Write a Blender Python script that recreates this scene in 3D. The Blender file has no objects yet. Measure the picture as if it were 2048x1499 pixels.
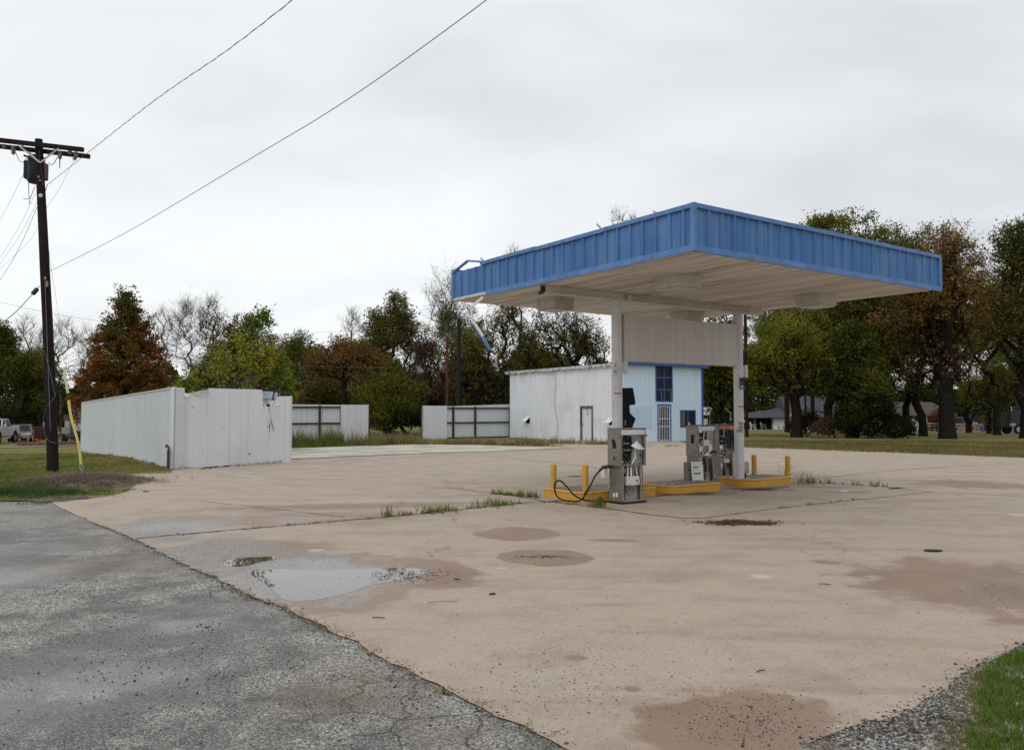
import bpy, bmesh, math, random
import numpy as np
from mathutils import Vector, Matrix
random.seed(7)
C = bpy.context.scene.collection
PI = math.pi
# ------------------------------------------------------------------ camera model
F = 1607.0; CAMZ = 1.82; TH = math.atan(70.5/F)
def ray(px, py):
    x = (px-1024)/F; z = (749.5-py)/F
    return Vector((x, math.cos(TH)-z*math.sin(TH), math.sin(TH)+z*math.cos(TH)))
def G(px, py, z=0.0):                       # point on a level plane
    r = ray(px, py); t = (z-CAMZ)/r.z
    return Vector((r.x*t, r.y*t, z))
def at(px, py, Y):                          # point at a depth
    r = ray(px, py); t = Y/r.y
    return Vector((r.x*t, Y, CAMZ+r.z*t))
def G2(px, py): p = G(px, py); return (p.x, p.y)
A = math.radians(34.9)
U = Vector((math.cos(A), math.sin(A), 0)); V = Vector((-math.sin(A), math.cos(A), 0))
def sstep(a, b, x):
    t = min(1, max(0, (x-a)/(b-a))); return t*t*(3-2*t)
def gz(x, y):
    r = math.hypot(x, y)
    l = -0.0165*min(max(r-27, 0), 62); g = -0.014*min(max(r-52, 0), 62)
    t = sstep(-21, -13.5, x+0.0*y)
    if y < 24: t = 1 if x > -9 else t
    # left of the white wall the lawn falls away
    return l*(1-t)+g*t

# ------------------------------------------------------------------ objects
def tag(o, label=None, cat=None, group=None, kind=None):
    if label: o['label'] = label
    if cat: o['category'] = cat
    if group: o['group'] = group
    if kind: o['kind'] = kind
    return o
def thing(name, label, cat, loc=(0, 0, 0), rz=0, group=None):
    o = bpy.data.objects.new(name, None); C.objects.link(o)
    o.location = loc; o.rotation_euler = (0, 0, rz); o.empty_display_size = .2
    return tag(o, label, cat, group)
class MB:
    def __init__(s): s.v = []; s.f = []; s.m = []; s.cur = 0; s.ch = []
    def mat(s, i): s.cur = i; return s
    def add(s, vs, fs):
        s.ch.append((len(s.v), len(s.f))); b = len(s.v); s.v += [tuple(x) for x in vs]; s.f += [tuple(i+b for i in f) for f in fs]; s.m += [s.cur]*len(fs); return s
    def box(s, x0, x1, y0, y1, z0, z1):
        return s.add([(x0,y0,z0),(x1,y0,z0),(x1,y1,z0),(x0,y1,z0),(x0,y0,z1),(x1,y0,z1),(x1,y1,z1),(x0,y1,z1)],
                     [(0,3,2,1),(4,5,6,7),(0,1,5,4),(1,2,6,5),(2,3,7,6),(3,0,4,7)])
    def obox(s, c, size, M=None):
        a, b, d = [q/2 for q in size]
        vs = [Vector((x,y,z)) for z in (-d,d) for x,y in ((-a,-b),(a,-b),(a,b),(-a,b))]
        if M is not None: vs = [M @ v for v in vs]
        c = Vector(c)
        return s.add([v+c for v in vs], [(0,3,2,1),(4,5,6,7),(0,1,5,4),(1,2,6,5),(2,3,7,6),(3,0,4,7)])
    def bar(s, p, q, w, h):                                  # rectangular bar between two points
        p = Vector(p); q = Vector(q); d = (q-p); L = d.length; d.normalize()
        up = Vector((0,0,1)) if abs(d.z) < .95 else Vector((0,1,0))
        x = d.cross(up).normalized(); y = x.cross(d).normalized()
        vs = []
        for e in (p, q):
            for a, b in ((-1,-1),(1,-1),(1,1),(-1,1)): vs.append(e+x*a*w/2+y*b*h/2)
        return s.add(vs, [(3,2,1,0),(4,5,6,7),(0,1,5,4),(1,2,6,5),(2,3,7,6),(3,0,4,7)])
    def tube(s, pts, r, n=8, cap=True):
        pts = [Vector(p) for p in pts]; k = len(pts); rs = r if isinstance(r, (list, tuple)) else [r]*k
        vs = []; ref = None
        for i, p in enumerate(pts):
            d = (pts[min(i+1, k-1)]-pts[max(i-1, 0)])
            d = d.normalized() if d.length > 1e-9 else Vector((0,0,1))
            if ref is None: ref = Vector((1,0,0)) if abs(d.x) < .8 else Vector((0,1,0))
            x = (ref-d*ref.dot(d)).normalized(); y = d.cross(x); ref = x
            for j in range(n):
                a = 2*PI*j/n; vs.append(p+(x*math.cos(a)+y*math.sin(a))*rs[i])
        fs = [(i*n+j, i*n+(j+1)%n, (i+1)*n+(j+1)%n, (i+1)*n+j) for i in range(k-1) for j in range(n)]
        if cap: fs += [tuple(range(n-1, -1, -1)), tuple((k-1)*n+j for j in range(n))]
        return s.add(vs, fs)
    def cyl(s, c, r, z0, z1, n=16, r2=None): return s.tube([(c[0],c[1],z0),(c[0],c[1],z1)], [r, r if r2 is None else r2], n)
    def prism(s, pts, z0, z1):                                # xy outline, extruded in z
        n = len(pts)
        vs = [(x,y,z0) for x,y in pts]+[(x,y,z1) for x,y in pts]
        return s.add(vs, [tuple(range(n-1,-1,-1)), tuple(range(n,2*n))]+[(i,(i+1)%n,n+(i+1)%n,n+i) for i in range(n)])
    def slab(s, pts, y0, y1):                                 # xz outline, extruded in y
        n = len(pts)
        vs = [(x,y0,z) for x,z in pts]+[(x,y1,z) for x,z in pts]
        return s.add(vs, [tuple(range(n)), tuple(range(2*n-1,n-1,-1))]+[(n+i,n+(i+1)%n,(i+1)%n,i) for i in range(n)])
    def each(s, name, mats, parent=None, **k):             # every solid its own part
        out = []; E = s.ch+[(len(s.v), len(s.f))]
        for (v0, f0), (v1, f1) in zip(E, E[1:]):
            m = MB(); m.add(s.v[v0:v1], [tuple(i-v0 for i in f) for f in s.f[f0:f1]]); out.append(m.build(name, mats, parent, **k))
        return out[0]
    def build(s, name, mats, parent=None, loc=None, rz=0, smooth=False, bevel=0, fix=True):
        me = bpy.data.meshes.new(name); me.from_pydata(s.v, [], s.f)
        for m in (mats if isinstance(mats, (list, tuple)) else [mats]): me.materials.append(m)
        me.polygons.foreach_set('material_index', s.m)
        if fix:
            bm = bmesh.new(); bm.from_mesh(me); bmesh.ops.recalc_face_normals(bm, faces=bm.faces); bm.to_mesh(me); bm.free()
        if smooth:
            me.polygons.foreach_set('use_smooth', [True]*len(me.polygons))
            try: me.set_sharp_from_angle(angle=math.radians(40))
            except Exception: pass
        me.update()
        o = bpy.data.objects.new(name, me); C.objects.link(o)
        if parent: o.parent = parent
        if loc: o.location = loc
        if rz: o.rotation_euler = (0, 0, rz)
        if bevel:
            b = o.modifiers.new('bevel', 'BEVEL'); b.width = bevel; b.segments = 2; b.limit_method = 'ANGLE'
        return o
def npmesh(name, verts, faces, mats, parent=None, attr=None, mi=None):
    """verts (n,3), faces (m,k) equal-size faces"""
    me = bpy.data.meshes.new(name); m, k = faces.shape
    me.vertices.add(len(verts)); me.vertices.foreach_set('co', verts.astype(np.float32).ravel())
    me.loops.add(m*k); me.loops.foreach_set('vertex_index', faces.astype(np.int32).ravel())
    me.polygons.add(m); me.polygons.foreach_set('loop_start', np.arange(0, m*k, k, dtype=np.int32))
    me.polygons.foreach_set('loop_total', np.full(m, k, dtype=np.int32))
    for q in (mats if isinstance(mats, (list, tuple)) else [mats]): me.materials.append(q)
    if mi is not None: me.polygons.foreach_set('material_index', mi.astype(np.int32))
    if attr is not None:
        a = me.attributes.new('hue', 'FLOAT', 'FACE'); a.data.foreach_set('value', attr.astype(np.float32))
    me.update(calc_edges=True)
    o = bpy.data.objects.new(name, me); C.objects.link(o)
    if parent: o.parent = parent
    return o
def curve_pts(p, n=6, closed=False):                          # Catmull-Rom
    p = [Vector(q) for q in p]; out = []; k = len(p)
    rng = range(k) if closed else range(k-1)
    for i in rng:
        a, b, c, d = (p[(i-1) % k], p[i], p[(i+1) % k], p[(i+2) % k]) if closed else (p[max(i-1,0)], p[i], p[i+1], p[min(i+2,k-1)])
        for j in range(n):
            t = j/n; out.append(.5*((2*b)+(c-a)*t+(2*a-5*b+4*c-d)*t*t+(3*b-a-3*c+d)*t*t*t))
    if not closed: out.append(p[-1])
    return out
def flat(name, pts, z, m, kind='structure', jit=0, n=5, smoothing=False):
    """irregular flat sheet from world xy outline"""
    P = [Vector((x, y, 0)) for x, y in pts]
    if smoothing: P = curve_pts(P, n, True)
    if jit:
        Q = []
        for i, p in enumerate(P):
            q = P[(i+1) % len(P)]; L = (q-p).length; k = max(1, min(60, int(L/.12))) if L < 30 and max(p.length, q.length) < 45 else 1
            for j in range(k):
                r = p.lerp(q, j/k); Q.append(r+Vector((random.gauss(0, jit), random.gauss(0, jit), 0))*min(1, k-1))
        P = Q
    bm = bmesh.new(); vs = [bm.verts.new((p.x, p.y, z)) for p in P]
    es = [bm.edges.new((vs[i], vs[(i+1) % len(vs)])) for i in range(len(vs))]
    bmesh.ops.triangle_fill(bm, use_beauty=True, edges=es, normal=(0, 0, 1))
    for f in bm.faces:
        if f.normal.z < 0: f.normal_flip()
    me = bpy.data.meshes.new(name); bm.to_mesh(me); bm.free(); me.materials.append(m)
    o = bpy.data.objects.new(name, me); C.objects.link(o)
    if kind: o['kind'] = kind
    return o

# ------------------------------------------------------------------ materials
class NT:
    def __init__(s, name):
        s.m = bpy.data.materials.new(name); s.m.use_nodes = True; s.t = s.m.node_tree; s.n = s.t.nodes
        s.p = s.n['Principled BSDF']; s.out = s.n['Material Output']
    def link(s, a, b): s.t.links.new(a, b)
    def put(s, sock, val):
        if hasattr(val, 'links') or isinstance(val, bpy.types.NodeSocket): s.link(val, sock)
        elif isinstance(val, (tuple, list)) and len(val) == 3 and sock.type == 'RGBA': sock.default_value = (*val, 1)
        else: sock.default_value = val
    def pos(s): 
        if not hasattr(s, '_pos'): s._pos = s.n.new('ShaderNodeNewGeometry').outputs['Position']
        return s._pos
    def obj(s):
        if not hasattr(s, '_obj'): s._obj = s.n.new('ShaderNodeTexCoord').outputs['Object']
        return s._obj
    def mapping(s, vec, scale=(1,1,1), loc=(0,0,0), rot=(0,0,0), typ='POINT'):
        n = s.n.new('ShaderNodeMapping'); n.vector_type = typ; s.link(vec, n.inputs[0])
        n.inputs['Location'].default_value = loc; n.inputs['Rotation'].default_value = rot; n.inputs['Scale'].default_value = scale
        return n.outputs[0]
    def noise(s, scale, detail=3, rough=.55, vec=None, dist=0):
        n = s.n.new('ShaderNodeTexNoise'); n.inputs['Scale'].default_value = scale; n.inputs['Detail'].default_value = detail
        n.inputs['Roughness'].default_value = rough; n.inputs['Distortion'].default_value = dist
        s.link(vec if vec is not None else s.pos(), n.inputs['Vector']); return n.outputs['Fac']
    def vor(s, scale, vec=None, feature='F1', out='Color'):
        n = s.n.new('ShaderNodeTexVoronoi'); n.feature = feature; n.inputs['Scale'].default_value = scale
        s.link(vec if vec is not None else s.pos(), n.inputs['Vector']); return n.outputs[out]
    def ramp(s, fac, stops, interp='LINEAR'):
        n = s.n.new('ShaderNodeValToRGB'); s.put(n.inputs[0], fac); n.color_ramp.interpolation = interp; e = n.color_ramp.elements
        while len(e) < len(stops): e.new(.5)
        for i, (p, c) in enumerate(stops):
            e[i].position = p; c = (c, c, c) if isinstance(c, (int, float)) else c; e[i].color = (*c, 1)
        return n.outputs[0]
    def map(s, v, a, b, c=0, d=1, smooth=True):
        n = s.n.new('ShaderNodeMapRange'); n.interpolation_type = 'SMOOTHSTEP' if smooth else 'LINEAR'
        s.put(n.inputs[0], v); n.inputs[1].default_value = a; n.inputs[2].default_value = b; n.inputs[3].default_value = c; n.inputs[4].default_value = d
        return n.outputs[0]
    def mix(s, f, a, b, mode='MIX'):
        n = s.n.new('ShaderNodeMix'); n.data_type = 'RGBA'; n.blend_type = mode; n.clamp_factor = True
        s.put(n.inputs[0], f); s.put(n.inputs[6], a); s.put(n.inputs[7], b); return n.outputs[2]
    def math(s, op, a, b=0.0):
        n = s.n.new('ShaderNodeMath'); n.operation = op; s.put(n.inputs[0], a); s.put(n.inputs[1], b); return n.outputs[0]
    def attr(s, name):
        n = s.n.new('ShaderNodeAttribute'); n.attribute_name = name; return n.outputs['Fac']
    def xyz(s, vec):
        n = s.n.new('ShaderNodeSeparateXYZ'); s.link(vec, n.inputs[0]); return n.outputs
    def bump(s, h, strength=.3, dist=.01):
        n = s.n.new('ShaderNodeBump'); n.inputs['Strength'].default_value = strength; n.inputs['Distance'].default_value = dist
        s.put(n.inputs['Height'], h); s.link(n.outputs[0], s.p.inputs['Normal']); return s
    def set(s, col=None, rough=None, metal=None, spec=None):
        if col is not None: s.put(s.p.inputs['Base Color'], col)
        if rough is not None: s.put(s.p.inputs['Roughness'], rough)
        if metal is not None: s.put(s.p.inputs['Metallic'], metal)
        if spec is not None: s.put(s.p.inputs['Specular IOR Level'], spec)
        return s
def simple(name, col, rough=.6, metal=0, var=.25, scale=6, dirt=None, dirtamt=.5, dscale=2, bump=0):
    """painted / plain surface with mottling and optional dirt"""
    t = NT(name); c2 = tuple(max(0, q*(1-var)) for q in col)
    k = t.noise(scale, 4, .6, t.obj())
    c = t.mix(t.map(k, .3, .7), c2, col)
    if dirt:
        d = t.map(t.noise(dscale, 5, .65, t.mapping(t.obj(), (1, 1, .35))), .62-dirtamt*.25, .8)
        c = t.mix(d, c, dirt)
    t.set(c, rough, metal, .5 if max(col) > .12 else .22)
    if bump: t.bump(t.noise(scale*6, 3, .6, t.obj()), bump, .01)
    return t.m

# painted corrugated steel
def steel(name, col, streak, stain=(.25,.24,.22), samt=.5, rough=.5):
    t = NT(name); o = t.obj()
    s1 = t.noise(1.6, 4, .6, t.mapping(o, (6, 6, .25)))
    s2 = t.noise(.7, 3, .5, o)
    c = t.mix(t.map(s1, .35, .75), col, streak)
    c = t.mix(t.math('MULTIPLY', t.map(s2, .45, .8), samt), c, stain)
    fine = t.noise(28, 3, .6, o)
    c = t.mix(t.math('MULTIPLY', t.map(fine, .55, .75), .18), c, stain)
    t.set(c, t.map(s1, .2, .8, rough-.1, rough+.15)); t.bump(t.noise(3, 2, .5, o), .15, .03)
    return t.m
M = {}
M['wall_white'] = steel('wall_white', (.64,.66,.68), (.57,.59,.61), (.42,.44,.46), .3)
M['wall_flat'] = steel('wall_flat', (.74,.75,.77), (.69,.70,.73), (.52,.52,.55), .3)
M['wall_green'] = steel('wall_green', (.58,.615,.64), (.53,.565,.59), (.43,.46,.48), .3)
M['office_white'] = steel('office_white', (.70,.72,.76), (.60,.62,.67), (.42,.42,.46), .4)
M['office_blue'] = steel('office_blue', (.53,.67,.79), (.48,.62,.74), (.58,.67,.72), .3)
M['blue'] = steel('fascia_blue', (.050,.168,.395), (.030,.110,.285), (.16,.25,.42), .75, .5)
M['blue_trim'] = simple('trim_blue', (.085,.215,.48), .5, 0, .3, 5, (.16,.22,.32), .35, 6)
M['blue_dark'] = simple('door_blue', (.025,.085,.30), .5, 0, .3, 5)
def soffit_mat():
    t = NT('soffit'); o = t.obj()
    st = t.noise(1.0, 5, .7, t.mapping(o, (5.5, .28, 1)))
    bl = t.noise(.55, 3, .6, o)
    c = t.mix(t.map(st, .38, .64), (.74,.70,.65), (.36,.30,.245))
    c = t.mix(t.map(bl, .35, .75, 0, .6), c, (.60,.55,.49))
    t.set(c, .55); return t.m
M['soffit'] = soffit_mat()
M['beige'] = simple('canopy_beige', (.58,.55,.50), .5, 0, .15, 3, (.32,.27,.22), .35, 2.5)
M['board'] = steel('board_beige', (.56,.54,.52), (.50,.48,.455), (.36,.33,.30), .3)
M['white_metal'] = simple('white_metal', (.66,.66,.68), .4, 0, .1, 4, (.36,.30,.24), .15, 6)
M['column'] = simple('column_paint', (.62,.62,.64), .4, 0, .12, 3, (.40,.36,.30), .2, 3)
M['white'] = simple('white_paint', (.75,.75,.74), .5, 0, .12, 4, (.4,.37,.32), .2, 5)
M['maroon'] = simple('maroon_steel', (.07,.022,.022), .6, 0, .4, 5)
M['black'] = simple('black', (.010,.010,.013), .5, 0, .4, 5)
M['black_shell'] = simple('black_shell', (.005,.005,.010), .55, 0, .4, 3)
M['glass_dark'] = simple('dark_glass', (.006,.007,.011), .18, 0, .3, 3)
M['rubber'] = simple('rubber', (.012,.012,.012), .45, 0, .3, 8)
M['grey'] = simple('grey_plastic', (.28,.28,.28), .5, 0, .25, 6)
M['dkgrey'] = simple('dark_grey', (.06,.063,.07), .5, 0, .4, 14)
M['galv'] = simple('galvanized', (.42,.43,.44), .4, .6, .2, 8)
M['alu'] = simple('pump_steel', (.25,.235,.20), .40, .5, .3, 3, (.12,.095,.07), .5, 3)
M['alu2'] = simple('pump_inner', (.36,.35,.32), .45, .2, .3, 5, (.18,.11,.07), .5, 5)
M['rust'] = simple('rust', (.09,.045,.035), .7, 0, .5, 12, (.04,.02,.02), .5, 8)
M['rusty_panel'] = simple('rusty_panel', (.42,.38,.32), .6, 0, .3, 5, (.26,.09,.03), .75, 5)
M['redbrown'] = simple('valve_red', (.10,.02,.02), .5, 0, .4, 10)
M['brass'] = simple('brass', (.30,.24,.13), .4, .5, .3, 10)
M['yellow'] = simple('yellow_paint', (.62,.33,.045), .5, 0, .12, 3, (.42,.22,.05), .3, 5, .1)
M['yellow_b'] = simple('yellow_bollard', (.60,.33,.03), .45, 0, .15, 5, (.30,.15,.03), .25, 7)
M['yellow_g'] = simple('yellow_guard', (.68,.60,.16), .4, 0, .12, 5)
M['yellow_p'] = simple('pale_guard', (.70,.68,.48), .4, 0, .12, 5)
M['island_top'] = simple('island_concrete', (.21,.19,.165), .8, 0, .35, 4, (.10,.085,.07), .6, 2, .3)
M['red'] = simple('red', (.55,.03,.02), .5, 0, .25, 6)
M['redink'] = simple('red_ink', (.40,.05,.06), .6, 0, .2, 20)
M['ink'] = simple('grey_ink', (.22,.21,.21), .6, 0, .2, 20)
M['black_ink'] = simple('black_ink', (.02,.02,.02), .6, 0, .2, 20)
M['paper'] = simple('paper', (.74,.74,.72), .6, 0, .1, 9)
M['navy'] = simple('navy', (.012,.018,.09), .5, 0, .2, 9)
M['orange'] = simple('orange', (.55,.16,.03), .5, 0, .5, 9, (.5,.45,.4), .4, 6)
M['purple'] = simple('purple', (.10,.08,.45), .5, 0, .2, 9)
M['green_sign'] = simple('sign_green', (.02,.28,.20), .5, 0, .2, 9)
M['silver'] = simple('car_silver', (.30,.25,.23), .3, .3, .15, 2)
M['carwhite'] = simple('car_white', (.62,.63,.65), .25, 0, .08, 2)
M['carblue'] = simple('car_blue', (.13,.19,.26), .3, .2, .15, 2)
M['amber'] = simple('amber_lens', (.45,.12,.02), .3, 0, .2, 9)
M['redlens'] = simple('red_lens', (.40,.015,.02), .3, 0, .2, 9)
M['roof_grey'] = simple('roof_grey', (.085,.088,.10), .8, 0, .2, 6, bump=.2)
M['roof_brown'] = simple('roof_brown', (.10,.085,.07), .8, 0, .3, 6, bump=.2)
M['brick'] = simple('brick', (.13,.06,.045), .8, 0, .35, 9)
M['dark_in'] = simple('dark_interior', (.012,.010,.010), .9, 0, .4, 3)
M['timber'] = simple('fence_timber', (.40,.30,.22), .8, 0, .3, 6)
M['timber_dk'] = simple('old_timber', (.05,.04,.035), .8, 0, .4, 6)
M['porcelain'] = simple('porcelain', (.12,.12,.125), .25, 0, .2, 9)
M['tbody'] = simple('transformer_grey', (.018,.02,.032), .4, 0, .3, 3)
M['tred'] = simple('transformer_red', (.12,.012,.015), .4, 0, .3, 3)
M['wire'] = simple('wire', (.06,.06,.065), .5, .3, .3, 9)
M['wire_lt'] = simple('wire_light', (.20,.20,.21), .5, .3, .3, 9)
def wood():
    t = NT('pole_wood'); o = t.obj()
    g = t.noise(5, 5, .65, t.mapping(o, (9, 9, .5))); b = t.noise(.6, 3, .5, o)
    c = t.ramp(g, [(.3, (.007,.005,.005)), (.6, (.030,.020,.019)), (.85, (.08,.056,.050))])
    c = t.mix(t.map(b, .4, .7, 0, .6), c, (.018,.010,.011)); t.set(c, .9, spec=.15); t.bump(g, .6, .02); return t.m
M['pole'] = wood()
M['pole_red'] = simple('pole_redbrown', (.11,.045,.03), .8, 0, .4, 8)
def siding():
    t = NT('siding'); z = t.xyz(t.obj())[2]
    w = t.math('FRACT', t.math('MULTIPLY', z, 5.5)); k = t.map(w, .86, .95)
    c = t.mix(t.noise(2.5, 5, .7, t.obj()), (.48,.48,.45), (.60,.60,.57)); c = t.mix(t.math('MULTIPLY', k, .55), c, (.16,.16,.15)); t.set(c, .7); return t.m
M['siding'] = siding()
def bark(name, a, b):
    t = NT(name); g = t.noise(4, 5, .7, t.mapping(t.pos(), (4, 4, .8)))
    t.set(t.ramp(g, [(.3, a), (.7, b)]), .95, spec=.1); t.bump(g, .7, .05); return t.m
M['bark'] = bark('bark', (.007,.0055,.005), (.030,.024,.021))
M['bark_g'] = bark('bark_grey', (.07,.06,.052), (.18,.16,.14))
def leafmat(name, stops):
    t = NT(name); h = t.attr('hue'); c = t.ramp(h, stops)
    t.set(c, .7, spec=.10)
    tr = t.n.new('ShaderNodeBsdfTranslucent'); t.link(c, tr.inputs[0])
    mx = t.n.new('ShaderNodeMixShader'); mx.inputs[0].default_value = .38
    t.link(t.p.outputs[0], mx.inputs[1]); t.link(tr.outputs[0], mx.inputs[2]); t.link(mx.outputs[0], t.out.inputs[0]); return t.m
L = {}
L['dgreen'] = leafmat('leaf_dark_green', [(0, (0.041,0.053,0.009)), (.5, (0.101,0.112,0.018)), (1, (0.223,0.220,0.038))])
L['green'] = leafmat('leaf_green', [(0, (0.061,0.073,0.010)), (.5, (0.150,0.158,0.022)), (1, (0.316,0.293,0.048))])
L['olive'] = leafmat('leaf_olive', [(0, (0.064,0.056,0.014)), (.5, (0.150,0.134,0.031)), (1, (0.299,0.244,0.065))])
L['brown'] = leafmat('leaf_brown', [(0, (0.070,0.062,0.016)), (.3, (0.149,0.112,0.030)), (.65, (0.266,0.143,0.049)), (1, (0.423,0.255,0.096))])
L['mixed'] = leafmat('leaf_mixed', [(0, (0.047,0.058,0.012)), (.45, (0.135,0.134,0.026)), (.7, (0.254,0.155,0.036)), (1, (0.456,0.227,0.051))])
L['maple'] = leafmat('leaf_maple', [(0, (0.138,0.166,0.022)), (.25, (0.090,0.103,0.017)), (.45, (0.138,0.090,0.019)), (.65, (0.221,0.090,0.022)), (.88, (0.318,0.097,0.024)), (1, (0.497,0.083,0.026))])
L['lime'] = leafmat('leaf_lime', [(0, (0.096,0.179,0.018)), (.5, (0.276,0.302,0.022)), (1, (0.456,0.403,0.040))])
L['redtwig'] = leafmat('leaf_reddish', [(0, (0.061,0.049,0.029)), (.5, (0.149,0.088,0.055)), (1, (0.245,0.149,0.081))])
L['tan'] = leafmat('leaf_tan', [(0, (.06,.065,.03)), (.5, (.14,.115,.065)), (1, (.23,.17,.10))])
L['ivy'] = leafmat('leaf_ivy', [(0, (0.013,0.022,0.005)), (.6, (0.033,0.050,0.011)), (1, (0.106,0.125,0.025))])
L['grass'] = leafmat('blade_grass', [(0, (0.081,0.114,0.022)), (.5, (0.149,0.192,0.039)), (.8, (0.230,0.228,0.066)), (1, (0.351,0.264,0.121))])
L['grassy'] = leafmat('blade_bright', [(0, (0.068,0.125,0.016)), (.6, (0.145,0.227,0.032)), (.85, (0.230,0.242,0.063)), (1, (0.340,0.249,0.135))])
L['dry'] = leafmat('blade_dry', [(0, (0.115,0.112,0.042)), (.4, (0.230,0.190,0.074)), (.8, (0.345,0.246,0.105)), (1, (0.437,0.336,0.179))])
L['straw'] = leafmat('straw_litter', [(0, (.07,.048,.034)), (.5, (.21,.155,.11)), (1, (.42,.34,.26))])
L['bluegreen'] = leafmat('blade_bluegreen', [(0, (0.031,0.057,0.020)), (.5, (0.069,0.115,0.035)), (1, (0.150,0.196,0.066))])
L['fallen'] = leafmat('fallen_leaf', [(0, (.12,.05,.03)), (.5, (.26,.12,.07)), (1, (.40,.22,.15))])
L['stone'] = leafmat('pebble', [(0, (.03,.03,.035)), (.6, (.12,.11,.11)), (.85, (.30,.28,.27)), (1, (.65,.63,.60))])
# ------------------------------------------------------------------ ground materials
def ell(t, px, py, wpx, hpx, soft=.25, warp=None, rot=None):
    """mask of an ellipse on the ground given by its extent in the picture's ground plane (placed in metres)"""
    c = G(px, py); a = G(px-wpx/2, py); b = G(px+wpx/2, py); n = G(px, py+hpx/2); f = G(px, py-hpx/2)
    rx = (b-a).length/2; ry = (f-n).length/2
    cy = (f.y+n.y)/2
    v = t.mapping(t.pos(), (rx, ry, 1), (c.x*cy/c.y, cy, 0), (0, 0, rot if rot is not None else -math.atan2(c.x, c.y)), 'TEXTURE')
    n2 = t.n.new('ShaderNodeVectorMath'); n2.operation = 'MULTIPLY'; t.link(v, n2.inputs[0]); n2.inputs[1].default_value = (1, 1, 0)
    l = t.n.new('ShaderNodeVectorMath'); l.operation = 'LENGTH'; t.link(n2.outputs[0], l.inputs[0])
    d = l.outputs['Value']
    if warp is not None: d = t.math('ADD', d, warp)
    return t.map(d, 1+soft, 1-soft)
def maxall(t, L_):
    r = L_[0]
    for q in L_[1:]: r = t.math('MAXIMUM', r, q)
    return r
def concrete():
    t = NT('concrete'); P = t.pos()
    big = t.noise(.28, 4, .6, P); mid = t.noise(1.3, 5, .65, P); fine = t.noise(38, 3, .7, P); grain = t.noise(150, 2, .7, P)
    c = t.mix(t.map(big, .32, .68), (.468,.358,.274), (.440,.362,.280))
    c = t.mix(t.map(mid, .42, .72, 0, .6), c, (.300,.232,.175))
    c = t.mix(t.map(t.noise(5, 5, .7, P), .45, .7, 0, .35), c, (.46,.39,.315))
    st = t.noise(.8, 5, .7, t.mapping(P, (.35, 1.7, 1), rot=(0, 0, -A)))          # long tyre/wash streaks along the lanes
    c = t.mix(t.map(st, .50, .70, 0, .55), c, (.270,.200,.148))
    pale = t.noise(.9, 4, .6, t.mapping(P, (1, 1, 1), (31, 7, 0)))
    c = t.mix(t.map(pale, .55, .75, 0, .5), c, (.47,.41,.355))
    c = t.mix(t.map(fine, .42, .66, 0, .22), c, (.20,.16,.13))
    c = t.mix(t.map(grain, .5, .75, 0, .35), c, (.55,.49,.43))
    # sparse aggregate chips
    vc = t.xyz(t.vor(105, P)); ch = t.map(vc[0], .985, .992); c = t.mix(t.math('MULTIPLY', ch, .5), c, (.10,.09,.085))
    ch2 = t.map(vc[1], .98, .99); c = t.mix(t.math('MULTIPLY', ch2, .4), c, (.60,.56,.51))
    # cracks
    wp = t.n.new('ShaderNodeTexNoise'); wp.inputs['Scale'].default_value = 1.1; wp.inputs['Detail'].default_value = 4; t.link(P, wp.inputs['Vector'])
    add = t.n.new('ShaderNodeVectorMath'); add.operation = 'MULTIPLY_ADD'; t.link(wp.outputs['Color'], add.inputs[0]); add.inputs[1].default_value = (1.2,1.2,0); t.link(P, add.inputs[2])
    e = t.vor(.16, add.outputs[0], 'DISTANCE_TO_EDGE', 'Distance')
    cr = t.math('MULTIPLY', t.map(e, .0025, .0006), t.map(t.noise(.35, 2, .5, P), .5, .6))
    c = t.mix(t.math('MULTIPLY', cr, .6), c, (.12,.085,.06))
    # greyer zone far off
    # wet, stained and painted-shade patches with shapes of their own
    w = t.math('MULTIPLY', t.math('SUBTRACT', t.noise(1.7, 6, .65, P), .5), 2.2)
    w1 = t.math('MULTIPLY', t.math('SUBTRACT', t.noise(1.3, 4, .6, P), .5), .9)
    ring = [ell(t, 1037, 1069, 172, 26, .05, w1), ell(t, 1087, 1116, 188, 33, .05, w1)]
    damp = ring+[ell(t, 640, 1168, 470, 110, .22, w), ell(t, 850, 1152, 220, 60, .2, w), ell(t, 1480, 1460, 420, 150, .16, w),
                 ell(t, 2010, 1185, 560, 110, .25, w), ell(t, 520, 1112, 260, 60, .3, w), ell(t, 1230, 1082, 110, 6, .4, w),
                 ell(t, 560, 1042, 520, 26, .5, w), ell(t, 1950, 970, 230, 14, .3, w), ell(t, 700, 1013, 560, 12, .5, w), 
                 ell(t, 1265, 1381, 34, 12, .3, w), ell(t, 1151, 1318, 44, 11, .3, w), ell(t, 1655, 1126, 50, 6, .3, w), ell(t, 1560, 997, 60, 4, .3, w), ell(t, 1322, 1003, 90, 8, .2, w),
                 ell(t, 1640, 975, 110, 5, .3, w), ell(t, 1700, 985, 90, 4, .3, w)]
    dm = maxall(t, damp)
    c = t.mix(t.math('MULTIPLY', dm, .80), c, t.mix(t.map(mid, .3, .7), (.215,.125,.080), (.285,.180,.120)))
    grey = maxall(t, [ell(t, 560, 1160, 360, 110, .35, w), ell(t, 440, 1110, 220, 70, .35, w), ell(t, 330, 1060, 180, 50, .4, w)])
    gr = t.vor(75, P); gv = t.xyz(gr)[0]
    c = t.mix(t.math('MULTIPLY', grey, .85), c, t.ramp(gv, [(0, (.13,.125,.12)), (.6, (.27,.255,.235)), (1, (.42,.40,.37))]))
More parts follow.
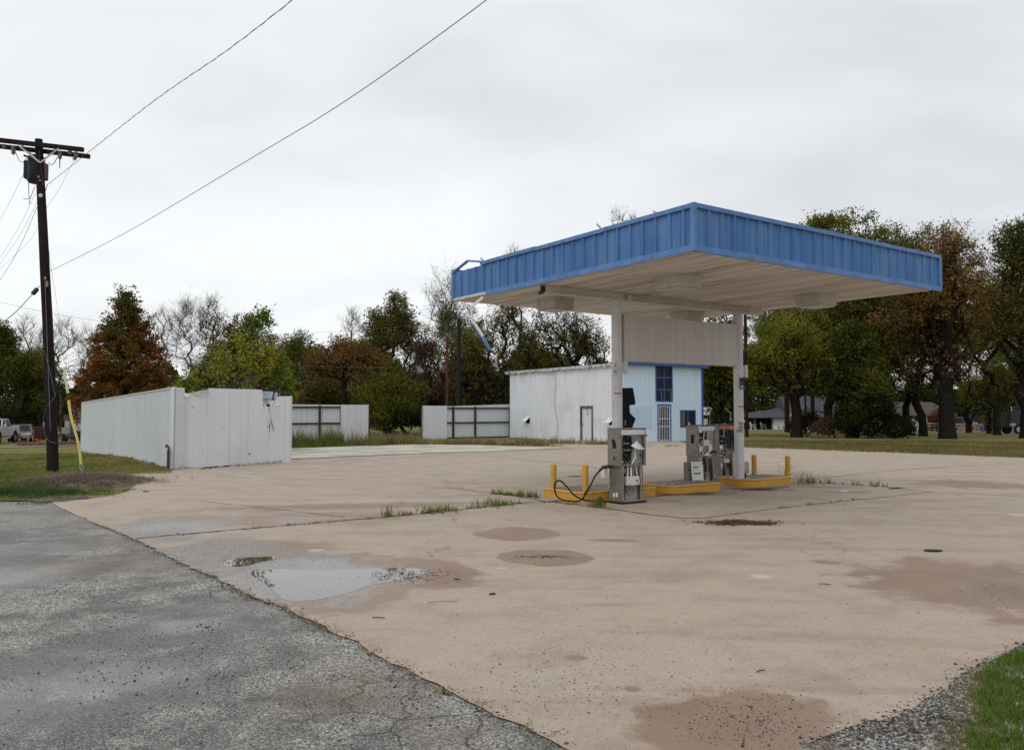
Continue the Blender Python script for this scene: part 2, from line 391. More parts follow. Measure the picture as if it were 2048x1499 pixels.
    dirt_shade = maxall(t, [ell(t, 1350, 985, 640, 70, .6, w), ell(t, 1400, 960, 420, 24, .5, w)]); c = t.mix(t.math('MULTIPLY', dirt_shade, .45), c, (.235,.190,.135))  # apron dirt, with the shade under the canopy painted in round the islands
    oil = maxall(t, [ell(t, 1360, 987, 190, 7, .5, w), ell(t, 1510, 979, 130, 5, .5, w), ell(t, 1475, 1046, 70, 9, .3, w), ell(t, 1150, 953, 30, 3, .3, w)])
    c = t.mix(oil, c, (.105,.060,.040))
    spot = maxall(t, [ell(t, 1523, 1155, 42, 7, .4, w), ell(t, 1003, 1138, 30, 4, .4, w), ell(t, 2040, 1030, 34, 4, .4, w), ell(t, 630, 1102, 34, 5, .4, w)])
    c = t.mix(t.math('MULTIPLY', spot, .6), c, (.58,.57,.53))
    wet = maxall(t, [ell(t, 620, 1165, 420, 84, .3, w), ell(t, 2060, 1195, 260, 50, .6, w), ell(t, 470, 1052, 420, 30, .5, w), ell(t, 830, 1003, 400, 8, .6, w)])
    t.set(c, t.math('SUBTRACT', t.math('SUBTRACT', .82, t.math('MULTIPLY', dm, .2)), t.math('MULTIPLY', wet, .40)))
    h = t.math('ADD', t.math('MULTIPLY', fine, .5), t.math('MULTIPLY', grain, .4))
    t.bump(h, .35, .006); return t.m
def asphalt():
    t = NT('asphalt'); P = t.pos()
    vec = P
    v = t.n.new('ShaderNodeTexVoronoi'); v.inputs['Scale'].default_value = 84; t.link(vec, v.inputs['Vector'])
    cv = t.xyz(v.outputs['Color']); d = v.outputs['Distance']
    worn = t.noise(.55, 5, .6, P); mid = t.noise(2.2, 4, .6, P); strk = t.noise(.7, 4, .65, t.mapping(P, (1.8, .3, 1), rot=(0, 0, -A)))
    chips = t.ramp(cv[0], [(0, (.07,.068,.063)), (.35, (.25,.24,.22)), (.7, (.48,.465,.42)), (1, (.70,.68,.61))])
    dark = t.ramp(cv[1], [(0, (.075,.072,.070)), (.6, (.18,.174,.162)), (1, (.36,.35,.32))])
    m = t.map(t.math('ADD', t.math('MULTIPLY', worn, .65), t.math('MULTIPLY', mid, .35)), .43, .58)
    c = t.mix(m, chips, dark)
    c = t.mix(t.map(strk, .45, .7, 0, .45), c, dark)
    binder = t.map(d, .42, .75)
    c = t.mix(t.math('MULTIPLY', binder, .65), c, (.050,.048,.044))
    w = t.math('MULTIPLY', t.math('SUBTRACT', t.noise(1.2, 4, .6, P), .5), 1.6)
    pool = maxall(t, [ell(t, 40, 1150, 230, 60, .4, w), ell(t, 370, 1250, 330, 90, .35, w), ell(t, 200, 1380, 560, 170, .3, w), ell(t, 60, 1100, 200, 26, .4, w), ell(t, 90, 1330, 420, 60, .4, w)])
    c = t.mix(t.math('MULTIPLY', pool, .42), c, (.085,.082,.082))
    # alligator cracking near the concrete edge
    wp = t.n.new('ShaderNodeTexNoise'); wp.inputs['Scale'].default_value = 3; wp.inputs['Detail'].default_value = 3; t.link(P, wp.inputs['Vector'])
    add = t.n.new('ShaderNodeVectorMath'); add.operation = 'MULTIPLY_ADD'; t.link(wp.outputs['Color'], add.inputs[0]); add.inputs[1].default_value = (.35,.35,0); t.link(P, add.inputs[2])
    e = t.vor(2.1, add.outputs[0], 'DISTANCE_TO_EDGE', 'Distance')
    zone = maxall(t, [ell(t, 840, 1430, 560, 240, .5, w), ell(t, 430, 1180, 300, 40, .5, w)])
    cr = t.math('MULTIPLY', t.map(e, .020, .004), zone)
    c = t.mix(t.math('MULTIPLY', cr, .55), c, (.03,.03,.027))
    brown = maxall(t, [ell(t, 720, 1390, 300, 110, .7, w), ell(t, 330, 1120, 500, 40, .8, w), ell(t, 165, 1041, 50, 8, .3, w), ell(t, 290, 1078, 220, 16, .5, w), ell(t, 900, 1470, 160, 40, .6, w)])
    c = t.mix(t.math('MULTIPLY', brown, .5), c, t.ramp(cv[2], [(0, (.06,.045,.035)), (.7, (.22,.15,.10)), (1, (.45,.32,.25))]))
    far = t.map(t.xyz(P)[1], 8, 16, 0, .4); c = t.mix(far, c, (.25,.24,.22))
    sheen = maxall(t, [ell(t, 30, 1152, 170, 34, .5, w), ell(t, 375, 1253, 170, 34, .5, w), ell(t, 180, 1372, 420, 90, .6, w)])
    t.set(c, t.math('SUBTRACT', t.math('SUBTRACT', .82, t.math('MULTIPLY', pool, .26)), t.math('MULTIPLY', sheen, .30)))
    h = t.math('ADD', t.math('MULTIPLY', d, -.6), t.math('MULTIPLY', cr, -1.5))
    n = t.n.new('ShaderNodeBump'); n.inputs['Distance'].default_value = .010; t.put(n.inputs['Strength'], t.math('SUBTRACT', .9, t.math('MULTIPLY', maxall(t, [sheen, t.math('MULTIPLY', pool, .5)]), .8)))
    t.link(h, n.inputs['Height']); t.link(n.outputs[0], t.p.inputs['Normal']); return t.m
def lawn():
    t = NT('lawn'); P = t.pos()
    a = t.noise(.16, 4, .6, P); b = t.noise(1.1, 5, .7, P); f = t.noise(14, 4, .8, t.mapping(P, (1, .4, 1)))
    c = t.mix(t.map(a, .38, .60), (.150,.165,.045), (.25,.19,.080))
    c = t.mix(t.map(b, .4, .68, 0, .6), c, (.105,.115,.030))
    c = t.mix(t.map(f, .45, .7, 0, .6), c, (.29,.25,.11))
    t.set(c, .95, spec=.1); t.bump(f, .8, .05); return t.m
def gravelm():
    t = NT('gravel_bed'); P = t.pos(); v = t.n.new('ShaderNodeTexVoronoi'); v.inputs['Scale'].default_value = 56; t.link(P, v.inputs['Vector'])
    cv = t.xyz(v.outputs['Color']); c = t.ramp(cv[0], [(0, (.16,.155,.145)), (.5, (.34,.33,.31)), (1, (.66,.64,.59))])
    c = t.mix(t.map(v.outputs['Distance'], .4, .7, 0, .6), c, (.06,.052,.045))
    c = t.mix(t.map(t.noise(1.6, 4, .6, P), .5, .62, 0, .8), c, t.ramp(cv[1], [(0, (.06,.042,.03)), (1, (.26,.19,.13))]))
    t.set(c, .85); t.bump(t.math('MULTIPLY', v.outputs['Distance'], -1), .9, .012); return t.m
def dirtm():
    t = NT('bare_dirt'); P = t.pos(); b = t.noise(3, 5, .7, P); t.set(t.ramp(b, [(.3, (.055,.038,.028)), (.55, (.13,.098,.075)), (.8, (.24,.195,.16))]), .95); t.bump(t.noise(25, 4, .7, P), .8, .03); return t.m
def padm():
    t = NT('painted_pad'); P = t.pos(); st = t.noise(1.1, 5, .7, t.mapping(P, (.35, 2.6, 1), rot=(0, 0, -A)))
    c = t.mix(t.map(t.noise(.5, 3, .6, P), .4, .7), (.66,.645,.545), (.54,.52,.42)); c = t.mix(t.map(st, .46, .54, 0, .8), c, (.24,.21,.17)); t.set(c, .75); return t.m
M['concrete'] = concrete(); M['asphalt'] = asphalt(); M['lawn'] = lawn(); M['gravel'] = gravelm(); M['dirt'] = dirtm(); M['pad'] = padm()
M['joint'] = simple('joint', (.055,.042,.028), .95, 0, .5, 7)
M['paintline'] = simple('paint_line', (.66,.65,.62), .7, 0, .1, 6, (.40,.34,.29), .5, 6)
M['far_asphalt'] = simple('far_road', (.24,.225,.205), .85, 0, .2, 2)
def water():
    t = NT('puddle_water'); P = t.pos()
    t.set(t.mix(t.map(t.noise(9, 4, .7, P), .5, .7), (.085,.075,.062), (.055,.045,.035)), .02); t.p.inputs['IOR'].default_value = 1.6
    t.bump(t.noise(3, 2, .5, P), .02, .01); return t.m
M['water'] = water()
def floatm():                                               # leaf scum at the puddle ends
    t = NT('puddle_scum'); t.set(t.ramp(t.noise(30, 4, .7, t.pos()), [(.35, (.03,.022,.012)), (.6, (.09,.065,.03)), (.8, (.20,.17,.12))]), .3); return t.m
M['scum'] = floatm()

# ------------------------------------------------------------------ ground sheets
def ground():
    xs = np.unique(np.concatenate([np.linspace(-600, -60, 14), np.linspace(-60, 60, 81), np.linspace(60, 600, 14)]))
    ys = np.unique(np.concatenate([np.linspace(-60, 0, 5), np.linspace(0, 120, 81), np.linspace(120, 1500, 16)]))
    nx, ny = len(xs), len(ys)
    v = np.array([[x, y, gz(x, y)] for y in ys for x in xs])
    f = np.array([[j*nx+i, j*nx+i+1, (j+1)*nx+i+1, (j+1)*nx+i] for j in range(ny-1) for i in range(nx-1)])
    o = npmesh('ground', v, f, M['lawn']); o['kind'] = 'structure'; o.data.polygons.foreach_set('use_smooth', [True]*len(f)); return o
ground()
edge = [(1190,1530),(1133,1497),(994,1430),(873,1371),(786,1327),(722,1293),(633,1250),(558,1213),(504,1196),(414,1150),(332,1112),(273,1080),(190,1047),(133,1022),(101,1005)]
EW = [G2(*p) for p in edge]
near = (EW[0][0]+2.2, -3.0)
flat('asphalt_road', [(-70, -20), (30, -20), (2.5, 1.0)]+[(x+.06, y) for x, y in EW]+[G2(60,1004), G2(0,1003), G2(-200,1002), (-70, 17.5)], .004, M['asphalt'], jit=.02)
mound_edge = [(140,1002),(180,998),(225,992),(255,984),(268,973),(262,963),(238,956),(215,953),(260,949),(330,944),(350,940)]
right_near = [(2048,1287),(2005,1315),(1950,1335),(1917,1353),(1905,1375),(1865,1395),(1789,1435),(1709,1453),(1605,1495)]
RN0 = [Vector((*G2(*p), 0)) for p in right_near]; RN = []
for a_, b_ in zip(RN0, RN0[1:]):
    for i in range(7): q = a_.lerp(b_, i/7); RN.append((q.x+random.gauss(0, .012), q.y+random.gauss(0, .012)))
RN.append((RN0[-1].x, RN0[-1].y))
far_edge = [(1380,889),(1440,890),(1480,893),(1560,895),(1640,898),(1700,899),(1900,906),(2048,916)]
conc = EW+[G2(*p) for p in mound_edge]+[(-9.5, 27.5), (-8, 31), (-10, 36), (-5, 44), (3, 49), (10, 49)]+[G2(*p) for p in far_edge]+[(30, 24), (40, 8), (14, 5.6)]+RN+[(1.4, 3.2), (.9, 3.4)]
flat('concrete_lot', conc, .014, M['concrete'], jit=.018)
flat('gravel_patch', [(1.3, 3.5)]+[(p_.x-.35, p_.y+.35) for p_ in RN0[::-1]]+[(14, 5.7), (14, 1), (1.5, 1)], .008, M['gravel'])
# painted white slab behind the lot
flat('painted_pad', [G2(470,926), G2(580,919), G2(700,914), G2(830,908), G2(960,904), G2(1085,899), G2(1150,896.5), G2(1060,894), G2(960,891), G2(880,890), G2(790,891), G2(700,893.5), G2(560,898)], .035, M['pad'], jit=.02)
# dirt and mound at the guy anchor
def mound():
    n = 60; vs = []; fs = []; c = G(165, 965)
    for j in range(n+1):
        for i in range(n+1):
            a = (i/n-.5)*2; b = (j/n-.5)*2; x = c.x-.05+a*1.75; y = c.y-.15+b*1.9
            d = math.hypot(a, b); h = max(0, 1-d**2)*.17
            h += (math.sin(x*7+y*3)+math.sin(y*9-x*4)+math.sin(x*17)*.5)*.012*max(0, 1-d*d)
            vs.append((x, y, gz(x, y)+h-.006+ (0.02 if d < 1 else -.02)))
    for j in range(n):
        for i in range(n): fs.append((j*(n+1)+i, j*(n+1)+i+1, (j+1)*(n+1)+i+1, (j+1)*(n+1)+i))
    o = npmesh('dirt_mound', np.array(vs), np.array(fs), M['dirt']); o['kind'] = 'structure'; o.data.polygons.foreach_set('use_smooth', [True]*len(fs))
mound()
flat('dirt_verge', [G2(-60,1001), G2(0,1002), G2(50,1003), G2(100,1005), G2(140,1002), G2(180,998), G2(150,985), G2(60,993), G2(0,996), G2(-60,997)], .022, M['dirt'], jit=.04)
# puddles
def pud(name, pts, z=.0155, m='water'): return flat(name, [G2(*p) for p in pts], z, M[m], smoothing=True, n=6)
pud('puddle', [(503,1144),(560,1140),(640,1143),(700,1140),(770,1138),(840,1139),(868,1143),(842,1152),(790,1163),(740,1173),(690,1190),(620,1203),(575,1203),(548,1185),(530,1168),(508,1155)])
pud('puddle', [(440,1128),(470,1119),(505,1116),(545,1115),(552,1119),(520,1126),(490,1134),(455,1134)])
# joints
def joint(pts, w=.03, z=.019, rag=.012):
    P = [Vector((*G2(*p), 0)) for p in pts]; mb = MB(); Lp = []
    for i in range(len(P)-1):
        k = max(2, int((P[i+1]-P[i]).length/.12))
        for j in range(k): Lp.append(P[i].lerp(P[i+1], j/k))
    Lp.append(P[-1]); vs = []; n = len(Lp)
    for i, p in enumerate(Lp):
        d = (Lp[min(i+1, n-1)]-Lp[max(i-1, 0)]).normalized(); s = Vector((-d.y, d.x, 0)); ww = w*random.uniform(.35, 1.1)
        q = p+s*random.gauss(0, rag); vs += [q+s*ww/2+Vector((0,0,z)), q-s*ww/2+Vector((0,0,z))]
    mb.add(vs, [(2*i, 2*i+1, 2*i+3, 2*i+2) for i in range(n-1)])
    o = mb.build('pavement_joint', M['joint'], fix=False); o['kind'] = 'structure'; return o
joints = [[(272,1079),(332,1073),(700,1041),(820,1031),(960,1016),(1085,1003)], [(1085,1003),(1160,1011),(1235,1021),(1300,1030),(1371,1038),(1400,1038)],
          [(1400,1038),(1450,1032),(1527,1021),(1626,1010),(1749,997),(1861,985)], [(1861,985),(1920,987),(2005,992),(2048,994)], [(1861,985),(1790,976),(1690,969),(1586,966)],
          [(890,976),(1010,990),(1085,1003)], [(1600,962),(1650,956),(1765,943),(1900,934),(2048,927)], [(640,926),(690,921),(829,914),(941,908),(1080,903),(1200,897),(1300,893)],
          [(966,912),(1080,922),(1200,937)], [(690,1036),(560,1020),(400,1003)]]
for i, j in enumerate(joints): joint(j, .055 if i in (0, 1) else (.022 if i == 9 else .035))
# worn parking lines
def pline(p, q, w=.1):
    a = Vector((*G2(*p), 0)); b = Vector((*G2(*q), 0)); d = (b-a).normalized(); s = Vector((-d.y, d.x, 0))*w/2; mb = MB(); k = 14
    for i in range(k):
        if random.random() < .12: continue
        u0 = a.lerp(b, i/k); u1 = a.lerp(b, (i+random.uniform(.8, 1))/k); ww = s*random.uniform(.6, 1)
        mb.add([u0-ww+Vector((0,0,.019)), u1-ww+Vector((0,0,.019)), u1+ww+Vector((0,0,.019)), u0+ww+Vector((0,0,.019))], [(0,1,2,3)])
    o = mb.build('parking_line', M['paintline'], fix=False); o['kind'] = 'structure'
for p, q in [((422,940),(528,959)), ((611,929),(652,936)), ((765,921),(815,928)), ((915,915),(960,921)), ((1090,908),(1125,912)), ((1335,912),(1360,915))]: pline(p, q)
# far roads, draped on the falling ground
def strip(name, pts, w, m, dz=.03):
    P = curve_pts([Vector((x, y, 0)) for x, y in pts], 10); vs = []; n = len(P)
    for i, p in enumerate(P):
        d = (P[min(i+1, n-1)]-P[max(i-1, 0)]).normalized(); s = Vector((-d.y, d.x, 0))*w/2
        for q in (p+s, p-s): vs.append((q.x, q.y, gz(q.x, q.y)+dz))
    o = npmesh(name, np.array(vs), np.array([(2*i, 2*i+1, 2*i+3, 2*i+2) for i in range(n-1)]), m); o['kind'] = 'structure'; return o
def dpt(px, D): return ((px-1024)/F*D, D)
strip('far_road', [dpt(1300, 104), dpt(1500, 101), dpt(1650, 96), dpt(1830, 90), dpt(1950, 84), dpt(2048, 80), dpt(2200, 72)], 3.6, M['far_asphalt'])
strip('dirt_driveway', [dpt(1440, 72), dpt(1500, 71), dpt(1560, 66), dpt(1580, 66)], 1.6, M['dirt'])
strip('driveway', [dpt(-300, 50), dpt(-100, 50), dpt(40, 52), dpt(110, 54), dpt(165, 54.5), dpt(230, 56)], 3.0, M['far_asphalt'])
strip('field_track', [dpt(735, 54), dpt(790, 60), dpt(840, 80)], 4, M['dirt'])

# ------------------------------------------------------------------ blades, leaves, stones
rng = np.random.default_rng(5)
def blades(name, cx, cy, n, h, m, spread, label=None, wid=.008, lean=.35, group=None, zf=None, kind='stuff', cat=None, parent=None, huebias=0, patch=0):
    """n bent blades round each centre; cx, cy arrays of centres (metres)"""
    cx = np.repeat(np.asarray(cx, float), n); cy = np.repeat(np.asarray(cy, float), n); k = len(cx)
    sp = np.repeat(np.asarray(spread, float)*np.ones(len(cx)//n), n)
    x = cx+rng.normal(0, 1, k)*sp; y = cy+rng.normal(0, 1, k)*sp
    z = np.array([gz(a, b) for a, b in zip(x, y)]) if zf is None else (np.array([zf(a, b) for a, b in zip(x, y)]))
    hh = np.repeat(np.asarray(h, float)*np.ones(len(cx)//n), n)*rng.uniform(.35, 1.1, k)
    a = rng.uniform(0, 2*PI, k); w = wid*rng.uniform(.6, 1.3, k); b = a+rng.uniform(-.9, .9, k)+PI/2
    ln = hh*rng.uniform(.1, 1, k)*lean*2
    base = np.stack([x, y, z-.005], 1); side = np.stack([np.cos(a), np.sin(a), a*0], 1)*w[:, None]; out = np.stack([np.cos(b), np.sin(b), b*0], 1)
    mid = base+out*(ln*.3)[:, None]; mid[:, 2] += hh*.6; tip = base+out*ln[:, None]; tip[:, 2] += hh
    v = np.stack([base-side, base+side, mid+side*.7, mid-side*.7, tip-side*.08, tip+side*.08], 1).reshape(-1, 3)
    i = np.arange(k)*6; f = np.concatenate([np.stack([i, i+1, i+2, i+3], 1), np.stack([i+3, i+2, i+5, i+4], 1)])
    hue = np.clip(rng.beta(2, 2.6, k)+huebias+patch*(np.sin(x*.55+1.3*np.sin(y*.31))*np.sin(y*.42+x*.13)+.5*np.sin(x*1.7)*np.sin(y*1.1+1)), 0, 1)
    o = npmesh(name, v, f, m, attr=np.concatenate([hue, hue]), parent=parent)
    if parent is None: tag(o, label, cat or 'grass', group, kind)
    return o
def ground_patch(pxs, n):                       # random ground points inside picture quads (x0,x1,y0,y1)
    X = []; Y = []
    for (x0, x1, y0, y1) in pxs:
        for _ in range(n):
            p = G(random.uniform(x0, x1), random.uniform(y0, y1)); X.append(p.x); Y.append(p.y)
    return np.array(X), np.array(Y)
def along(pts, step, jit):
    P = [Vector((*G2(*p), 0)) for p in pts]; X = []; Y = []
    for a, b in zip(P, P[1:]):
        k = max(1, int((b-a).length/step))
        for i in range(k):
            q = a.lerp(b, random.random()); X.append(q.x+random.gauss(0, jit)); Y.append(q.y+random.gauss(0, jit))
    return np.array(X), np.array(Y)
def inpoly(x, y, poly):
    r = False; j = len(poly)-1
    for i in range(len(poly)):
        xi, yi = poly[i]; xj, yj = poly[j]
        if (yi > y) != (yj > y) and x < (xj-xi)*(y-yi)/(yj-yi)+xi: r = not r
        j = i
    return r
# bright grass, near right corner
GR = [G2(*p) for p in [(2075,1295),(2037,1307),(1990,1330),(1965,1345),(1945,1385),(1965,1420),(1935,1470),(1925,1530),(2100,1530)]]+[(4.5, 3.3), (8, 4), (12, 5.6), (8, 6)]
X = []; Y = []
while len(X) < 9000:
    x = random.uniform(2, 9); y = random.uniform(3.2, 6.6)
    if inpoly(x, y, GR): X.append(x); Y.append(y)
blades('grass', X, Y, 11, .055, L['grassy'], .035, 'bright green grass growing at the near right corner of the lot beside the gravel', .0035, .5, zf=lambda a, b: .008)
X = []; Y = []
GD = [G2(*p) for p in [(2005,1316),(1960,1335),(1925,1360),(1900,1400),(1900,1450),(1870,1500),(1990,1500),(1990,1400)]]
while len(X) < 600:
    x = random.uniform(2, 6); y = random.uniform(3.8, 6.6)
    if inpoly(x, y, GD): X.append(x); Y.append(y)
blades('dry_grass', X, Y, 7, .022, L['dry'], .05, 'dry straw-coloured grass between the near gravel and the bright green corner', .003, .9, zf=lambda a, b: .008)
# joint weeds
for k, (pts, st, h, m, lab) in enumerate([
    ([(330,1073),(700,1041),(820,1031)], .16, .04, 'dry', 'low dry weeds in the long slab joint right of the asphalt'),
    ([(770,1034),(850,1028),(960,1016),(1045,1007)], .07, .09, 'grass', 'green grass growing in the slab joint left of the yellow islands'),
    ([(980,988),(1030,992),(1075,997)], .04, .15, 'grass', 'tall green weeds in the cross joint beside the left yellow island'),
    ([(1130,1009),(1180,1014),(1235,1021)], .06, .07, 'dry', 'dead weeds and litter in the joint in front of the left pump'),
    ([(1590,966),(1640,966),(1700,970),(1790,976)], .13, .16, 'grass', 'loose green weeds trailing right from the rightmost yellow island'),
    ([(1500,1024),(1626,1010),(1749,997)], .4, .05, 'grass', 'sparse weeds in the apron joint right of the dark stain')]):
    x, y = along(pts, st, .03); blades('weeds', x, y, 14, h*rng.uniform(.4, 1.3, len(x)), L[m], .035, lab, .006, .55, zf=lambda a, b: .012)
def tuft(px, py, h, n=60, m='grass', sp=.08, label=''):
    p = G(px, py); blades('grass_tuft', [p.x], [p.y], n, h, L[m], sp, label, .007, .6, kind='stuff', group=None, zf=lambda a, b: .012)
tuft(780, 1032, .24, 34, label='leftmost green grass tuft in the long slab joint')
tuft(855, 1026, .13, 70, sp=.16, label='second green grass tuft from the left in the long slab joint')
tuft(885, 1025, .16, 70, sp=.18, label='third green grass tuft from the left in the long slab joint')
tuft(985, 1011, .18, 120, sp=.22, label='large green grass tuft near the right end of the long slab joint')
tuft(1195, 1013, .22, 90, 'grass', .1, label='green grass tuft at the foot of the left pump')
tuft(1612, 968, .34, 70, 'dry', .25, label='wide green grass tuft against the right end of the rightmost island')
tuft(1575, 955, .55, 26, 'dry', .06, label='spindly dry weed standing behind the rightmost bollard')
tuft(1395, 888, .5, 40, 'dry', .3, label='dry weeds at the right corner of the blue office wall')
# lawn roughness
def lawn_pts(pxs, n): 
    out = [ground_patch([q], n) for q in pxs]; return np.concatenate([o[0] for o in out]), np.concatenate([o[1] for o in out])
LW = [G2(348, 944), (-9.9, 25.2)]
X = []; Y = []
while len(X) < 30000:
    py = random.uniform(893, 985); px = random.uniform(-420, 345)
    p = G(px, py)
    if px > 215 and py > 948: continue
    if py > 953+max(0, (px-100))*.0 and px > 100: continue
    # right of wall's lawn edge
    if px > 170 and py < 897+(px-165)*.225+3: continue
    X.append(p.x); Y.append(p.y)
blades('grass', X, Y, 2, .07, L['grass'], .03, 'green and tan lawn left of the long white wall around the utility pole', .012, .6, huebias=.15, patch=.38)
X = []; Y = []
while len(X) < 22000:
    px = random.uniform(1485, 2080); py = 880+(random.random()**1.0)*38
    if py < 893+(px-1480)*.036+2 : 
        p = G(px, py)
        X.append(p.x); Y.append(p.y)
blades('grass', X, Y, 2, .075, L['dry'], .05, 'olive and tan lawn beyond the right edge of the concrete lot', .015, .6, huebias=-.22, patch=.25)
# weeds round the wall, pad and building
def fence_weeds(pts, step, h, m, lab, n=26, sp=.14, w=.010):
    x, y = along(pts, step, .25); blades('weeds', x, y, n, h*rng.uniform(.4, 1.3, len(x)), L[m], sp, lab, w, .35)
fence_weeds([(575,893),(650,892),(700,890)], .05, .9, 'grass', 'tall green weeds behind the painted pad, left fence')
fence_weeds([(580,897),(640,894),(740,892)], .12, .34, 'green' if 0 else 'grass', 'short green weeds along the back of the painted pad')
fence_weeds([(690,891),(760,889),(845,888)], .06, .6, 'dry', 'dry yellow weeds in the gap between the two metal fences')
fence_weeds([(740,884),(790,883),(842,884)], .09, .5, 'grass', 'green weeds in the back gap between the two metal fences')
fence_weeds([(850,889),(950,889),(1020,891),(1110,892)], .06, .40, 'dry', 'dry tan weeds between the painted pad and the right fence')
fence_weeds([(1030,886),(1100,887),(1160,888),(1230,889)], .09, .38, 'dry', 'dry grass along the foot of the white office wall')
fence_weeds([(865,888),(905,886),(945,887)], .3, .45, 'grass', 'green weeds at the foot of the right fence')
fence_weeds([(1300,893),(1350,893)], .3, .12, 'dry', 'short weeds in front of the barred office door', sp=.1)
fence_weeds([(1478,893),(1560,895),(1640,898),(1700,899),(1900,906),(2048,916)], .12, .13, 'dry', 'dry weed fringe along the far right edge of the lot', sp=.2)
fence_weeds([(170,900),(240,917),(310,932),(345,940)], .2, .10, 'dry', 'dry weeds along the foot of the long white wall', sp=.06)
fence_weeds([(360,937),(430,934),(500,930)], .3, .07, 'straw', 'dead grass litter along the foot of the torn white wall', sp=.05, w=.006)
# mound litter and green clumps
mc = G(165, 965)
x = rng.normal(mc.x-.05, .68, 1500); y = rng.normal(mc.y-.15, .65, 1500)
blades('straw_litter', x, y, 5, .08, L['straw'], .08, 'dead straw and stems covering the dirt mound at the guy anchor', .009, 2.2, cat='straw', huebias=.18, zf=lambda a, b: .015+.17*max(0, 1-((a-mc.x+.05)/1.75)**2-((b-mc.y+.15)/1.9)**2))
def clump(px, py, r, h, n, m, lab, sp=None):
    p = G(px, py); k = max(3, int(n/16)); x = p.x+rng.normal(0, r, k); y = p.y+rng.normal(0, r*.7, k)
    blades('weed_clump', x, y, 30, h*.62*rng.uniform(.3, 1.2, k), L[m], .09, lab, .006, 1.0, cat='weeds')
clump(190, 962, .55, .26, 1800, 'bluegreen', 'blue-green weed clump right of the yellow guy guard base')
clump(150, 950, .6, .16, 1000, 'bluegreen', 'low blue-green weeds behind the guy anchor by the pole')
clump(105, 975, .45, .32, 1300, 'bluegreen', 'dark green weed clump below the utility pole')
clump(45, 988, .6, .34, 1700, 'bluegreen', 'dark green weed clump at the left edge of the asphalt')
clump(65, 970, .5, .30, 1000, 'grassy', 'bright leafy weeds left of the pole base')
clump(30, 995, .8, .16, 1800, 'grassy', 'low bright weeds along the far left end of the asphalt')
clump(85, 990, .5, .18, 1400, 'bluegreen', 'dark weeds left of the dirt mound')
clump(225, 980, .35, .09, 500, 'grassy', 'small bright green weed patch on the right side of the mound')
clump(10, 975, .7, .24, 1400, 'grassy', 'bright weeds at the far left edge beside the road')
# pebbles
def stones(name, x, y, s, label, zb, hb=0.0, zf=None):
    k = len(x); u = np.array([[1,0,0],[-1,0,0],[0,1,0],[0,-1,0],[0,0,1],[0,0,-1]], float)
    v = u[None]*rng.uniform(.55, 1.2, (k, 6, 1))*np.stack([s*rng.uniform(.7, 1.3, k), s*rng.uniform(.7, 1.3, k), s*.6], 1)[:, None, :]
    a = rng.uniform(0, 2*PI, k); ca, sa = np.cos(a)[:, None], np.sin(a)[:, None]
    vx = v[:, :, 0]*ca-v[:, :, 1]*sa; vy = v[:, :, 0]*sa+v[:, :, 1]*ca
    v = np.stack([vx+x[:, None], vy+y[:, None], v[:, :, 2]+zb+(s*.3)[:, None]], 2).reshape(-1, 3)
    F8 = np.array([[0,2,4],[2,1,4],[1,3,4],[3,0,4],[2,0,5],[1,2,5],[3,1,5],[0,3,5]])
    f = (F8[None]+(np.arange(k)*6)[:, None, None]).reshape(-1, 3); hue = np.repeat(np.clip(rng.beta(1.2, 2, k)+hb, 0, 1), 8)
    o = npmesh(name, v, f, L['stone'], attr=hue); tag(o, label, 'gravel', None, 'stuff')
def lotpts(n, boxes):
    X = []; Y = []
    for (x0, x1, y0, y1), w in boxes:
        for _ in range(int(n*w)):
            p = G(random.gauss((x0+x1)/2, (x1-x0)/4), random.gauss((y0+y1)/2, (y1-y0)/4)); 
            if 3.3 < p.y < 60: X.append(p.x); Y.append(p.y)
    return np.array(X), np.array(Y)
x, y = lotpts(4200, [((880,1350,1230,1499), .24), ((1350,1640,1380,1510), .28), ((1900,2080,1150,1240), .08), ((700,2000,1050,1480), .3), ((400,900,1080,1300), .10)])
keep = np.array([inpoly(a, b, conc) for a, b in zip(x, y)]); x, y = x[keep], y[keep]
stones('loose_gravel', x, y, .0034*np.exp(rng.normal(0, .4, len(x))), 'small loose pebbles scattered over the concrete lot', .014, .12)
x, y = lotpts(2600, [((1600,1950,1390,1520), .7), ((1800,1930,1370,1480), .3)]); keep = np.array([not inpoly(a, b, conc) for a, b in zip(x, y)]); x, y = x[keep], y[keep]
stones('gravel', x, y, .008*np.exp(rng.normal(0, .3, len(x))), 'coarse grey gravel at the near right edge of the lot', .008, .38)
x, y = lotpts(1500, [((0,700,1150,1499), .6), ((380,460,1240,1270), .05), ((60,260,1150,1200), .15), ((600,1000,1300,1499), .2)]); keep = np.array([not inpoly(a, b, conc) for a, b in zip(x, y)]); x, y = x[keep], y[keep]
stones('asphalt_grit', x, y, .0055*np.exp(rng.normal(0, .35, len(x))), 'loose stones lying on the asphalt', .004, .15)
x, y = along(edge[1:13], .004, .03); x = x+rng.normal(0, .03, len(x)); y = y+rng.normal(0, .03, len(x))
stones('edge_gravel', x, y, .0055*np.exp(rng.normal(0, .4, len(x))), 'dirt and small stones along the seam of asphalt and concrete', .010, .25)
x, y = along(right_near, .004, .05)
stones('edge_gravel', x, y, .0065*np.exp(rng.normal(0, .4, len(x))), 'grey gravel spilling over the near right edge of the concrete', .012, .35)
x, y = along(edge[1:10], .05, .04); blades('dry_grass', x, y, 5, .03, L['dry'], .03, 'thin dry moss and grass in the seam between asphalt and concrete', .005, 1.2, zf=lambda a, b: .01)
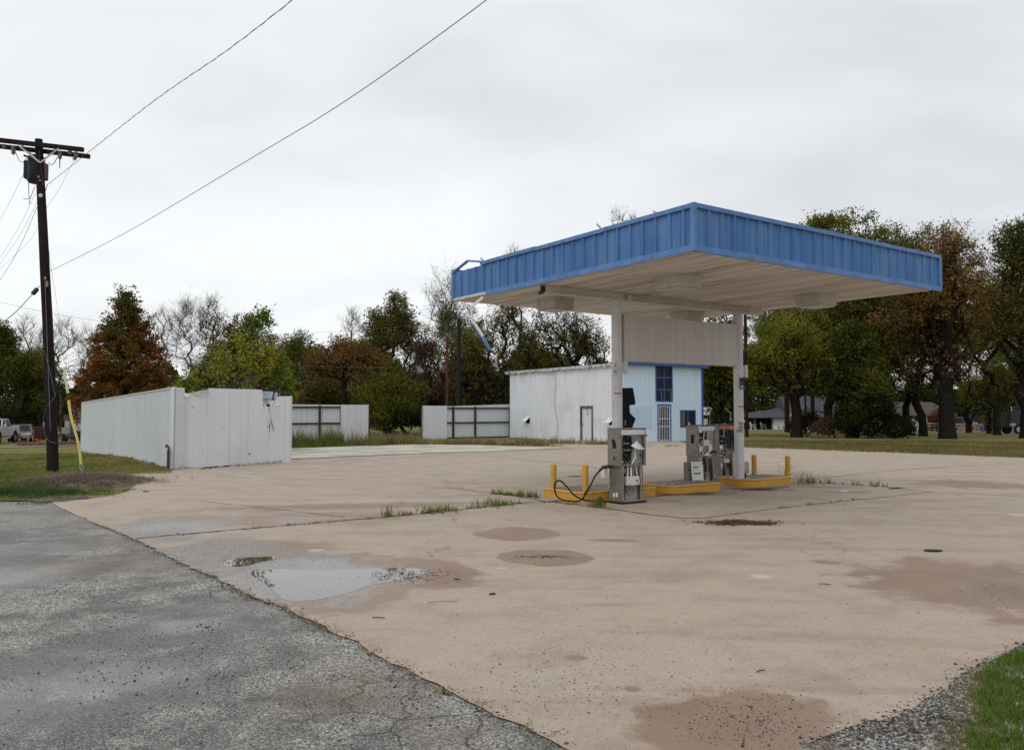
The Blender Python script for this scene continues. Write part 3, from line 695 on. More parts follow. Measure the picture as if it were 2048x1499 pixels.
for (px, py, sx, sy, n_, lab) in ((815, 1153, .24, .16, 260, 'wet brown leaf litter floating in the right end of the puddle'), (1087, 1115, .16, .05, 130, 'small heap of wet leaves inside the round stain'), (500, 1122, .2, .07, 40, 'specks of leaf litter in the small upper puddle')):
    p = G(px, py); blades('wet_leaves', p.x+rng.normal(0, sx, n_), p.y+rng.normal(0, sy, n_), 3, .006, L['straw'], .02, lab, .008, 2, cat='leaves', zf=lambda a, b: .0195, huebias=-.1)
# fallen leaves beyond the driveway
X = []; Y = []
for _ in range(2600):
    p = dpt(random.uniform(40, 165), random.uniform(56, 63)); X.append(p[0]); Y.append(p[1])
blades('fallen_leaves', X, Y, 1, .10, L['fallen'], .1, 'orange fallen leaves on the far side of the left driveway', .05, 2, cat='leaves')
# ------------------------------------------------------------------ helper: ribbed sheet in local frame, along +x, outside is -y
def ribbed(mb, L_, z0, z1, period=.305, h=.028, skip=None, th=.012, s0=0.0, waist=.02, top=None, minor=True):
    """top/z1 may be a function of s; skip(s) True leaves a gap"""
    zt = z1 if callable(z1) else (lambda s: z1); zb = z0 if callable(z0) else (lambda s: z0)
    prof = [(0, h), (.035, h), (.05, 0), (.125, 0), (.135, h*.22), (.15, h*.22), (.16, 0), (.205, 0), (.215, h*.22), (.23, h*.22), (.24, 0), (.29, 0)] if minor else [(0, h), (.03, h), (.045, 0), (.29, 0)]
    prof = [(a*period/.305, b) for a, b in prof]
    S = []; k = 0
    while k*period < L_:
        for a, b in prof:
            s = k*period+a
            if s < L_: S.append((s, b))
        k += 1
    S.append((L_, 0)); ext = [q for q in (skip or [])]
    S = sorted(set(S+[(q, 0) for q in ext]))
    V_ = []
    for s, b in S:
        x = s0+s
        V_ += [(x, -b, zb(s)), (x, -b, zt(s)), (x, -b+th, zb(s)), (x, -b+th, zt(s))]
    F_ = []
    n = len(S)
    for i in range(n-1):
        a = 4*i; b = a+4
        F_ += [(a, b, b+1, a+1), (a+2, a+3, b+3, b+2), (a+1, b+1, b+3, a+3), (a, a+2, b+2, b)]
    F_ += [(0, 1, 3, 2), (4*n-4, 4*n-2, 4*n-1, 4*n-3)]
    mb.add(V_, F_)
def placed(parent, name, mb, mat, loc, ang, **k):
    o = mb.build(name, mat, parent, **k); o.location = loc; o.rotation_euler = (0, 0, ang); return o
def textmesh(s, size, depth=.002, align='CENTER'):
    cu = bpy.data.curves.new('t', 'FONT'); cu.body = s; cu.size = size; cu.extrude = depth/2; cu.align_x = align; cu.offset = size*.004
    o = bpy.data.objects.new('t', cu); C.objects.link(o); dg = bpy.context.evaluated_depsgraph_get(); dg.update()
    me = bpy.data.meshes.new_from_object(o.evaluated_get(dg)); bpy.data.objects.remove(o); return me

# ------------------------------------------------------------------ canopy (origin: near corner on the ground; +x runs right-back, +y left-back)
ZF0, ZF1 = 4.22, 4.98
c0 = at(1388, 503, 11.51*CAMZ/1.7); ZF0 = c0.z
SC = CAMZ/1.7
S = 6.74*SC; S = 7.24
ct = at(1386, 406, c0.y); ZF1 = ct.z
can = thing('gas_station_canopy', 'large flat gas station canopy with ribbed blue metal fascia standing on two white columns', 'canopy', (c0.x, c0.y, 0), A)
WX, WY = 7.32, 7.22
def fasc(name, loc, ang, L_):
    mb = MB(); ribbed(mb, L_, ZF0+.10, ZF1-.07, .305, .034, minor=True); placed(can, name, mb, M['blue'], loc, ang)
fasc('fascia', (0, 0, 0), 0, WX)
fasc('fascia', (0, WY, 0), -PI/2, WY)
fasc('fascia', (WX, 0, 0), PI/2, WY)
fasc('fascia', (WX, WY, 0), PI, WX)
mb = MB()                                                     # bottom and top trims
mb.box(-.045, WX+.045, -.045, -.005, ZF0, ZF0+.105)
for (x0, x1, y0, y1) in ((-.045, WX+.045, WY+.005, WY+.045), (WX+.005, WX+.045, -.004, WY+.004)): mb.box(x0, x1, y0, y1, ZF0+.05, ZF0+.105)
mb.box(-.045, -.005, -.004, WY-1.35, ZF0, ZF0+.105)
mb.build('bottom_trim', M['blue_trim'], can, bevel=.004)
mb = MB()
for i in range(3):
    q = random.uniform(-.007, .007); mb.box(-.05+i*(WX+.1)/3, -.05+(i+1)*(WX+.1)/3-.006, -.05-abs(q)*.5, .06, ZF1-.075+q, ZF1+q)
for (x0, x1, y0, y1) in ((-.05, WX+.05, WY-.06, WY+.05), (WX-.06, WX+.05, .062, WY-.062)): mb.box(x0, x1, y0, y1, ZF1-.075, ZF1)
[mb.box(-.05-abs(q)*.5, .06, .062+i*(WY-1.212)/3, .062+(i+1)*(WY-1.212)/3-.008, ZF1-.075+q, ZF1+q) for i, q in enumerate((.0, -.009, .006))]
mb.each('top_trim', M['blue_trim'], can, bevel=.005)
mb = MB(); mb.box(-.052, .022, -.052, .022, ZF0+.003, ZF1+.004)
for x, y in ((WX, 0), (0, WY), (WX, WY)): mb.box(x-.03 if x else -.052, x+.052 if x else .03, y-.03 if y else -.052, y+.052 if y else .03, ZF0+.03, ZF1-.08)
mb.each('corner_trim', M['blue_trim'], can, bevel=.004)
mb = MB()                                                     # sprung piece of the top trim
mb.bar((-.01, WY-.03, ZF1-.04), (-.02, WY-.62, ZF1+.11), .06, .04); mb.bar((-.02, WY-.62, ZF1+.108), (-.03, WY-1.2, ZF1-.0), .06, .04)
mb.build('loose_trim', M['blue_trim'], can, bevel=.004)
for y, zz in ((WY-1.25, .09), (2.15, .10), (.75, .04)):
    mb = MB(); mb.bar((.02, y, ZF1-.02), (-.02, y+.10, ZF1+zz), .03, .03); mb.build('bent_clip', M['galv'], can)
def soff():                                                   # soffit planks run left-back; lapped joints
    mb = MB(); n = 24; w = (WX-.06)/n
    for i in range(n):
        x = .03+i*w; mb.box(x, x+w-.012, .03, WY-.03, ZF0+.035, ZF0+.055); mb.box(x+w-.012, x+w, .03, WY-.03, ZF0+.045, ZF0+.06)
    return mb
soff().build('soffit', M['soffit'], can)
mb = MB(); mb.box(.05, WX-.05, .05, WY-.05, ZF1-.32, ZF1-.26); mb.build('roof_deck', M['galv'], can)
# columns
colL = at(1237, 587, 16.97); colR = at(1472, 615, 19.3)
def loc(w):                                                   # world -> canopy local
    d = Vector((w[0]-c0.x, w[1]-c0.y, 0)); return Vector((d.dot(U), d.dot(V), w[2] if len(w) > 2 else 0))
CL = loc(G(1237.5, 972, .2)); 
CL = loc((at(1237.5, 700, 16.97).x, 16.97)); CR = loc((at(1472, 700, 19.3).x, 19.3))
ym = (CL.y+CR.y)/2; CL.y = ym; CR.y = ym
ZC = ZF0+.03
def column(c):
    mb = MB(); mb.cyl((c.x, c.y), .113, .185, ZC-.10, 28); o = mb.build('column', M['column'], can, smooth=True)
    mb = MB(); mb.box(c.x-.17, c.x+.17, c.y-.17, c.y+.17, .185, .20)
    for sx in (-.13, .13):
        for sy in (-.13, .13): mb.cyl((c.x+sx, c.y+sy), .018, .20, .235, 6)
    mb.build('base_plate', M['column'], o); return o
oL = column(CL); oR = column(CR)
mb = MB()                                                     # beam under the soffit, through both columns
x0, x1 = .25, WX-.4
mb.box(x0, x1, ym-.09, ym+.09, ZC-.02, ZC+.003); mb.box(x0, x1, ym-.09, ym-.075, ZC-.13, ZC-.02); mb.box(x0, x1, ym+.075, ym+.09, ZC-.13, ZC-.02); mb.box(x0, x1, ym-.11, ym+.11, ZC-.145, ZC-.13)
mb.build('beam', M['beige'], can, bevel=.003)
# light boxes under the soffit
def lightbox(x, y, w=.60, d=.60, h=.23):
    mb = MB(); mb.box(x-w/2, x+w/2, y-d/2, y+d/2, ZF0-h+.04, ZF0+.034); o = mb.build('light_fixture', M['beige'], can, bevel=.01)
    mb = MB(); mb.box(x-w/2+.03, x+w/2-.03, y-d/2+.03, y+d/2-.03, ZF0-h+.005, ZF0-h+.037); mb.build('lens', M['beige'], o, bevel=.01)
    mb = MB(); mb.box(x-w/2-.03, x+w/2+.03, y-d/2-.03, y+d/2+.03, ZF0+.020, ZF0+.033); mb.build('lip', M['beige'], o)
def soffpt(px, py, z): return loc(G2r(px, py, z))
def G2r(px, py, z): r = ray(px, py); t = (z-CAMZ)/r.z; return (r.x*t, r.y*t)
LX0 = soffpt(1359, 556, ZF0+.0); 
LB = [soffpt(1359, 570, ZF0-.12), soffpt(1103, 613, ZF0-.12), soffpt(1633, 605, ZF0-.12), soffpt(1379, 636, ZF0-.12)]
lights = LB
# snap to a rectangular layout
xa = (LB[0].x+LB[1].x)/2; xb = (LB[2].x+LB[3].x)/2; ya = (LB[0].y+LB[2].y)/2; yb = (LB[1].y+LB[3].y)/2
print('lights', [tuple(round(q, 2) for q in v) for v in LB], 'cols', CL, CR)
for (x, y) in ((xa, ya), (xa, yb), (xb, ya), (xb, yb)): lightbox(x, y)
mb = MB()
def cond(p, q): mb.tube([p, ((p[0]*.6+q[0]*.4), p[1]*.6+q[1]*.4, p[2]-.03), ((p[0]*.3+q[0]*.7), p[1]*.3+q[1]*.7, p[2]+.005), q], .012, 6)
zc = ZF0-.005
cond((xa+.3, ya+.3, zc), (CL.x+.35, ym-.12, zc)); cond((xa+.4, yb-.3, zc), (CL.x-.05, ym+.12, zc)); cond((xb+.1, ya+.47, zc), (CR.x+.2, ym-.12, zc-.05)); cond((CL.x+.2, ym-.16, zc-.05), (CR.x, ym-.16, zc-.06))
mb.tube([(CR.x+.2, ym-.2, zc), (CR.x+.22, ym-.2, zc-.14)], .03, 8); mb.tube([(CL.x+.22, ym-.17, zc), (CL.x+.22, ym-.17, zc-.12)], .05, 8)
mb.build('conduit', M['beige'], can)
mb = MB(); mb.box(.20, .25, ym-.03, ym+.03, ZC-.16, ZC-.01); mb.tube([(.23, ym, ZC-.12), (.13, ym-.04, ZC-.17)], .035, 8); mb.build('flood_lamp', M['dkgrey'], can)
# sign board between the columns
zt, zb = at(1247, 627.6, 16.97).z, at(1247, 721, 16.97).z
mb = MB(); mb.box(CL.x+.13, CR.x-.22, ym-.11, ym+.11, zb, zt); sb = mb.build('sign_board', M['board'], can, bevel=.006)
mb = MB()
for xx in (CL.x+.118, CR.x-.235): mb.box(xx, xx+.011, ym-.112, ym+.112, zb-.005, zt+.005)
mb.each('frame', M['beige'], sb); mb = MB(); mb.box(CR.x-.218, CR.x-.12, ym-.09, ym+.09, zb, zt+.0); mb.build('end_cap', M['board'], sb)
# column brackets
def bracket(c, o, za, zb_):
    mb = MB(); mb.box(c.x-.2, c.x-.115, ym-.12, ym-.09, za, zb_); mb.box(c.x+.115, c.x+.2, ym-.12, ym-.09, za, zb_); mb.box(c.x-.2, c.x+.2, ym-.09, ym-.07, za+.02, zb_-.02)
    b = mb.each('bracket', M['column'], o); mb = MB()
    for z in (za+.05, zb_-.1): mb.tube([(c.x-.165, ym-.125, z), (c.x-.165, ym-.121, z)], .018, 8)
    mb.each('bolt_hole', M['black'], b)
bracket(CL, oL, at(1237, 748, 16.97).z, at(1237, 722, 16.97).z); bracket(CR, oR, at(1472, 755, 19.3).z, at(1472, 730, 19.3).z)
# wrapped decals: x runs round the column
CA = math.atan2(-(c0.y+CR.x*0+16), 0)
def wrap(c, me_or_quads, r=.1155, a0=0.0, z0=0):
    def f(x, z): 
        a = -PI/2-A+a0+x/r; return (c.x+r*math.cos(a), c.y+r*math.sin(a), z0+z)
    return f
def decal(c, o, name, mat, rects, a0, z0, r=.1152):
    f = wrap(c, None, r, a0, z0); mb = MB()
    for (x0_, x1_, za, zb_) in rects:
        k = max(1, int((x1_-x0_)/.012))
        for i in range(k):
            p = x0_+(x1_-x0_)*i/k; q = x0_+(x1_-x0_)*(i+1)/k
            mb.add([f(p, za), f(q, za), f(q, zb_), f(p, zb_)], [(0, 1, 2, 3)])
    return mb.build(name, mat, o, fix=False)
def rules(c, o, z0, a0):
    d = decal(c, o, 'safety_notice', M['paper'], [(0, .15, -.33, 0)], a0, z0, .1150)
    decal(c, d, 'red_print', M['redink'], [(-.01, .16, 0, .03), (.012, .018, -.13, -.03)]+[(.03, .14, -.02-.022*i-.005, -.02-.022*i) for i in range(4)], a0, z0, .1160)
    decal(c, d, 'small_print', M['ink'], [(.03, random.uniform(.09, .14), -.13-.02*i-.005, -.13-.02*i) for i in range(9)]+[(.01, .02, z, z+.014) for z in (-.16, -.22, -.26, -.30)], a0, z0, .1160)
rules(CL, oL, at(1240, 788, 16.97).z, -.60); rules(CR, oR, at(1475, 814, 19.3).z, -.20)
def wraptext(c, o, s, size, z, x, a0=0):
    me = textmesh(s, size, align='LEFT'); f = wrap(c, None, .1165, a0, z)
    for v in me.vertices: v.co = f(v.co.x*.82+x, v.co.y)
    me.materials.clear(); me.materials.append(M['black_ink']); t = bpy.data.objects.new('number_lettering', me); C.objects.link(t); t.parent = o
zt_ = at(1475, 855, 19.3).z
ph = math.atan2(0.33, 1)
wraptext(CR, oR, '901', .118, at(1475, 849.8, 19.3).z, 0, -.40); wraptext(CR, oR, '641', .118, at(1475, 857.0, 19.3).z, 0, -.40); wraptext(CR, oR, '0901', .122, at(1475, 864.5, 19.3).z, 0, -.80)
bs = MB(); bs.box(CR.x-.10, CR.x+.05, ym-.135, ym-.125, at(1472, 778, 19.3).z, at(1472, 755.5, 19.3).z); b = bs.build('notice_sign', M['navy'], oR)
mb = MB(); zz = at(1472, 765, 19.3).z
mb.tube([(CR.x-.03+.035*math.cos(a), ym-.138, zz+.035*math.sin(a)) for a in np.linspace(0, 5.2, 14)], .006, 5)
mb.build('emblem', M['redlens'], b); mb = MB()
mb.add([(CR.x-.075, ym-.137, zz-.02), (CR.x-.03, ym-.137, zz-.02), (CR.x-.06, ym-.137, zz+.01)], [(0, 1, 2)])
for i, wd in enumerate((.09, .12)): mb.box(CR.x-.09, CR.x-.09+wd, ym-.138, ym-.136, zz-.09-.035*i, zz-.075-.035*i)
mb.each('lettering', M['paper'], b)
# hanging strips
mb = MB()
def wl(px, py, D): p = at(px, py, D); q = loc(p); return (q.x, q.y, p.z)
DH = 16.6*SC*.99
mb.bar(wl(966, 594, 17.1), wl(942, 614, 17.2), .02, .055); mb.bar(wl(942, 614, 17.2), wl(945, 641, 17.2), .02, .05)
mb.build('bent_trim', M['white'], can); mb = MB()
mb.bar(wl(945, 640, 17.2), wl(966, 672, 17.2), .015, .06); mb.build('bent_trim', M['white'], can); mb = MB()
mb.bar(wl(946, 648, 17.21), wl(979, 699, 17.2), .02, .035); mb.bar(wl(966, 672, 17.2), wl(981, 699, 17.2), .015, .05); mb.build('bent_trim', M['blue_trim'], can)
mb = MB(); mb.tube([wl(981, 698, 17.2), wl(985, 706, 17.2), wl(1000, 716, 17.2)], .004, 4); mb.build('wire', M['wire'], can)
mb = MB(); mb.box(-.03, .02, WY-1.33, WY-.02, ZF0+.04, ZF0+.09)
for i in range(9): y = WY-1.3+i*.14; mb.bar((-.03, y, ZF0+.09), (-.05, y+.1, ZF0+.07-.02*(i % 3)), .02, .012)
mb.build('torn_edge', M['white'], can)

# ------------------------------------------------------------------ islands
def island(near_px, near_py, left_px, left_py, right_px, right_py, label, Zt=.205, sh=.0):
    n = G(near_px, near_py, Zt)-U*sh; l = G(left_px, left_py, Zt); r = G(right_px, right_py, Zt)
    Lx = max(1.2, (r-n).dot(U)); Wy = 1.25 if sh else max(.95, min(1.2, (l-n).dot(V)))
    t = thing('pump_island', label, 'island', (n.x, n.y, 0), A, 'yellow kerbed pump islands')
    def rr(g, rad=.22, k=6):
        pts = []
        for (cx, cy, a0) in ((rad, rad, PI), (Lx-rad*.4, rad*.4, 1.5*PI), (Lx-rad, Wy-rad, 0), (rad*.4, Wy-rad*.4, .5*PI)):
            rd = rad if (cx == rad or cx == Lx-rad) else rad*.4
            for i in range(k+1):
                a = a0+PI/2*i/k; pts.append((cx+(rd+g)*math.cos(a), cy+(rd+g)*math.sin(a)))
        return pts
    o = rr(0); mb = MB(); mb.prism(o, .0, Zt-.035); mb.build('kerb_face', M['yellow'], t, smooth=True)
    mb = MB(); P = [Vector((x, y, Zt-.022)) for x, y in rr(-.012)]; P.append(P[0]); P.append(P[1]); mb.tube(P, .028, 8, False); mb.build('kerb_nosing', M['yellow'], t, smooth=True)
    mb = MB(); mb.prism(rr(-.025), Zt-.03, Zt-.004); mb.build('island_top', M['island_top'], t)
    return t, Lx, Wy, n
i1 = island(1173, 984, 1099, 976, 1308, 972.5, 'left yellow-kerbed island behind the single near pump', sh=.14)
i2 = island(1343, 971.5, 1285, 963.5, 1438, 963.5, 'middle yellow-kerbed island with a bare top')
i3 = island(1499, 958.5, 1435, 954, 1585, 952, 'right yellow-kerbed island under the numbered column')
print('islands', [(round(q[1], 2), round(q[2], 2)) for q in (i1, i2, i3)])
def ilocal(i, x, y): return i[3]+U*x+V*y
def bollard(px, top, D, label):
    tp = at(px, top, D); mb = MB(); r = .062
    mb.cyl((0, 0), r, 0, tp.z-.2-.006, 20); mb.tube([(0,0,tp.z-.2-.006), (0,0,tp.z-.2)], [r, r*.9], 20)
    o = mb.build('bollard', M['yellow_b'], None, smooth=True, loc=(tp.x, tp.y, .2)); tag(o, label, 'bollard', 'yellow bollards on the pump islands')
bollard(1107, 928, i1[3].y+.93, 'leftmost short yellow bollard, on the outer corner of the left island')
bollard(1170.5, 930, i1[3].y+.22, 'short yellow bollard second from the left, beside the hose')
bollard(1508, 909, i3[3].y+1.42, 'yellow bollard just right of the numbered column')
bollard(1575, 911, i3[3].y+1.12, 'rightmost yellow bollard, at the end of the right island')
# small things on the islands
p = ilocal(i2, .35, .45); mb = MB(); mb.cyl((0, 0), .16, 0, .012, 14); mb.cyl((.02, 0), .05, .012, .06, 10); o = mb.build('sump_cover', M['grey'], None, loc=(p.x, p.y, .201)); tag(o, 'grey round sump cover with stub on the middle yellow island', 'cover')
p = at(1488, 940, i3[3].y+.7); t = thing('junction_box', 'light grey metal box on a short black post beside the numbered column', 'box', (p.x, p.y, .2), A)
mb = MB(); mb.box(-.09, .09, -.05, .05, .10, .36); mb.build('box_body', M['galv'], t, bevel=.006); mb = MB(); mb.box(-.05, .05, -.03, .03, 0, .10); mb.tube([(-.16, 0, .05), (-.06, 0, .06)], .04, 8); mb.build('post', M['black'], t)
mb = MB(); mb.box(.092, .10, -.055, .055, .095, .37); mb.build('door', M['dkgrey'], t)
p = at(1509, 950, i3[3].y+1.35); mb = MB(); mb.cyl((0,0), .06, 0, .05, 10); mb.tube([(-.05,0,.04),(.0,0,.12),(.06,.02,.1)], .018, 6); o = mb.build('pipe_stub', M['galv'], None, loc=(p.x, p.y, .201)); tag(o, 'small galvanized pipe stub at the foot of the bollard right of the column', 'pipe')

# ------------------------------------------------------------------ fuel dispensers
def dispenser(c, label, hw=.68, hd=.36, bw=.56, hz=(.74, 1.46), variant=0, az=A):
    t = thing('fuel_dispenser', label, 'fuel pump', (c[0], c[1], 0), az, 'gutted fuel dispensers')
    # origin at near-left corner of the lower cabinet; +x along the front, +y back
    X0, X1 = .0, bw; Z0, Z1 = hz; off = (hw-bw)/2+.02
    H0, H1 = -off*.55, -off*.55+hw
    mb = MB(); mb.box(-.05, bw+.06, -.05, hd+.05, 0, .045); mb.build('base_tray', M['black'], t, bevel=.006)
    mb = MB(); mb.box(0, .025, 0, hd, .045, Z0); sp = mb.build('side_panel', M['alu'], t, bevel=.003)
    mb = MB(); mb.box(-.003, -.0005, .12, .17, .14, .22); mb.box(-.003, -.0005, .20, .25, .13, .21); mb.each('sticker', M['paper'], sp)
    mb = MB(); mb.box(-.004, 0, .10, .27, .44, .66); mb.build('embossed_panel', M['alu'], sp, bevel=.002)
    mb = MB(); mb.box(bw-.025, bw, 0, hd, .045, Z0); mb.build('side_panel', M['alu'], t, bevel=.003)
    mb = MB(); mb.box(.025, bw-.09, hd-.02, hd, .25, Z0-.15) if variant != 1 else mb.box(.22, bw-.025, hd-.02, hd, .045, Z0-.05); mb.build('back_panel', M['alu2'] if variant else M['alu2'], t)
    mb = MB(); mb.box(.025, .05, 0, .02, .045, Z0); mb.box(bw-.06, bw-.025, 0, .02, .045, Z0); mb.box(.025, bw-.025, 0, .03, .045, .07); mb.build('cabinet_frame', M['alu2'], t, bevel=.003)
    mb = MB(); mb.box(.17, bw-.05, .10, .12, .06, .36); mb.build('rusty_plate', M['rusty_panel'], t, bevel=.003)
    # junction box with two risers
    if variant == 0:
        jx, jz = .14, .36
        mb = MB(); mb.box(jx, jx+.32, -.02, .09, jz, jz+.17); jb = mb.build('junction_box', M['white_metal'], t, bevel=.012)
        mb = MB(); mb.box(jx+.22, jx+.265, -.024, -.0205, jz+.06, jz+.105); mb.build('warning_label', M['redlens'], jb)
        mb = MB(); [mb.tube([(jx+a, -.022, jz+b), (jx+a, -.032, jz+b)], .012, 8) for a in (.03, .29) for b in (.03, .14)]; mb.each('bolt', M['galv'], jb)
        mb = MB(); mb.tube([(.20, .05, jz+.17), (.20, .05, .78)], .016, 8); mb.tube([(.29, .05, jz+.17), (.29, .05, .72), (.33, .05, .80), (.40, .05, .88), (.40, .05, 1.1)], .016, 8); mb.tube([(.42, .08, .95), (.45, .06, .6), (.50, .05, jz+.02)], .013, 8)
        mb.build('conduit', M['white'], t, smooth=True)
    else:
        mb = MB(); mb.box(.16, .36, -.03, .08, .98, 1.12) if variant == 1 else mb.box(.2, .4, .0, .1, .5, .6); jb = mb.build('junction_box', M['white_metal'], t, bevel=.012)
        mb = MB(); mb.tube([(.19, .03, .98), (.19, .03, .74), (.10, .03, .66), (.10, .03, .3)], .014, 8); mb.tube([(.27, .03, .98), (.27, .03, .84), (.31, .03, .80)], .012, 8); mb.tube([(.05, .03, 1.0), (.09, .03, .66)], .012, 8); mb.tube([(.26, .02, 1.5), (.2, .02, 1.12)], .014, 6)
        mb.build('conduit', M['white'] if variant == 1 else M['galv'], t, smooth=True)
    # valves and meters
    r_ = random.Random(variant+3); mb = MB()
    for i in range(5): x = r_.uniform(.08, .34); z = r_.uniform(.55, .76); mb.tube([(x, .12, z), (x+r_.uniform(-.05, .05), .12, z+.07)], r_.uniform(.03, .055), 10)
    mb.build('flow_meter', M['brass'] if variant == 0 else M['redbrown'], t, smooth=True); mb = MB()
    for i in range(4): x = r_.uniform(.08, .3); z = r_.uniform(.12, .5); mb.box(x, x+.10, .10, .24, z, z+.11); mb.tube([(x+.05, .1, z+.1), (x+.05, .1, z+.22)], .02, 8)
    mb.build('pump_valve', M['dkgrey'], t, bevel=.012); mb = MB()
    for i in range(7): x = r_.uniform(.06, .42); mb.tube([(x, .08, .12+r_.random()*.2), (x+r_.uniform(-.05, .05), .09, .5), (x+r_.uniform(-.08, .08), .12, Z0+.1)], .008, 6)
    mb.build('pipe', M['galv'], t, smooth=True)
    # head
    hL = MB(); hL.box(H0, H0+.025, 0-.01, hd, Z0, Z1); s = hL.build('head_side', M['alu'], t, bevel=.004)
    mb = MB()
    if variant == 0: mb.slab([(0,0),(0,0)], 0, 0) if 0 else None; mb.add([(H0-.003, .10, Z0+.35), (H0-.003, .20, Z0+.33), (H0-.003, .24, Z0+.50), (H0-.003, .17, Z0+.53), (H0-.003, .12, Z0+.45)], [(0,1,2,3,4)]); mb.add([(H0-.003, .12, Z0+.13), (H0-.003, .20, Z0+.11), (H0-.003, .17, Z0+.19)], [(0,1,2)])
    else: mb.box(H0-.003, H0-.001, .1, .2, Z0+.3, Z0+.5)
    mb.each('nozzle_socket', M['black'], s, fix=False)
    mb = MB(); mb.box(H0-.03, H0, -.02, .05, Z1-.16, Z1-.11); mb.box(H1, H1+.03, -.02, .05, Z1-.16, Z1-.11); mb.each('latch', M['alu'], t, bevel=.003)
    mb = MB(); mb.box(H1-.025, H1, -.01, hd, Z0, Z1); mb.build('head_side', M['alu'], t, bevel=.004)
    mb = MB(); mb.box(H0, H1, -.02, hd+.01, Z1-.012, Z1+.012); mb.build('head_top', M['alu'] if variant == 0 else M['dkgrey'], t, bevel=.004)
    mb = MB(); mb.box(H0+.03, H1-.03, -.015, .03, Z1-.12, Z1-.02); tr = mb.build('top_rail', M['white_metal'] if variant != 2 else M['orange'], t, bevel=.006)
    mb = MB(); mb.box(H0+.025, H1-.025, -.012, .04, Z0, Z0+.035); mb.box(H0+.025, H0+.05, -.012, .02, Z0, Z1-.12); mb.box(H1-.05, H1-.025, -.012, .02, Z0, Z1-.12); mb.build('head_frame', M['alu'], t, bevel=.003)
    mb = MB()
    if variant == 0: mb.box(H0+.36, H1-.026, .06, .075, Z0+.036, Z1-.13)
    elif variant == 1: mb.box(H0+.34, H1-.026, .005, .02, Z0-.04, Z1-.03)
    else: mb.box(H1-.2, H1-.026, .2, .215, Z0+.1, Z1-.13)
    pl = mb.build('inner_panel', M['alu2'], t, bevel=.003); mb = MB()
    if variant == 0: mb.box(H1-.10, H1-.075, .055, .0595, Z0+.17, Z0+.21); [mb.box(H0+.40+i*.05, H0+.41+i*.05, .055, .0595, Z1-.2, Z1-.185) for i in range(4)]
    else: mb.box(H1-.06, H1-.05, .0, .0045, Z0+.1, Z0+.2)
    mb.each('slot', M['black'], pl)
    if variant == 1: mb = MB(); mb.tube([(H0+.37, -.0, Z0+.0)]+[(H0+.47-.10*math.cos(a), 0, Z0+.28+.10*math.sin(a)) for a in np.linspace(0, PI, 10)]+[(H0+.57, 0, Z0)], .006, 5); mb.build('recess_moulding', M['alu'], pl)
    # electronics
    mb = MB(); e0, e1 = (H0+.06, H0+.37) if variant != 2 else (H0+.12, H0+.45)
    mb.box(e0+.04, e1-.03, .10, .26, Z0+.30, Z1-.17); mb.box(e0+.06, e1, .07, .24, Z0+.10, Z0+.22) if variant == 0 else None; mb.box(e0+.1, e1-.02, .13, .2, Z0+.2, Z0+.3) if variant == 2 else None
    for i in range(26): x = r_.uniform(e0, e1-.05); z = r_.uniform(Z0+.26, Z1-.2); q = r_.uniform(.02, .05); mb.box(x, x+q, .05, .10, z, z+q*r_.uniform(.4, 1.2))
    el = mb.build('electronics', M['dkgrey'], t, bevel=.003); mb = MB()
    for i in range(14): x = e0+.05+(i % 7)*.032; z = Z1-.30-(i//7)*.13; mb.box(x, x+.016, .042, .05, z, z+.03)
    for i in range(3): mb.box(e0+.05+i*.09, e0+.09+i*.09, .066, .07, Z0+.05, Z0+.09)
    mb.each('terminal_strip', M['white_metal'], el)
    mb = MB()
    for i in range(9): x = r_.uniform(e0, e1); mb.tube(curve_pts([(x, .04, Z1-.16), (x+r_.uniform(-.08, .08), .02, Z0+.35), (x+r_.uniform(-.08, .08), .05, Z0+.2), (r_.uniform(e0, e1), .06, Z0+.02)], 4), .006, 5)
    mb.build('wiring', M['black'], t)
    if variant == 0:
        mb = MB(); mb.add([(H0+.26, -.03, Z0+.39), (H0+.38, -.05, Z0+.47), (H0+.44, .0, Z0+.49), (H0+.60, -.06, Z0+.31), (H0+.38, -.10, Z0+.32)], [(0,1,2,3,4)])
        mb.add([(q[0]+.002, q[1]+.006, q[2]+.004) for q in mb.v[:5]], [(4,3,2,1,0)]); pp = mb.build('bent_plate', M['paper'], t, fix=False)
        mb = MB(); mb.box(H0+.22, H0+.33, .03, .06, Z1-.155, Z1-.125); mb.build('blue_label', M['blue_dark'], t)
    return t
near1 = G(1244, 1009); p = near1+V*.02-U*.0
d1 = dispenser((near1.x, near1.y), 'gutted stainless fuel pump standing alone in front of the left island, nearest the camera', variant=0)
# nozzle stub and hose lying left of it
mb = MB(); q0 = at(1222, 932, near1.y+.22); qa = at(1206, 934, q0.y-.12); qb = at(1199, 941, q0.y-.2); 
mb.tube([q0, qa], [.036, .034], 10); mb.tube([qa, qb], [.032, .024], 10); hs = thing('fuel_hose', 'black fuel hose looping from the near pump over the kerb to a nozzle', 'hose', (q0.x, q0.y, 0))
o = mb.build('swivel', M['rust'], hs, smooth=True); o.location = (-q0.x, -q0.y, 0)
D0 = i1[3].y
hose = [(1199,941,q0.y-.2), (1190,952,15.9), (1182,968,15.7), (1170,990,15.6), (1160,1000,15.62), (1150,1002.5,15.62), (1125,999,15.8), (1113,990,15.95), (1109,975,16.0), (1112,963,16.0), (1121,961,16.0), (1133,972,15.9), (1148,989,15.75), (1164,998,15.65), (1172,1000,15.6), (1182,1001,15.6)]
mb = MB(); P = curve_pts([at(*q) for q in hose], 8); mb.tube(P, .0165, 8); o = mb.build('hose', M['rubber'], hs, smooth=True); o.location = (-q0.x, -q0.y, 0)
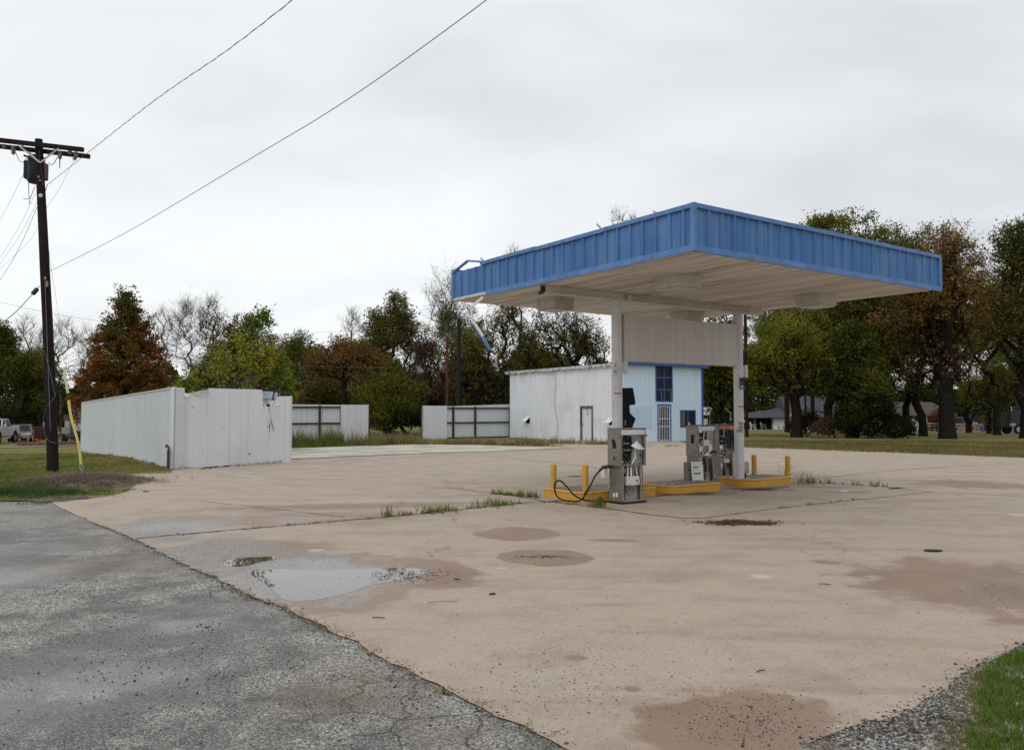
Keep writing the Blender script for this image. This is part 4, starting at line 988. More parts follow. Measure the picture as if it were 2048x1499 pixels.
mb = MB(); P = curve_pts([at(*q) for q in [(1167,996,15.7), (1170,985,15.8), (1176,978,15.9), (1180,970,16.0)]], 6); mb.tube(P, .013, 8); o = mb.build('whip_hose', M['rubber'], hs, smooth=True); o.location = (-q0.x, -q0.y, 0)
mb = MB(); a, b_, c_ = at(1182,1001,15.6), at(1196,1002,15.6), at(1212,1004,15.5); mb.tube([a, b_], .014, 8); mb.tube([b_, at(1200,998,15.6), c_], [.03, .055, .02], 10); mb.tube([at(1197,996,15.55), at(1204,1003,15.5)], .012, 6)
o = mb.build('nozzle', M['rubber'], hs, smooth=True); o.location = (-q0.x, -q0.y, 0)
p = at(1214, 944, q0.y+.1); mb = MB(); mb.tube([(0,0,0), (0,0,.19)], [.055, .065], 14); t = thing('bucket', 'small white plastic bucket hanging at the left side of the near pump', 'bucket', (p.x-.06, p.y, p.z-.10))
mb.build('bucket_body', M['white'], t, smooth=True); mb = MB(); mb.tube([(-.065,0,.19), (-.03,0,.25), (.03,0,.27), (.07,0,.24)], .005, 5); mb.build('handle', M['galv'], t)
# black broken shell behind the left column
pc = at(1247, 857, 17.35); k = 17.35/F
out = [((x-1247)*k, (857-y)*k) for x, y in [(1238,857),(1238,776),(1266,775),(1267,777),(1271.5,804),(1271,808),(1269,809.5),(1259.5,810),(1260.5,826),(1271.5,836.5),(1271,839),(1264,857)]]
t = thing('dispenser_shell', 'tall black broken plastic dispenser shell behind the left white column', 'shell', (pc.x, pc.y, .2), 0)
zb = pc.z-.2
mb = MB(); mb.slab([(x, z+zb) for x, z in out], 0, .30); mb.build('shell', M['black_shell'], t, bevel=.02)
mb = MB(); mb.box(-.05, .18, .02, .28, 0, zb+.01); mb.build('pedestal', M['black_shell'], t, bevel=.01)
mb = MB(); mb.box(.03, .045, -.012, -.001, zb+.08, zb+.18); mb.build('handle', M['galv'], t)
# the two pumps behind
p = at(1397, 940, 18.9)
d2 = dispenser((p.x, p.y), 'gutted fuel pump with a leaning white plate, standing behind the middle island', variant=1, hw=.62, bw=.56)
p = at(1438, 940, 20.1)
d3 = dispenser((p.x, p.y), 'gutted fuel pump with an orange top rail, half hidden behind the numbered column', variant=2, hw=.66)
# leaning plate, panel at pump 2
p = G(1398, 962); mb = MB(); mb.obox((0, 0, .33), (.30, .012, .60), Matrix.Rotation(-.16, 3, 'X')); t = thing('cover_plate', 'white slotted cover plate leaning on the front of the pump behind the middle island', 'plate', (at(1395, 940, 18.72).x, 18.72, .0), A*.5)
mb.build('plate', M['paper'], t, bevel=.004); mb = MB()
for zz, n_ in ((.50, 3), (.36, 4), (.17, 4)):
    for i in range(n_): mb.obox((-.08+i*.045, -.022+(.33-zz)*-.16+.005, zz), (.03, .004, .03), Matrix.Rotation(-.16, 3, 'X'))
mb.each('slot', M['black'], t)
p = at(1378, 940, 18.75); mb = MB(); mb.box(0, .22, 0, .02, 0, .62); t = thing('loose_panel', 'loose bent metal side panel standing left of the pump behind the middle island', 'panel', (p.x-.12, p.y, 0), A-.5); mb.build('panel', M['alu'], t, bevel=.003)
mb = MB(); mb.box(.09, .12, -.004, -.001, .42, .47); mb.box(.09, .12, -.004, -.001, .12, .17); mb.build('hole', M['black'], t)
p = at(1414, 905, 18.72); mb = MB(); mb.add([(-.13, 0, -.06), (.02, -.04, .03), (.03, -.03, .19), (.13, -.03, .19), (.14, -.04, .07), (.05, -.08, -.06)], [(0,1,2,3,4,5)]); mb.add([(x+.003, y+.008, z) for x, y, z in mb.v[:6]], [(5,4,3,2,1,0)])
t = thing('torn_bracket', 'bent white metal bracket with a dark grip hanging off the pump behind the middle island', 'bracket', tuple(p), A); mb.build('plate', M['white_metal'], t, fix=False); mb = MB(); mb.tube([(.02, -.07, -.02), (.10, -.09, .03), (.22, -.10, .02)], [.02, .035, .03], 10); mb.build('grip', M['redbrown'], t, smooth=True)

# ------------------------------------------------------------------ white metal screen walls, left
W0 = Vector((*G2(348, 938), 0)); W1 = at(163, 900, 43.5); W1 = Vector((W1.x, W1.y, 0)); WR = Vector((*G2(581, 923.5), 0))
zc_top = at(348, 775, W0.y).z; zl_top = at(163, 805, W1.y).z; zl_bot = at(163, 901, W1.y).z
d = (W1-W0); Ls = d.length; an = math.atan2(d.y, d.x)
sw = thing('screen_wall', 'long white ribbed metal screen wall running back from the torn front wall beside the lawn', 'wall', (W0.x, W0.y, 0), an)
mb = MB(); ribbed(mb, Ls, lambda s: -.02+zl_bot*s/Ls*1.0-.10, lambda s: zc_top+(zl_top-zc_top)*s/Ls, .305, .024, minor=True)
# outside faces the lawn: mirror across y
mb.v = [(x, -y, z) for x, y, z in mb.v]; mb.build('wall_panel', M['wall_green'], sw)
mb = MB(); mb.bar((0, .01, zc_top+.012), (Ls+.02, .01, zl_top+.012), .07, .03); mb.build('cap_trim', M['white'], sw)
mb = MB(); mb.box(Ls-.01, Ls+.05, -.05, .05, zl_bot-.1, zl_top+.02); mb.build('end_post', M['white'], sw)
d = WR-W0; Lf = d.length; af = math.atan2(d.y, d.x)
fw = thing('screen_wall', 'torn white metal front wall with a ripped notch near its right end', 'wall', (W0.x, W0.y, 0), af)
def ftop(px): return None
def s_of(px):                                                    # distance along the front wall for a picture column
    r = ray(px, 850); t = (W0.x*d.y-W0.y*d.x)/(r.x*d.y-r.y*d.x); q = Vector((r.x*t, r.y*t, 0)); return (q-W0).dot(d)/Lf
def z_of(px, py):
    s = s_of(px); q = W0+d*(s/Lf); return at(px, py, q.y).z
prof = [(348,775),(361,775),(361.5,783),(366,794),(372,792),(376,787),(400,783),(416,781),(416.5,776),(440,776.5),(470,777.5),(500,778),(523,779),(525,800),(527,813),(533,829),(538,838),(538.6,880),(539.4,880),(541,824),(545,812),(548,806),(552,796),(556,792),(579,792),(581,792)]
TS = [(s_of(a), z_of(a, b)) for a, b in prof]
def ztop(s):
    for (a, za), (b, zb_) in zip(TS, TS[1:]):
        if a <= s <= b: return za+(zb_-za)*(s-a)/max(1e-6, b-a)
    return TS[-1][1] if s > TS[-1][0] else TS[0][1]
mb = MB(); ribbed(mb, Lf, lambda s: .012, ztop, .305, .006, skip=[q for q, _ in TS]+list(np.arange(.05, Lf, .07)), th=.008, minor=False); mb.build('wall_panel', M['wall_flat'], fw)
mb = MB()
for s in (.42, 1.1, 1.9, 2.6, 3.35, 4.1):
    mb.box(s, s+.012, -.012, -.007, .03, ztop(s)-.03)
mb.each('seam', M['wall_flat'], fw)
mb = MB()                                                        # bent-back flaps
def fl(pts, th=.006): 
    n = len(pts); vs = [Vector((s_of(a), dy, z_of(a, b))) for a, b, dy in pts]
    mb.add(vs+[v+Vector((.0, th, 0)) for v in vs], [tuple(range(n)), tuple(range(2*n-1, n-1, -1))]+[(i, n+i, n+(i+1) % n, (i+1) % n) for i in range(n)])
fl([(362,785,-.04),(367,794,-.10),(372,793,-.12),(377,787,-.05)]); fl([(376,787,-.02),(392,783,-.10),(410,778,-.14),(416,778,-.02),(416,792,-.02),(398,792,-.05)])
fl([(536,802,-.08),(541,800,-.16),(547,806,-.06),(542,815,-.04),(540,850,-.02),(539,824,-.06)]); fl([(526,803,-.02),(530,812,-.10),(537,832,-.08),(541,850,-.03),(534,840,-.01)])
fl([(548,806,-.01),(556,807,-.05),(554,811,-.06),(549,812,-.02)])
mb.build('torn_flap', M['white'], fw); mb = MB()
mb.tube([Vector((s_of(540), -.03, z_of(540, 838))), Vector((s_of(543), -.06, z_of(543, 850))), Vector((s_of(546), -.05, z_of(546, 861)))], .012, 5); mb.build('hanging_strip', M['rust'], fw)
mb = MB(); mb.box(-.045, .28, -.055, -.015, .0, zc_top+.004); mb.box(-.045, -.012, -.055, .20, .001, zc_top); mb.build('corner_trim', M['white_metal'], fw, bevel=.006)
mb = MB(); mb.box(Lf-.03, Lf+.03, -.02, .06, .01, z_of(580, 792)+.01); mb.build('end_post', M['white_metal'], fw, bevel=.004)
mb = MB(); mb.box(.3, Lf-.05, .02, .07, 1.2, 1.28); mb.box(.3, Lf*.8, .02, .07, 1.95, 2.03)
for s in (.05, Lf*.5, Lf-.1): mb.box(s, s+.07, .075, .145, 0, 2.0)
mb.build('frame', M['maroon'], fw)
mb = MB()
for px, py, w_, h_ in ((383,816,.02,.05),(447,855,.02,.05),(535,854,.02,.05),(498,909,.05,.05)): s = s_of(px); z = z_of(px, py); mb.box(s, s+w_, -.016, -.011, z, z+h_)
mb.each('puncture', M['dkgrey'], fw)
p = Vector((*G2(340.5, 938), 0)); mb = MB(); mb.cyl((0,0), .045, 0, z_of(341, 900), 12); zz = z_of(341, 900); pv = thing('vent_pipe', 'dark pipe with a gooseneck top at the corner of the white walls', 'pipe', (p.x-.04, p.y-.06, 0)); mb.build('pipe', M['dkgrey'], pv, smooth=True)
mb = MB(); mb.tube([(0,0,zz), (0,0,zz+.10), (-.05,0,zz+.15), (-.09,0,zz+.09)], [.03,.03,.04,.035], 10); mb.build('gooseneck', M['dkgrey'], pv, smooth=True)
# rotten sill and rubbish at the wall foot
a_ = Vector((*G2(468, 934), 0)); b_ = Vector((*G2(562, 926.5), 0)); t = thing('rotten_board', 'rotten white-painted board lying along the foot of the torn wall', 'board', (a_.x, a_.y, .015), math.atan2((b_-a_).y, (b_-a_).x)); Lb = (b_-a_).length
mb = MB(); s = 0
while s < Lb: 
    q = random.uniform(.1, .3); mb.box(s, min(Lb, s+q), -.02+random.uniform(-.015,.015), .05+random.uniform(0,.06), 0, random.uniform(.035, .07)+.05*s/Lb); s += q*.97
mb.build('board', simple('rotten', (.62,.60,.56), .8, 0, .3, 14, (.05,.035,.028), .9, 9), t)
mb = MB()
for i in range(70): x = random.uniform(-1.3, Lb); mb.obox((x, .10+random.gauss(0, .04), .02+random.uniform(0, .05)*(1 if x > 0 else .5)), (random.uniform(.03, .14), random.uniform(.01, .05), random.uniform(.005, .04)), Matrix.Rotation(random.uniform(0, 3), 3, 'Z'))
mb.build('splinter', M['timber_dk'], t)
# pale blue shed roof seen through the tear, behind the wall
p = at(470, 800, 35); t = thing('storage_shed', 'pale blue flat shed standing behind the torn white wall', 'shed', (p.x, 35.2, 0), .12); hz_ = at(470, 781, 35).z
mb = MB(); mb.box(-2.3, 1.35, 0, 2.0, 0, hz_-.35); mb.build('wall', M['office_blue'], t); mb = MB(); mb.box(-2.4, 1.4, -.1, 2.1, hz_-.34, hz_-.02); mb.build('roof', M['office_blue'], t, bevel=.01)
mb = MB(); mb.box(-2.2, 1.3, -.03, -.003, hz_-1.2, hz_-.9); mb.build('stripe', M['red'], t)

# ------------------------------------------------------------------ metal fence, two runs on one line
Bc = Vector((*G2(1240.5, 885), 0)); 
farW = Bc+V*11.2                                               # far end of the white office wall
FD = lambda px: (lambda r: Vector((farW.x, farW.y, 0))+U*(((farW.x*r.y-farW.y*r.x))/(r.x*U.y-r.y*U.x)*-1 if 0 else (farW.y*r.x-farW.x*r.y)/(U.x*r.y-U.y*r.x)))(ray(px, 860))
def fence(label, pxs, solid, tops, posts):
    pts = [FD(a) for a in pxs]; o0 = pts[0]; L_ = (pts[-1]-o0).dot(U); t = thing('metal_fence', label, 'fence', (o0.x, o0.y, 0), A, 'ribbed metal fence behind the lot')
    s_ = lambda px: (FD(px)-o0).dot(U); z_ = lambda px, py: at(px, py, FD(px).y).z
    a, b = solid; sa, sb_ = s_(a), s_(b); zt_ = z_((a+b)/2, tops[0])
    g0, g1 = (s_(pxs[0]), sa) if a > pxs[0]+1 else (sb_, L_)
    mb = MB(); ribbed(mb, sb_-sa, 0, zt_, .305, .02, s0=sa); mb.v = [(x, y-.06, z) for x, y, z in mb.v]; mb.build('front_panel', M['wall_white'], t)
    mb = MB(); tt = tops[1]; ribbed(mb, g1-g0, 0, (lambda s: z_(tt[0][0], tt[0][1])+(z_(tt[1][0], tt[1][1])-z_(tt[0][0], tt[0][1]))*s/(g1-g0)), .305, .02, s0=g0); mb.v = [(x, -y+.05, z) for x, y, z in mb.v]; mb.build('panel', M['wall_green'], t)
    z1, z2 = zt_-.14, zt_-1.08
    for z in (z1, z2): mb = MB(); mb.box(g0, g1, -.05, .03, z-.055, z+.035); mb.build('rail', M['maroon'], t)
    for px in posts: s = s_(px); mb = MB(); mb.box(s-.05, s+.05, -.075, .025, 0, zt_-.04); mb.build('post', M['maroon'], t)
    if pxs[-1] > 900: mb = MB(); mb.box(g0, g1, -.06, .03, .01, .08); mb.build('rail', M['maroon'], t)
    return t
fence('left run of white metal fence with maroon rails, ending at a plain white panel', (572, 737), (680, 737), (809, ((572, 808), (680, 809))), (639, 737.5))
fence('right run of white metal fence with maroon rails, joined to the white office wall', (843, 1021), (843, 893), (811, ((893, 812), (1021, 808))), (843.5, 906, 950, 1020))

# ------------------------------------------------------------------ office
of = thing('office_building', 'small flat-roofed metal office with white side and pale blue front', 'building', (Bc.x, Bc.y, 0), A)
LW_, LB_ = 11.2, 6.5
def ov(px, py):                                                # point on the white side (local x=0 plane) -> (v, z)
    r = ray(px, py); t = (Bc.x*V.y-Bc.y*V.x)/(r.x*V.y-r.y*V.x); q = r*t; return ((Vector((q.x, q.y, 0))-Bc).dot(V), CAMZ+q.z)
def ou(px, py):
    r = ray(px, py); t = (Bc.x*U.y-Bc.y*U.x)/(r.x*U.y-r.y*U.x); q = r*t; return ((Vector((q.x, q.y, 0))-Bc).dot(U), CAMZ+q.z)
LW_ = ov(1020, 800)[0]; LB_ = ou(1405, 800)[0]; hb = ov(1238, 728)[1]; ha = ov(1021, 746)[1]; hr = ou(1404, 735)[1]
print('office', LW_, LB_, hb, ha, hr)
Hh = (hb+ha)/2; Hn = hb-.02
# side wall with door and vents cut out
dv0, dz1 = ov(1186, 809); dv1 = ov(1160.5, 809)[0]; dz1 = ov(1172, 812)[1]
v1, vz = ov(1056, 845)[0], ov(1056, 845)[1]; v2 = ov(1223, 842)[0]
def side_wall():
    mb = MB(); zt = lambda s0: (lambda s: Hn+(ha-Hn)*(s0+s)/LW_)
    def seg(a, b, za, zb_):
        if b-a < .01: return
        m = MB(); ribbed(m, b-a, za, zb_ if not callable(zb_) else zt(a), .305, .012); 
        mb.add([(y+0, x+a, z) for x, y, z in m.v], m.f)
    T = lambda s: 0
    xs = [(0, v2-.2, None), (v2-.2, v2+.2, 'v'), (v2+.2, dv0, None), (dv0, dv1, 'd'), (dv1, v1-.2, None), (v1-.2, v1+.22, 'v'), (v1+.22, LW_, None)]
    for a, b, k in xs:
        if k is None: seg(a, b, .0, T)
        elif k == 'd': seg(a, b, dz1, T)
        else: seg(a, b, 0, vz-.02); seg(a, b, vz+.34, T)
    return mb
side_wall().build('side_wall', M['office_white'], of)
# vents
for vv in (v2, v1):
    mb = MB(); mb.box(.12, .14, vv-.2, vv+.2, vz-.02, vz+.34); hd_ = mb.build('vent_opening', M['dark_in'], of)
    mb = MB(); 
    P_ = [(-.015, vv-.22, vz+.36), (-.34, vv-.22, vz+.10), (-.34, vv+.24, vz+.10), (-.015, vv+.24, vz+.36)]
    mb.add(P_+[(x, y, z+.02) for x, y, z in P_], [(3,2,1,0),(4,5,6,7),(0,1,5,4),(1,2,6,5),(2,3,7,6),(3,0,4,7)]); mb.add([(-.015, vv+.24, vz+.36), (-.34, vv+.24, vz+.10), (-.015, vv+.24, vz+.10)], [(0,1,2)]); mb.build('hood', M['white'], hd_)
# side door
mb = MB(); mb.box(.05, .09, dv0+.12, dv1-.12, .02, dz1-.12); dr = mb.build('side_door', M['wall_white'], of, bevel=.004); mb = MB(); w_ = (dv1-dv0-.24)
for r0, r1 in ((.12, .62), (.72, 1.35), (1.45, dz1-.28)):
    for c_ in (0, 1): y0 = dv0+.12+w_*(.1+.45*c_); mb.box(.042, .0495, y0, y0+w_*.35, r0, r1)
mb.build('door_panel', M['wall_white'], dr, bevel=.006); mb = MB(); mb.tube([(.04, dv1-.2, .98), (-.0, dv1-.2, .98)], .03, 8); mb.build('handle', M['rust'], dr)
mb = MB(); mb.box(-.03, .05, dv0, dv0+.115, 0, dz1+.02); mb.box(-.03, .05, dv1-.115, dv1, 0, dz1+.02); mb.box(-.03, .05, dv0+.116, dv1-.116, dz1-.10, dz1+.02)
mb.build('door_frame', simple('rotted_frame', (.10,.085,.08), .8, 0, .5, 8, (.45,.43,.42), .7, 6), dr)
mb = MB(); mb.tube(curve_pts([(-.02, dv0+.65, dz1-.13), (-.03, dv0+.5, dz1-.2), (-.03, dv0+.42, dz1-.55)], 4), .012, 5); mb.build('cable', M['black'], dr)
# front wall
u0, u1 = ou(1311, 800)[0], ou(1345, 800)[0]; wz0, wz1 = ou(1328, 803)[1], ou(1328, 731)[1]
d0, d1_ = ou(1315, 860)[0], ou(1342, 860)[0]; dzf = ou(1329, 808)[1]
s0_, s1_ = ou(1360, 840)[0], ou(1391, 840)[0]; sz0, sz1 = ou(1375, 854)[1], ou(1375, 819.5)[1]
print('front', u0, u1, wz0, wz1, d0, d1_, dzf, s0_, s1_, sz0, sz1)
def front_wall():
    mb = MB(); top = lambda a: (lambda s: Hn+(hr-Hn)*(a+s)/LB_)
    def seg(a, b, za, zb_):
        m = MB(); ribbed(m, b-a, za, top(a) if zb_ is None else zb_, .305, .009); mb.add([(x+a, y, z) for x, y, z in m.v], m.f)
    lo, hi = min(u0, d0), max(u1, d1_)
    seg(0, lo, 0, None); seg(lo, hi, wz1, None); seg(lo, hi, dzf, wz0)
    if u0 > lo: seg(lo, u0, wz0, wz1)
    if d0 > lo: seg(lo, d0, 0, dzf)
    if u1 < hi: seg(u1, hi, wz0, wz1)
    if d1_ < hi: seg(d1_, hi, 0, dzf)
    seg(hi, s0_, 0, None); seg(s0_, s1_, 0, sz0); seg(s0_, s1_, sz1, None); seg(s1_, LB_, 0, None); return mb
front_wall().build('front_wall', M['office_blue'], of)
mb = MB()
for (a, b, c, e) in ((.4, 1.3, .75, 2.0), (1.31, 2.5, .75, 2.0)): mb.box(a, b, -.016, -.011, c, e)
mb.build('patch_panel', steel('patch_blue', (.44,.60,.72), (.40,.55,.66), (.5,.6,.65), .3), of)
def window(a, b, za, zb_, nx, nz, fr=.07, name='window', glass='glass_dark'):
    mb = MB(); mb.box(a, a+fr, -.03, .06, za, zb_); mb.box(b-fr, b, -.03, .06, za, zb_); mb.box(a+fr, b-fr, -.03, .06, za, za+fr); mb.box(a+fr, b-fr, -.03, .06, zb_-fr, zb_)
    for i in range(1, nx): x = a+(b-a)*i/nx; mb.box(x-.04, x+.04, -.02, .05, za+fr, zb_-fr)
    for i in range(1, nz): z = za+(zb_-za)*i/nz; mb.box(a+fr, b-fr, -.026, .056, z-.04, z+.04)
    w = mb.build(name, M['blue_dark'], of); mb = MB(); mb.box(a+fr, b-fr, .03, .036, za+fr, zb_-fr); mb.build('pane', M[glass], w); return w
wt = window(u0, u1, wz0, wz1, 2, 3)
mb = MB(); mb.bar((u0+.50, .005, wz0+.1), (u0+.44, .005, wz0+.75), .02, .04); mb.bar((u1-.11, .01, wz0+.08), (u1-.12, .01, wz0+.75), .02, .03); mb.build('broken_edge', M['grey'], wt)
ws = window(s0_, s1_, sz0, sz1, 2, 1, .06); mb = MB()
for i in range(4): x = s0_+.10+i*.10; mb.box(x, x+.022, -.005, .02, sz0+.07, sz1-.07)
mb.build('window_bar', M['grey'], ws); mb = MB(); mb.add([(s0_+.62, .0, sz0+.45), (s0_+.98, .0, sz0+.06), (s0_+.66, .0, sz0+.06)], [(0,1,2)]); mb.add([(s0_+.62, .004, sz0+.45), (s0_+.98, .004, sz0+.06), (s0_+.66, .004, sz0+.06)], [(2,1,0)]); mb.build('broken_board', M['wall_white'], ws, fix=False)
mb = MB(); fr = .07; mb.box(d0, d0+fr, -.03, .08, 0, dzf); mb.box(d1_-fr, d1_, -.03, .08, 0, dzf); mb.box(d0+fr, d1_-fr, -.03, .08, dzf-fr, dzf); df = mb.build('front_door', M['blue_dark'], of)
mb = MB(); mb.box(d0+fr, d1_-fr, .10, .12, .02, dzf-fr); mb.build('door_leaf', M['glass_dark'], df)
mb = MB(); a, b = d0+fr+.02, d1_-fr-.02; mb.box(a, a+.05, -.02, .02, .03, dzf-fr-.03); mb.box(b-.05, b, -.02, .02, .03, dzf-fr-.03)
for z in (.04, .85, 1.30, dzf-fr-.07): mb.box(a+.05, b-.05, -.018, .018, z, z+.04)
for i in range(1, 6): x = a+.05+(b-a-.1)*i/6; mb.box(x-.011, x+.011, -.01, .012, .08, dzf-fr-.07)
mb.build('security_grille', M['white_metal'], df); mb = MB(); mb.box(a, a+.06, -.05, -.021, .95, 1.12); mb.build('lock', M['grey'], df)
# corner and edge trims
mb = MB(); mb.box(-.03, .10, -.03, -.013, 0, Hn-.1); mb.box(LB_-.10, LB_+.03, -.03, -.012, 0, hr-.05); mb.box(LB_+.03, LB_+.05, -.03, .2, 0, hr-.05); mb.build('corner_trim', M['blue_dark'], of)
mb = MB(); mb.box(-.032, -.014, -.01, .10, 0, Hn-.05); mb.build('corner_trim', M['white'], of)
mb = MB(); mb.box(.015, LB_, LW_-.02, LW_, 0, ha-.1); mb.box(LB_-.02, LB_, .02, LW_-.02, 0, ha-.1); mb.build('back_wall', M['office_white'], of)
mb = MB(); P4 = [(-.10, -.28, Hn+.02), (LB_+.22, -.28, hr+.06), (LB_+.22, LW_+.25, ha+.02), (-.14, LW_+.25, ha+.02)]
mb.add(P4+[(x, y, z+.09) for x, y, z in P4], [(3,2,1,0),(4,5,6,7),(0,1,5,4),(1,2,6,5),(2,3,7,6),(3,0,4,7)]); rf = mb.build('roof', M['galv'], of)
mb = MB(); mb.bar((-.12, -.30, Hn+.04), (2.5, -.30, (Hn+hr)/2+.10), .03, .20); mb.bar((2.5, -.30, (Hn+hr)/2+.10), (LB_+.25, -.30, hr+.05), .03, .20); mb.build('fascia', M['blue_dark'], rf)
mb = MB(); random.seed(4)
n = 46
for i in range(n):                                             # tattered side fascia
    y0 = -.28+(LW_+.6)*i/n; y1 = y0+(LW_+.6)/n*1.01; z = Hn+(ha-Hn)*(y0/LW_)+.10; h1 = random.uniform(.10, .24); h2 = random.uniform(.10, .24); xo = -.16-random.uniform(0, .05)
    mb.add([(xo, y0, z), (xo, y1, z), (xo-.02, y1, z-h1), (xo-.02, y0, z-h2), (xo+.01, y0, z), (xo+.01, y1, z), (xo-.01, y1, z-h1), (xo-.01, y0, z-h2)], [(0,1,2,3),(7,6,5,4),(0,4,5,1),(2,6,7,3)])
mb.build('torn_fascia', simple('torn_wrap', (.55,.55,.56), .6, 0, .3, 5, (.10,.10,.10), .8, 4), rf)
mb = MB(); mb.box(-.25, -.06, LW_-.3, LW_-.12, ha-.02, ha+.16); mb.build('blue_tape', M['blue_trim'], rf)
va, _ = ov(1111, 740); pts = [ov(1111, 736), ov(1112, 775), ov(1110, 800), ov(1113, 825), ov(1117, 850), ov(1115, 868), ov(1110, 880)]
mb = MB(); mb.tube(curve_pts([(-.06, a, z) for a, z in pts], 6), .010, 5); mb.build('loose_cable', M['dkgrey'], of)

# ------------------------------------------------------------------ utility pole
PB = G(107, 943); PD = PB.y; tp = at(77, 277, PD)
up = thing('utility_pole', 'dark leaning wooden utility pole with crossarm and transformer at the left of the lot', 'utility pole', (PB.x, PB.y, -.05), 0)
def pl_(px, py, dD=0): q = at(px, py, PD+dD); return Vector((q.x-PB.x, q.y-PB.y, q.z+.05))
base = Vector((0, 0, 0)); topv = pl_(77, 277)
axis = [pl_(106.5, 945), pl_(104, 860), pl_(99, 740), pl_(95, 640), pl_(90, 545), pl_(86, 460), pl_(82, 380), pl_(79, 320), pl_(77.5, 279)]
axis[0].z = -.3
mb = MB(); mb.tube(axis, [.165, .155, .150, .142, .135, .128, .12, .11, .105], 18); mb.build('pole', M['pole'], up, smooth=True)
ca, cb = pl_(-78, 272, -.18), pl_(167.5, 300, -.18)
for dy, dz in ((-.02, 0), (.34, -.09)):
    mb = MB(); mb.bar(ca+Vector((0, dy, dz)), cb+Vector((0, dy, dz)), .10, .13); arm = mb.build('crossarm', M['pole'], up, bevel=.006)
mb = MB()
for (x0, y0, x1, y1, dd) in ((35, 289, 80, 325, -.3), (43, 290, 80, 325, .2), (117, 297, 81, 325, -.3), (113, 296, 86, 322, .2)): mb.bar(pl_(x0, y0, dd), pl_(x1, y1, -.18 if dd < 0 else 0), .012, .045)
mb.each('brace', M['galv'], up)
def insul(px, py, hang=16):
    mb = MB(); a = pl_(px, py-4, -.2); b = pl_(px, py+hang, -.2); n = 7
    rs = [.05, .06, .045, .065, .05, .055, .03]; mb.tube([a.lerp(b, i/(n-1)) for i in range(n)], rs, 10); return mb.build('insulator', M['porcelain'], up, smooth=True)
insul(8, 293, 4); insul(26.5, 297, 12); insul(120, 306, 12); insul(140, 306, 3); o = insul(152, 308, 8)
mb = MB(); mb.tube([pl_(151, 314, -.2), pl_(148, 320, -.2)], .05, 10); mb.build('insulator', M['porcelain'], up, smooth=True)
mb = MB(); mb.tube([pl_(119.5, 316, -.2), pl_(119.5, 320, -.2), pl_(119.5, 336, -.2)], [.03, .015, .012], 8); mb.build('fuse_holder', M['dkgrey'], up)
# transformer on the far side of the pole
tc = pl_(72, 345, .42); mb = MB(); zt1 = pl_(72, 312, .42).z; zt0 = pl_(72, 366, .42).z
mb.tube([(tc.x, tc.y, zt0-.0), (tc.x, tc.y, zt0+.06), (tc.x, tc.y, zt1-.1), (tc.x, tc.y, zt1)], [.2, .24, .24, .2], 22); tr = mb.build('transformer', M['tbody'], up, smooth=True)
mb = MB(); mb.obox((tc.x-.2, tc.y, (zt0+zt1)/2-.03), (.22, .3, .56)); mb.build('cooling_fin', M['tbody'], tr, bevel=.03); mb = MB(); mb.obox((tc.x+.21, tc.y, (zt0+zt1)/2-.06), (.20, .3, .52)); mb.build('cooling_fin', M['tred'], tr, bevel=.03)
mb = MB(); mb.tube([(tc.x-.17, tc.y-.1, zt1-.06), (tc.x-.30, tc.y-.15, zt1-.03)], .03, 10); mb.tube([(tc.x+.15, tc.y-.1, zt1-.12), (tc.x+.36, tc.y-.15, zt1-.12)], .03, 10); mb.build('bushing', M['black'], tr, smooth=True)
mb = MB()
for pts in ([(31,304,-.2),(37,318,-.1),(44,325,0),(50,320,.2),(53,316,.3)], [(97,325,.3),(102,330,.1),(109,325,-.1),(114,316,-.2),(118,311,-.2)], [(79,298,-.16),(80,320,-.16),(84,350,-.16),(87,372,-.16)], [(57,364,.3),(58,392,.3),(60,398,.3),(58,409,.3)], [(71,373,.3),(66,382,.3),(60,396,.3),(47,398,.3)], [(95,369,.2),(90,385,0),(89,389,0)]):
    mb.tube(curve_pts([pl_(*q) for q in pts], 6), .010, 5)
mb.each('jumper_wire', M['wire'], up)
mb = MB(); q = pl_(82, 391, -.145); mb.tube([q, q+Vector((0, -.03, 0))], .06, 14); mb.build('metal_tag', M['galv'], up); 
mb = MB(); q = pl_(77.5, 354, -.13); mb.obox(q, (.05, .04, .07)); q = pl_(80, 361, -.14); mb.obox(q, (.06, .03, .05)); q = pl_(90.5, 556, -.15); mb.obox(q, (.05, .05, .09)); q = pl_(94, 568, -.15); mb.obox(q, (.05, .07, .18)); mb.each('bracket', M['brass'], up, bevel=.01)
mb = MB(); mb.tube(curve_pts([pl_(*q) for q in [(88,700,-.17),(98,735,-.18),(108,780,-.2),(111,790,-.2),(100,805,-.19),(90,820,-.1),(87,845,-.1),(90,870,-.15),(100,882,-.2),(113,886,-.2)]], 8), .007, 5); mb.tube([pl_(90, 560, -.15), pl_(95, 700, -.17), pl_(101, 860, -.19)], .008, 5); mb.each('ground_wire', M['wire_lt'], up)
mb = MB(); q = pl_(88.5, 848, -.1); mb.obox(q, (.06, .06, .12)); mb.build('meter_box', M['carblue'], up)
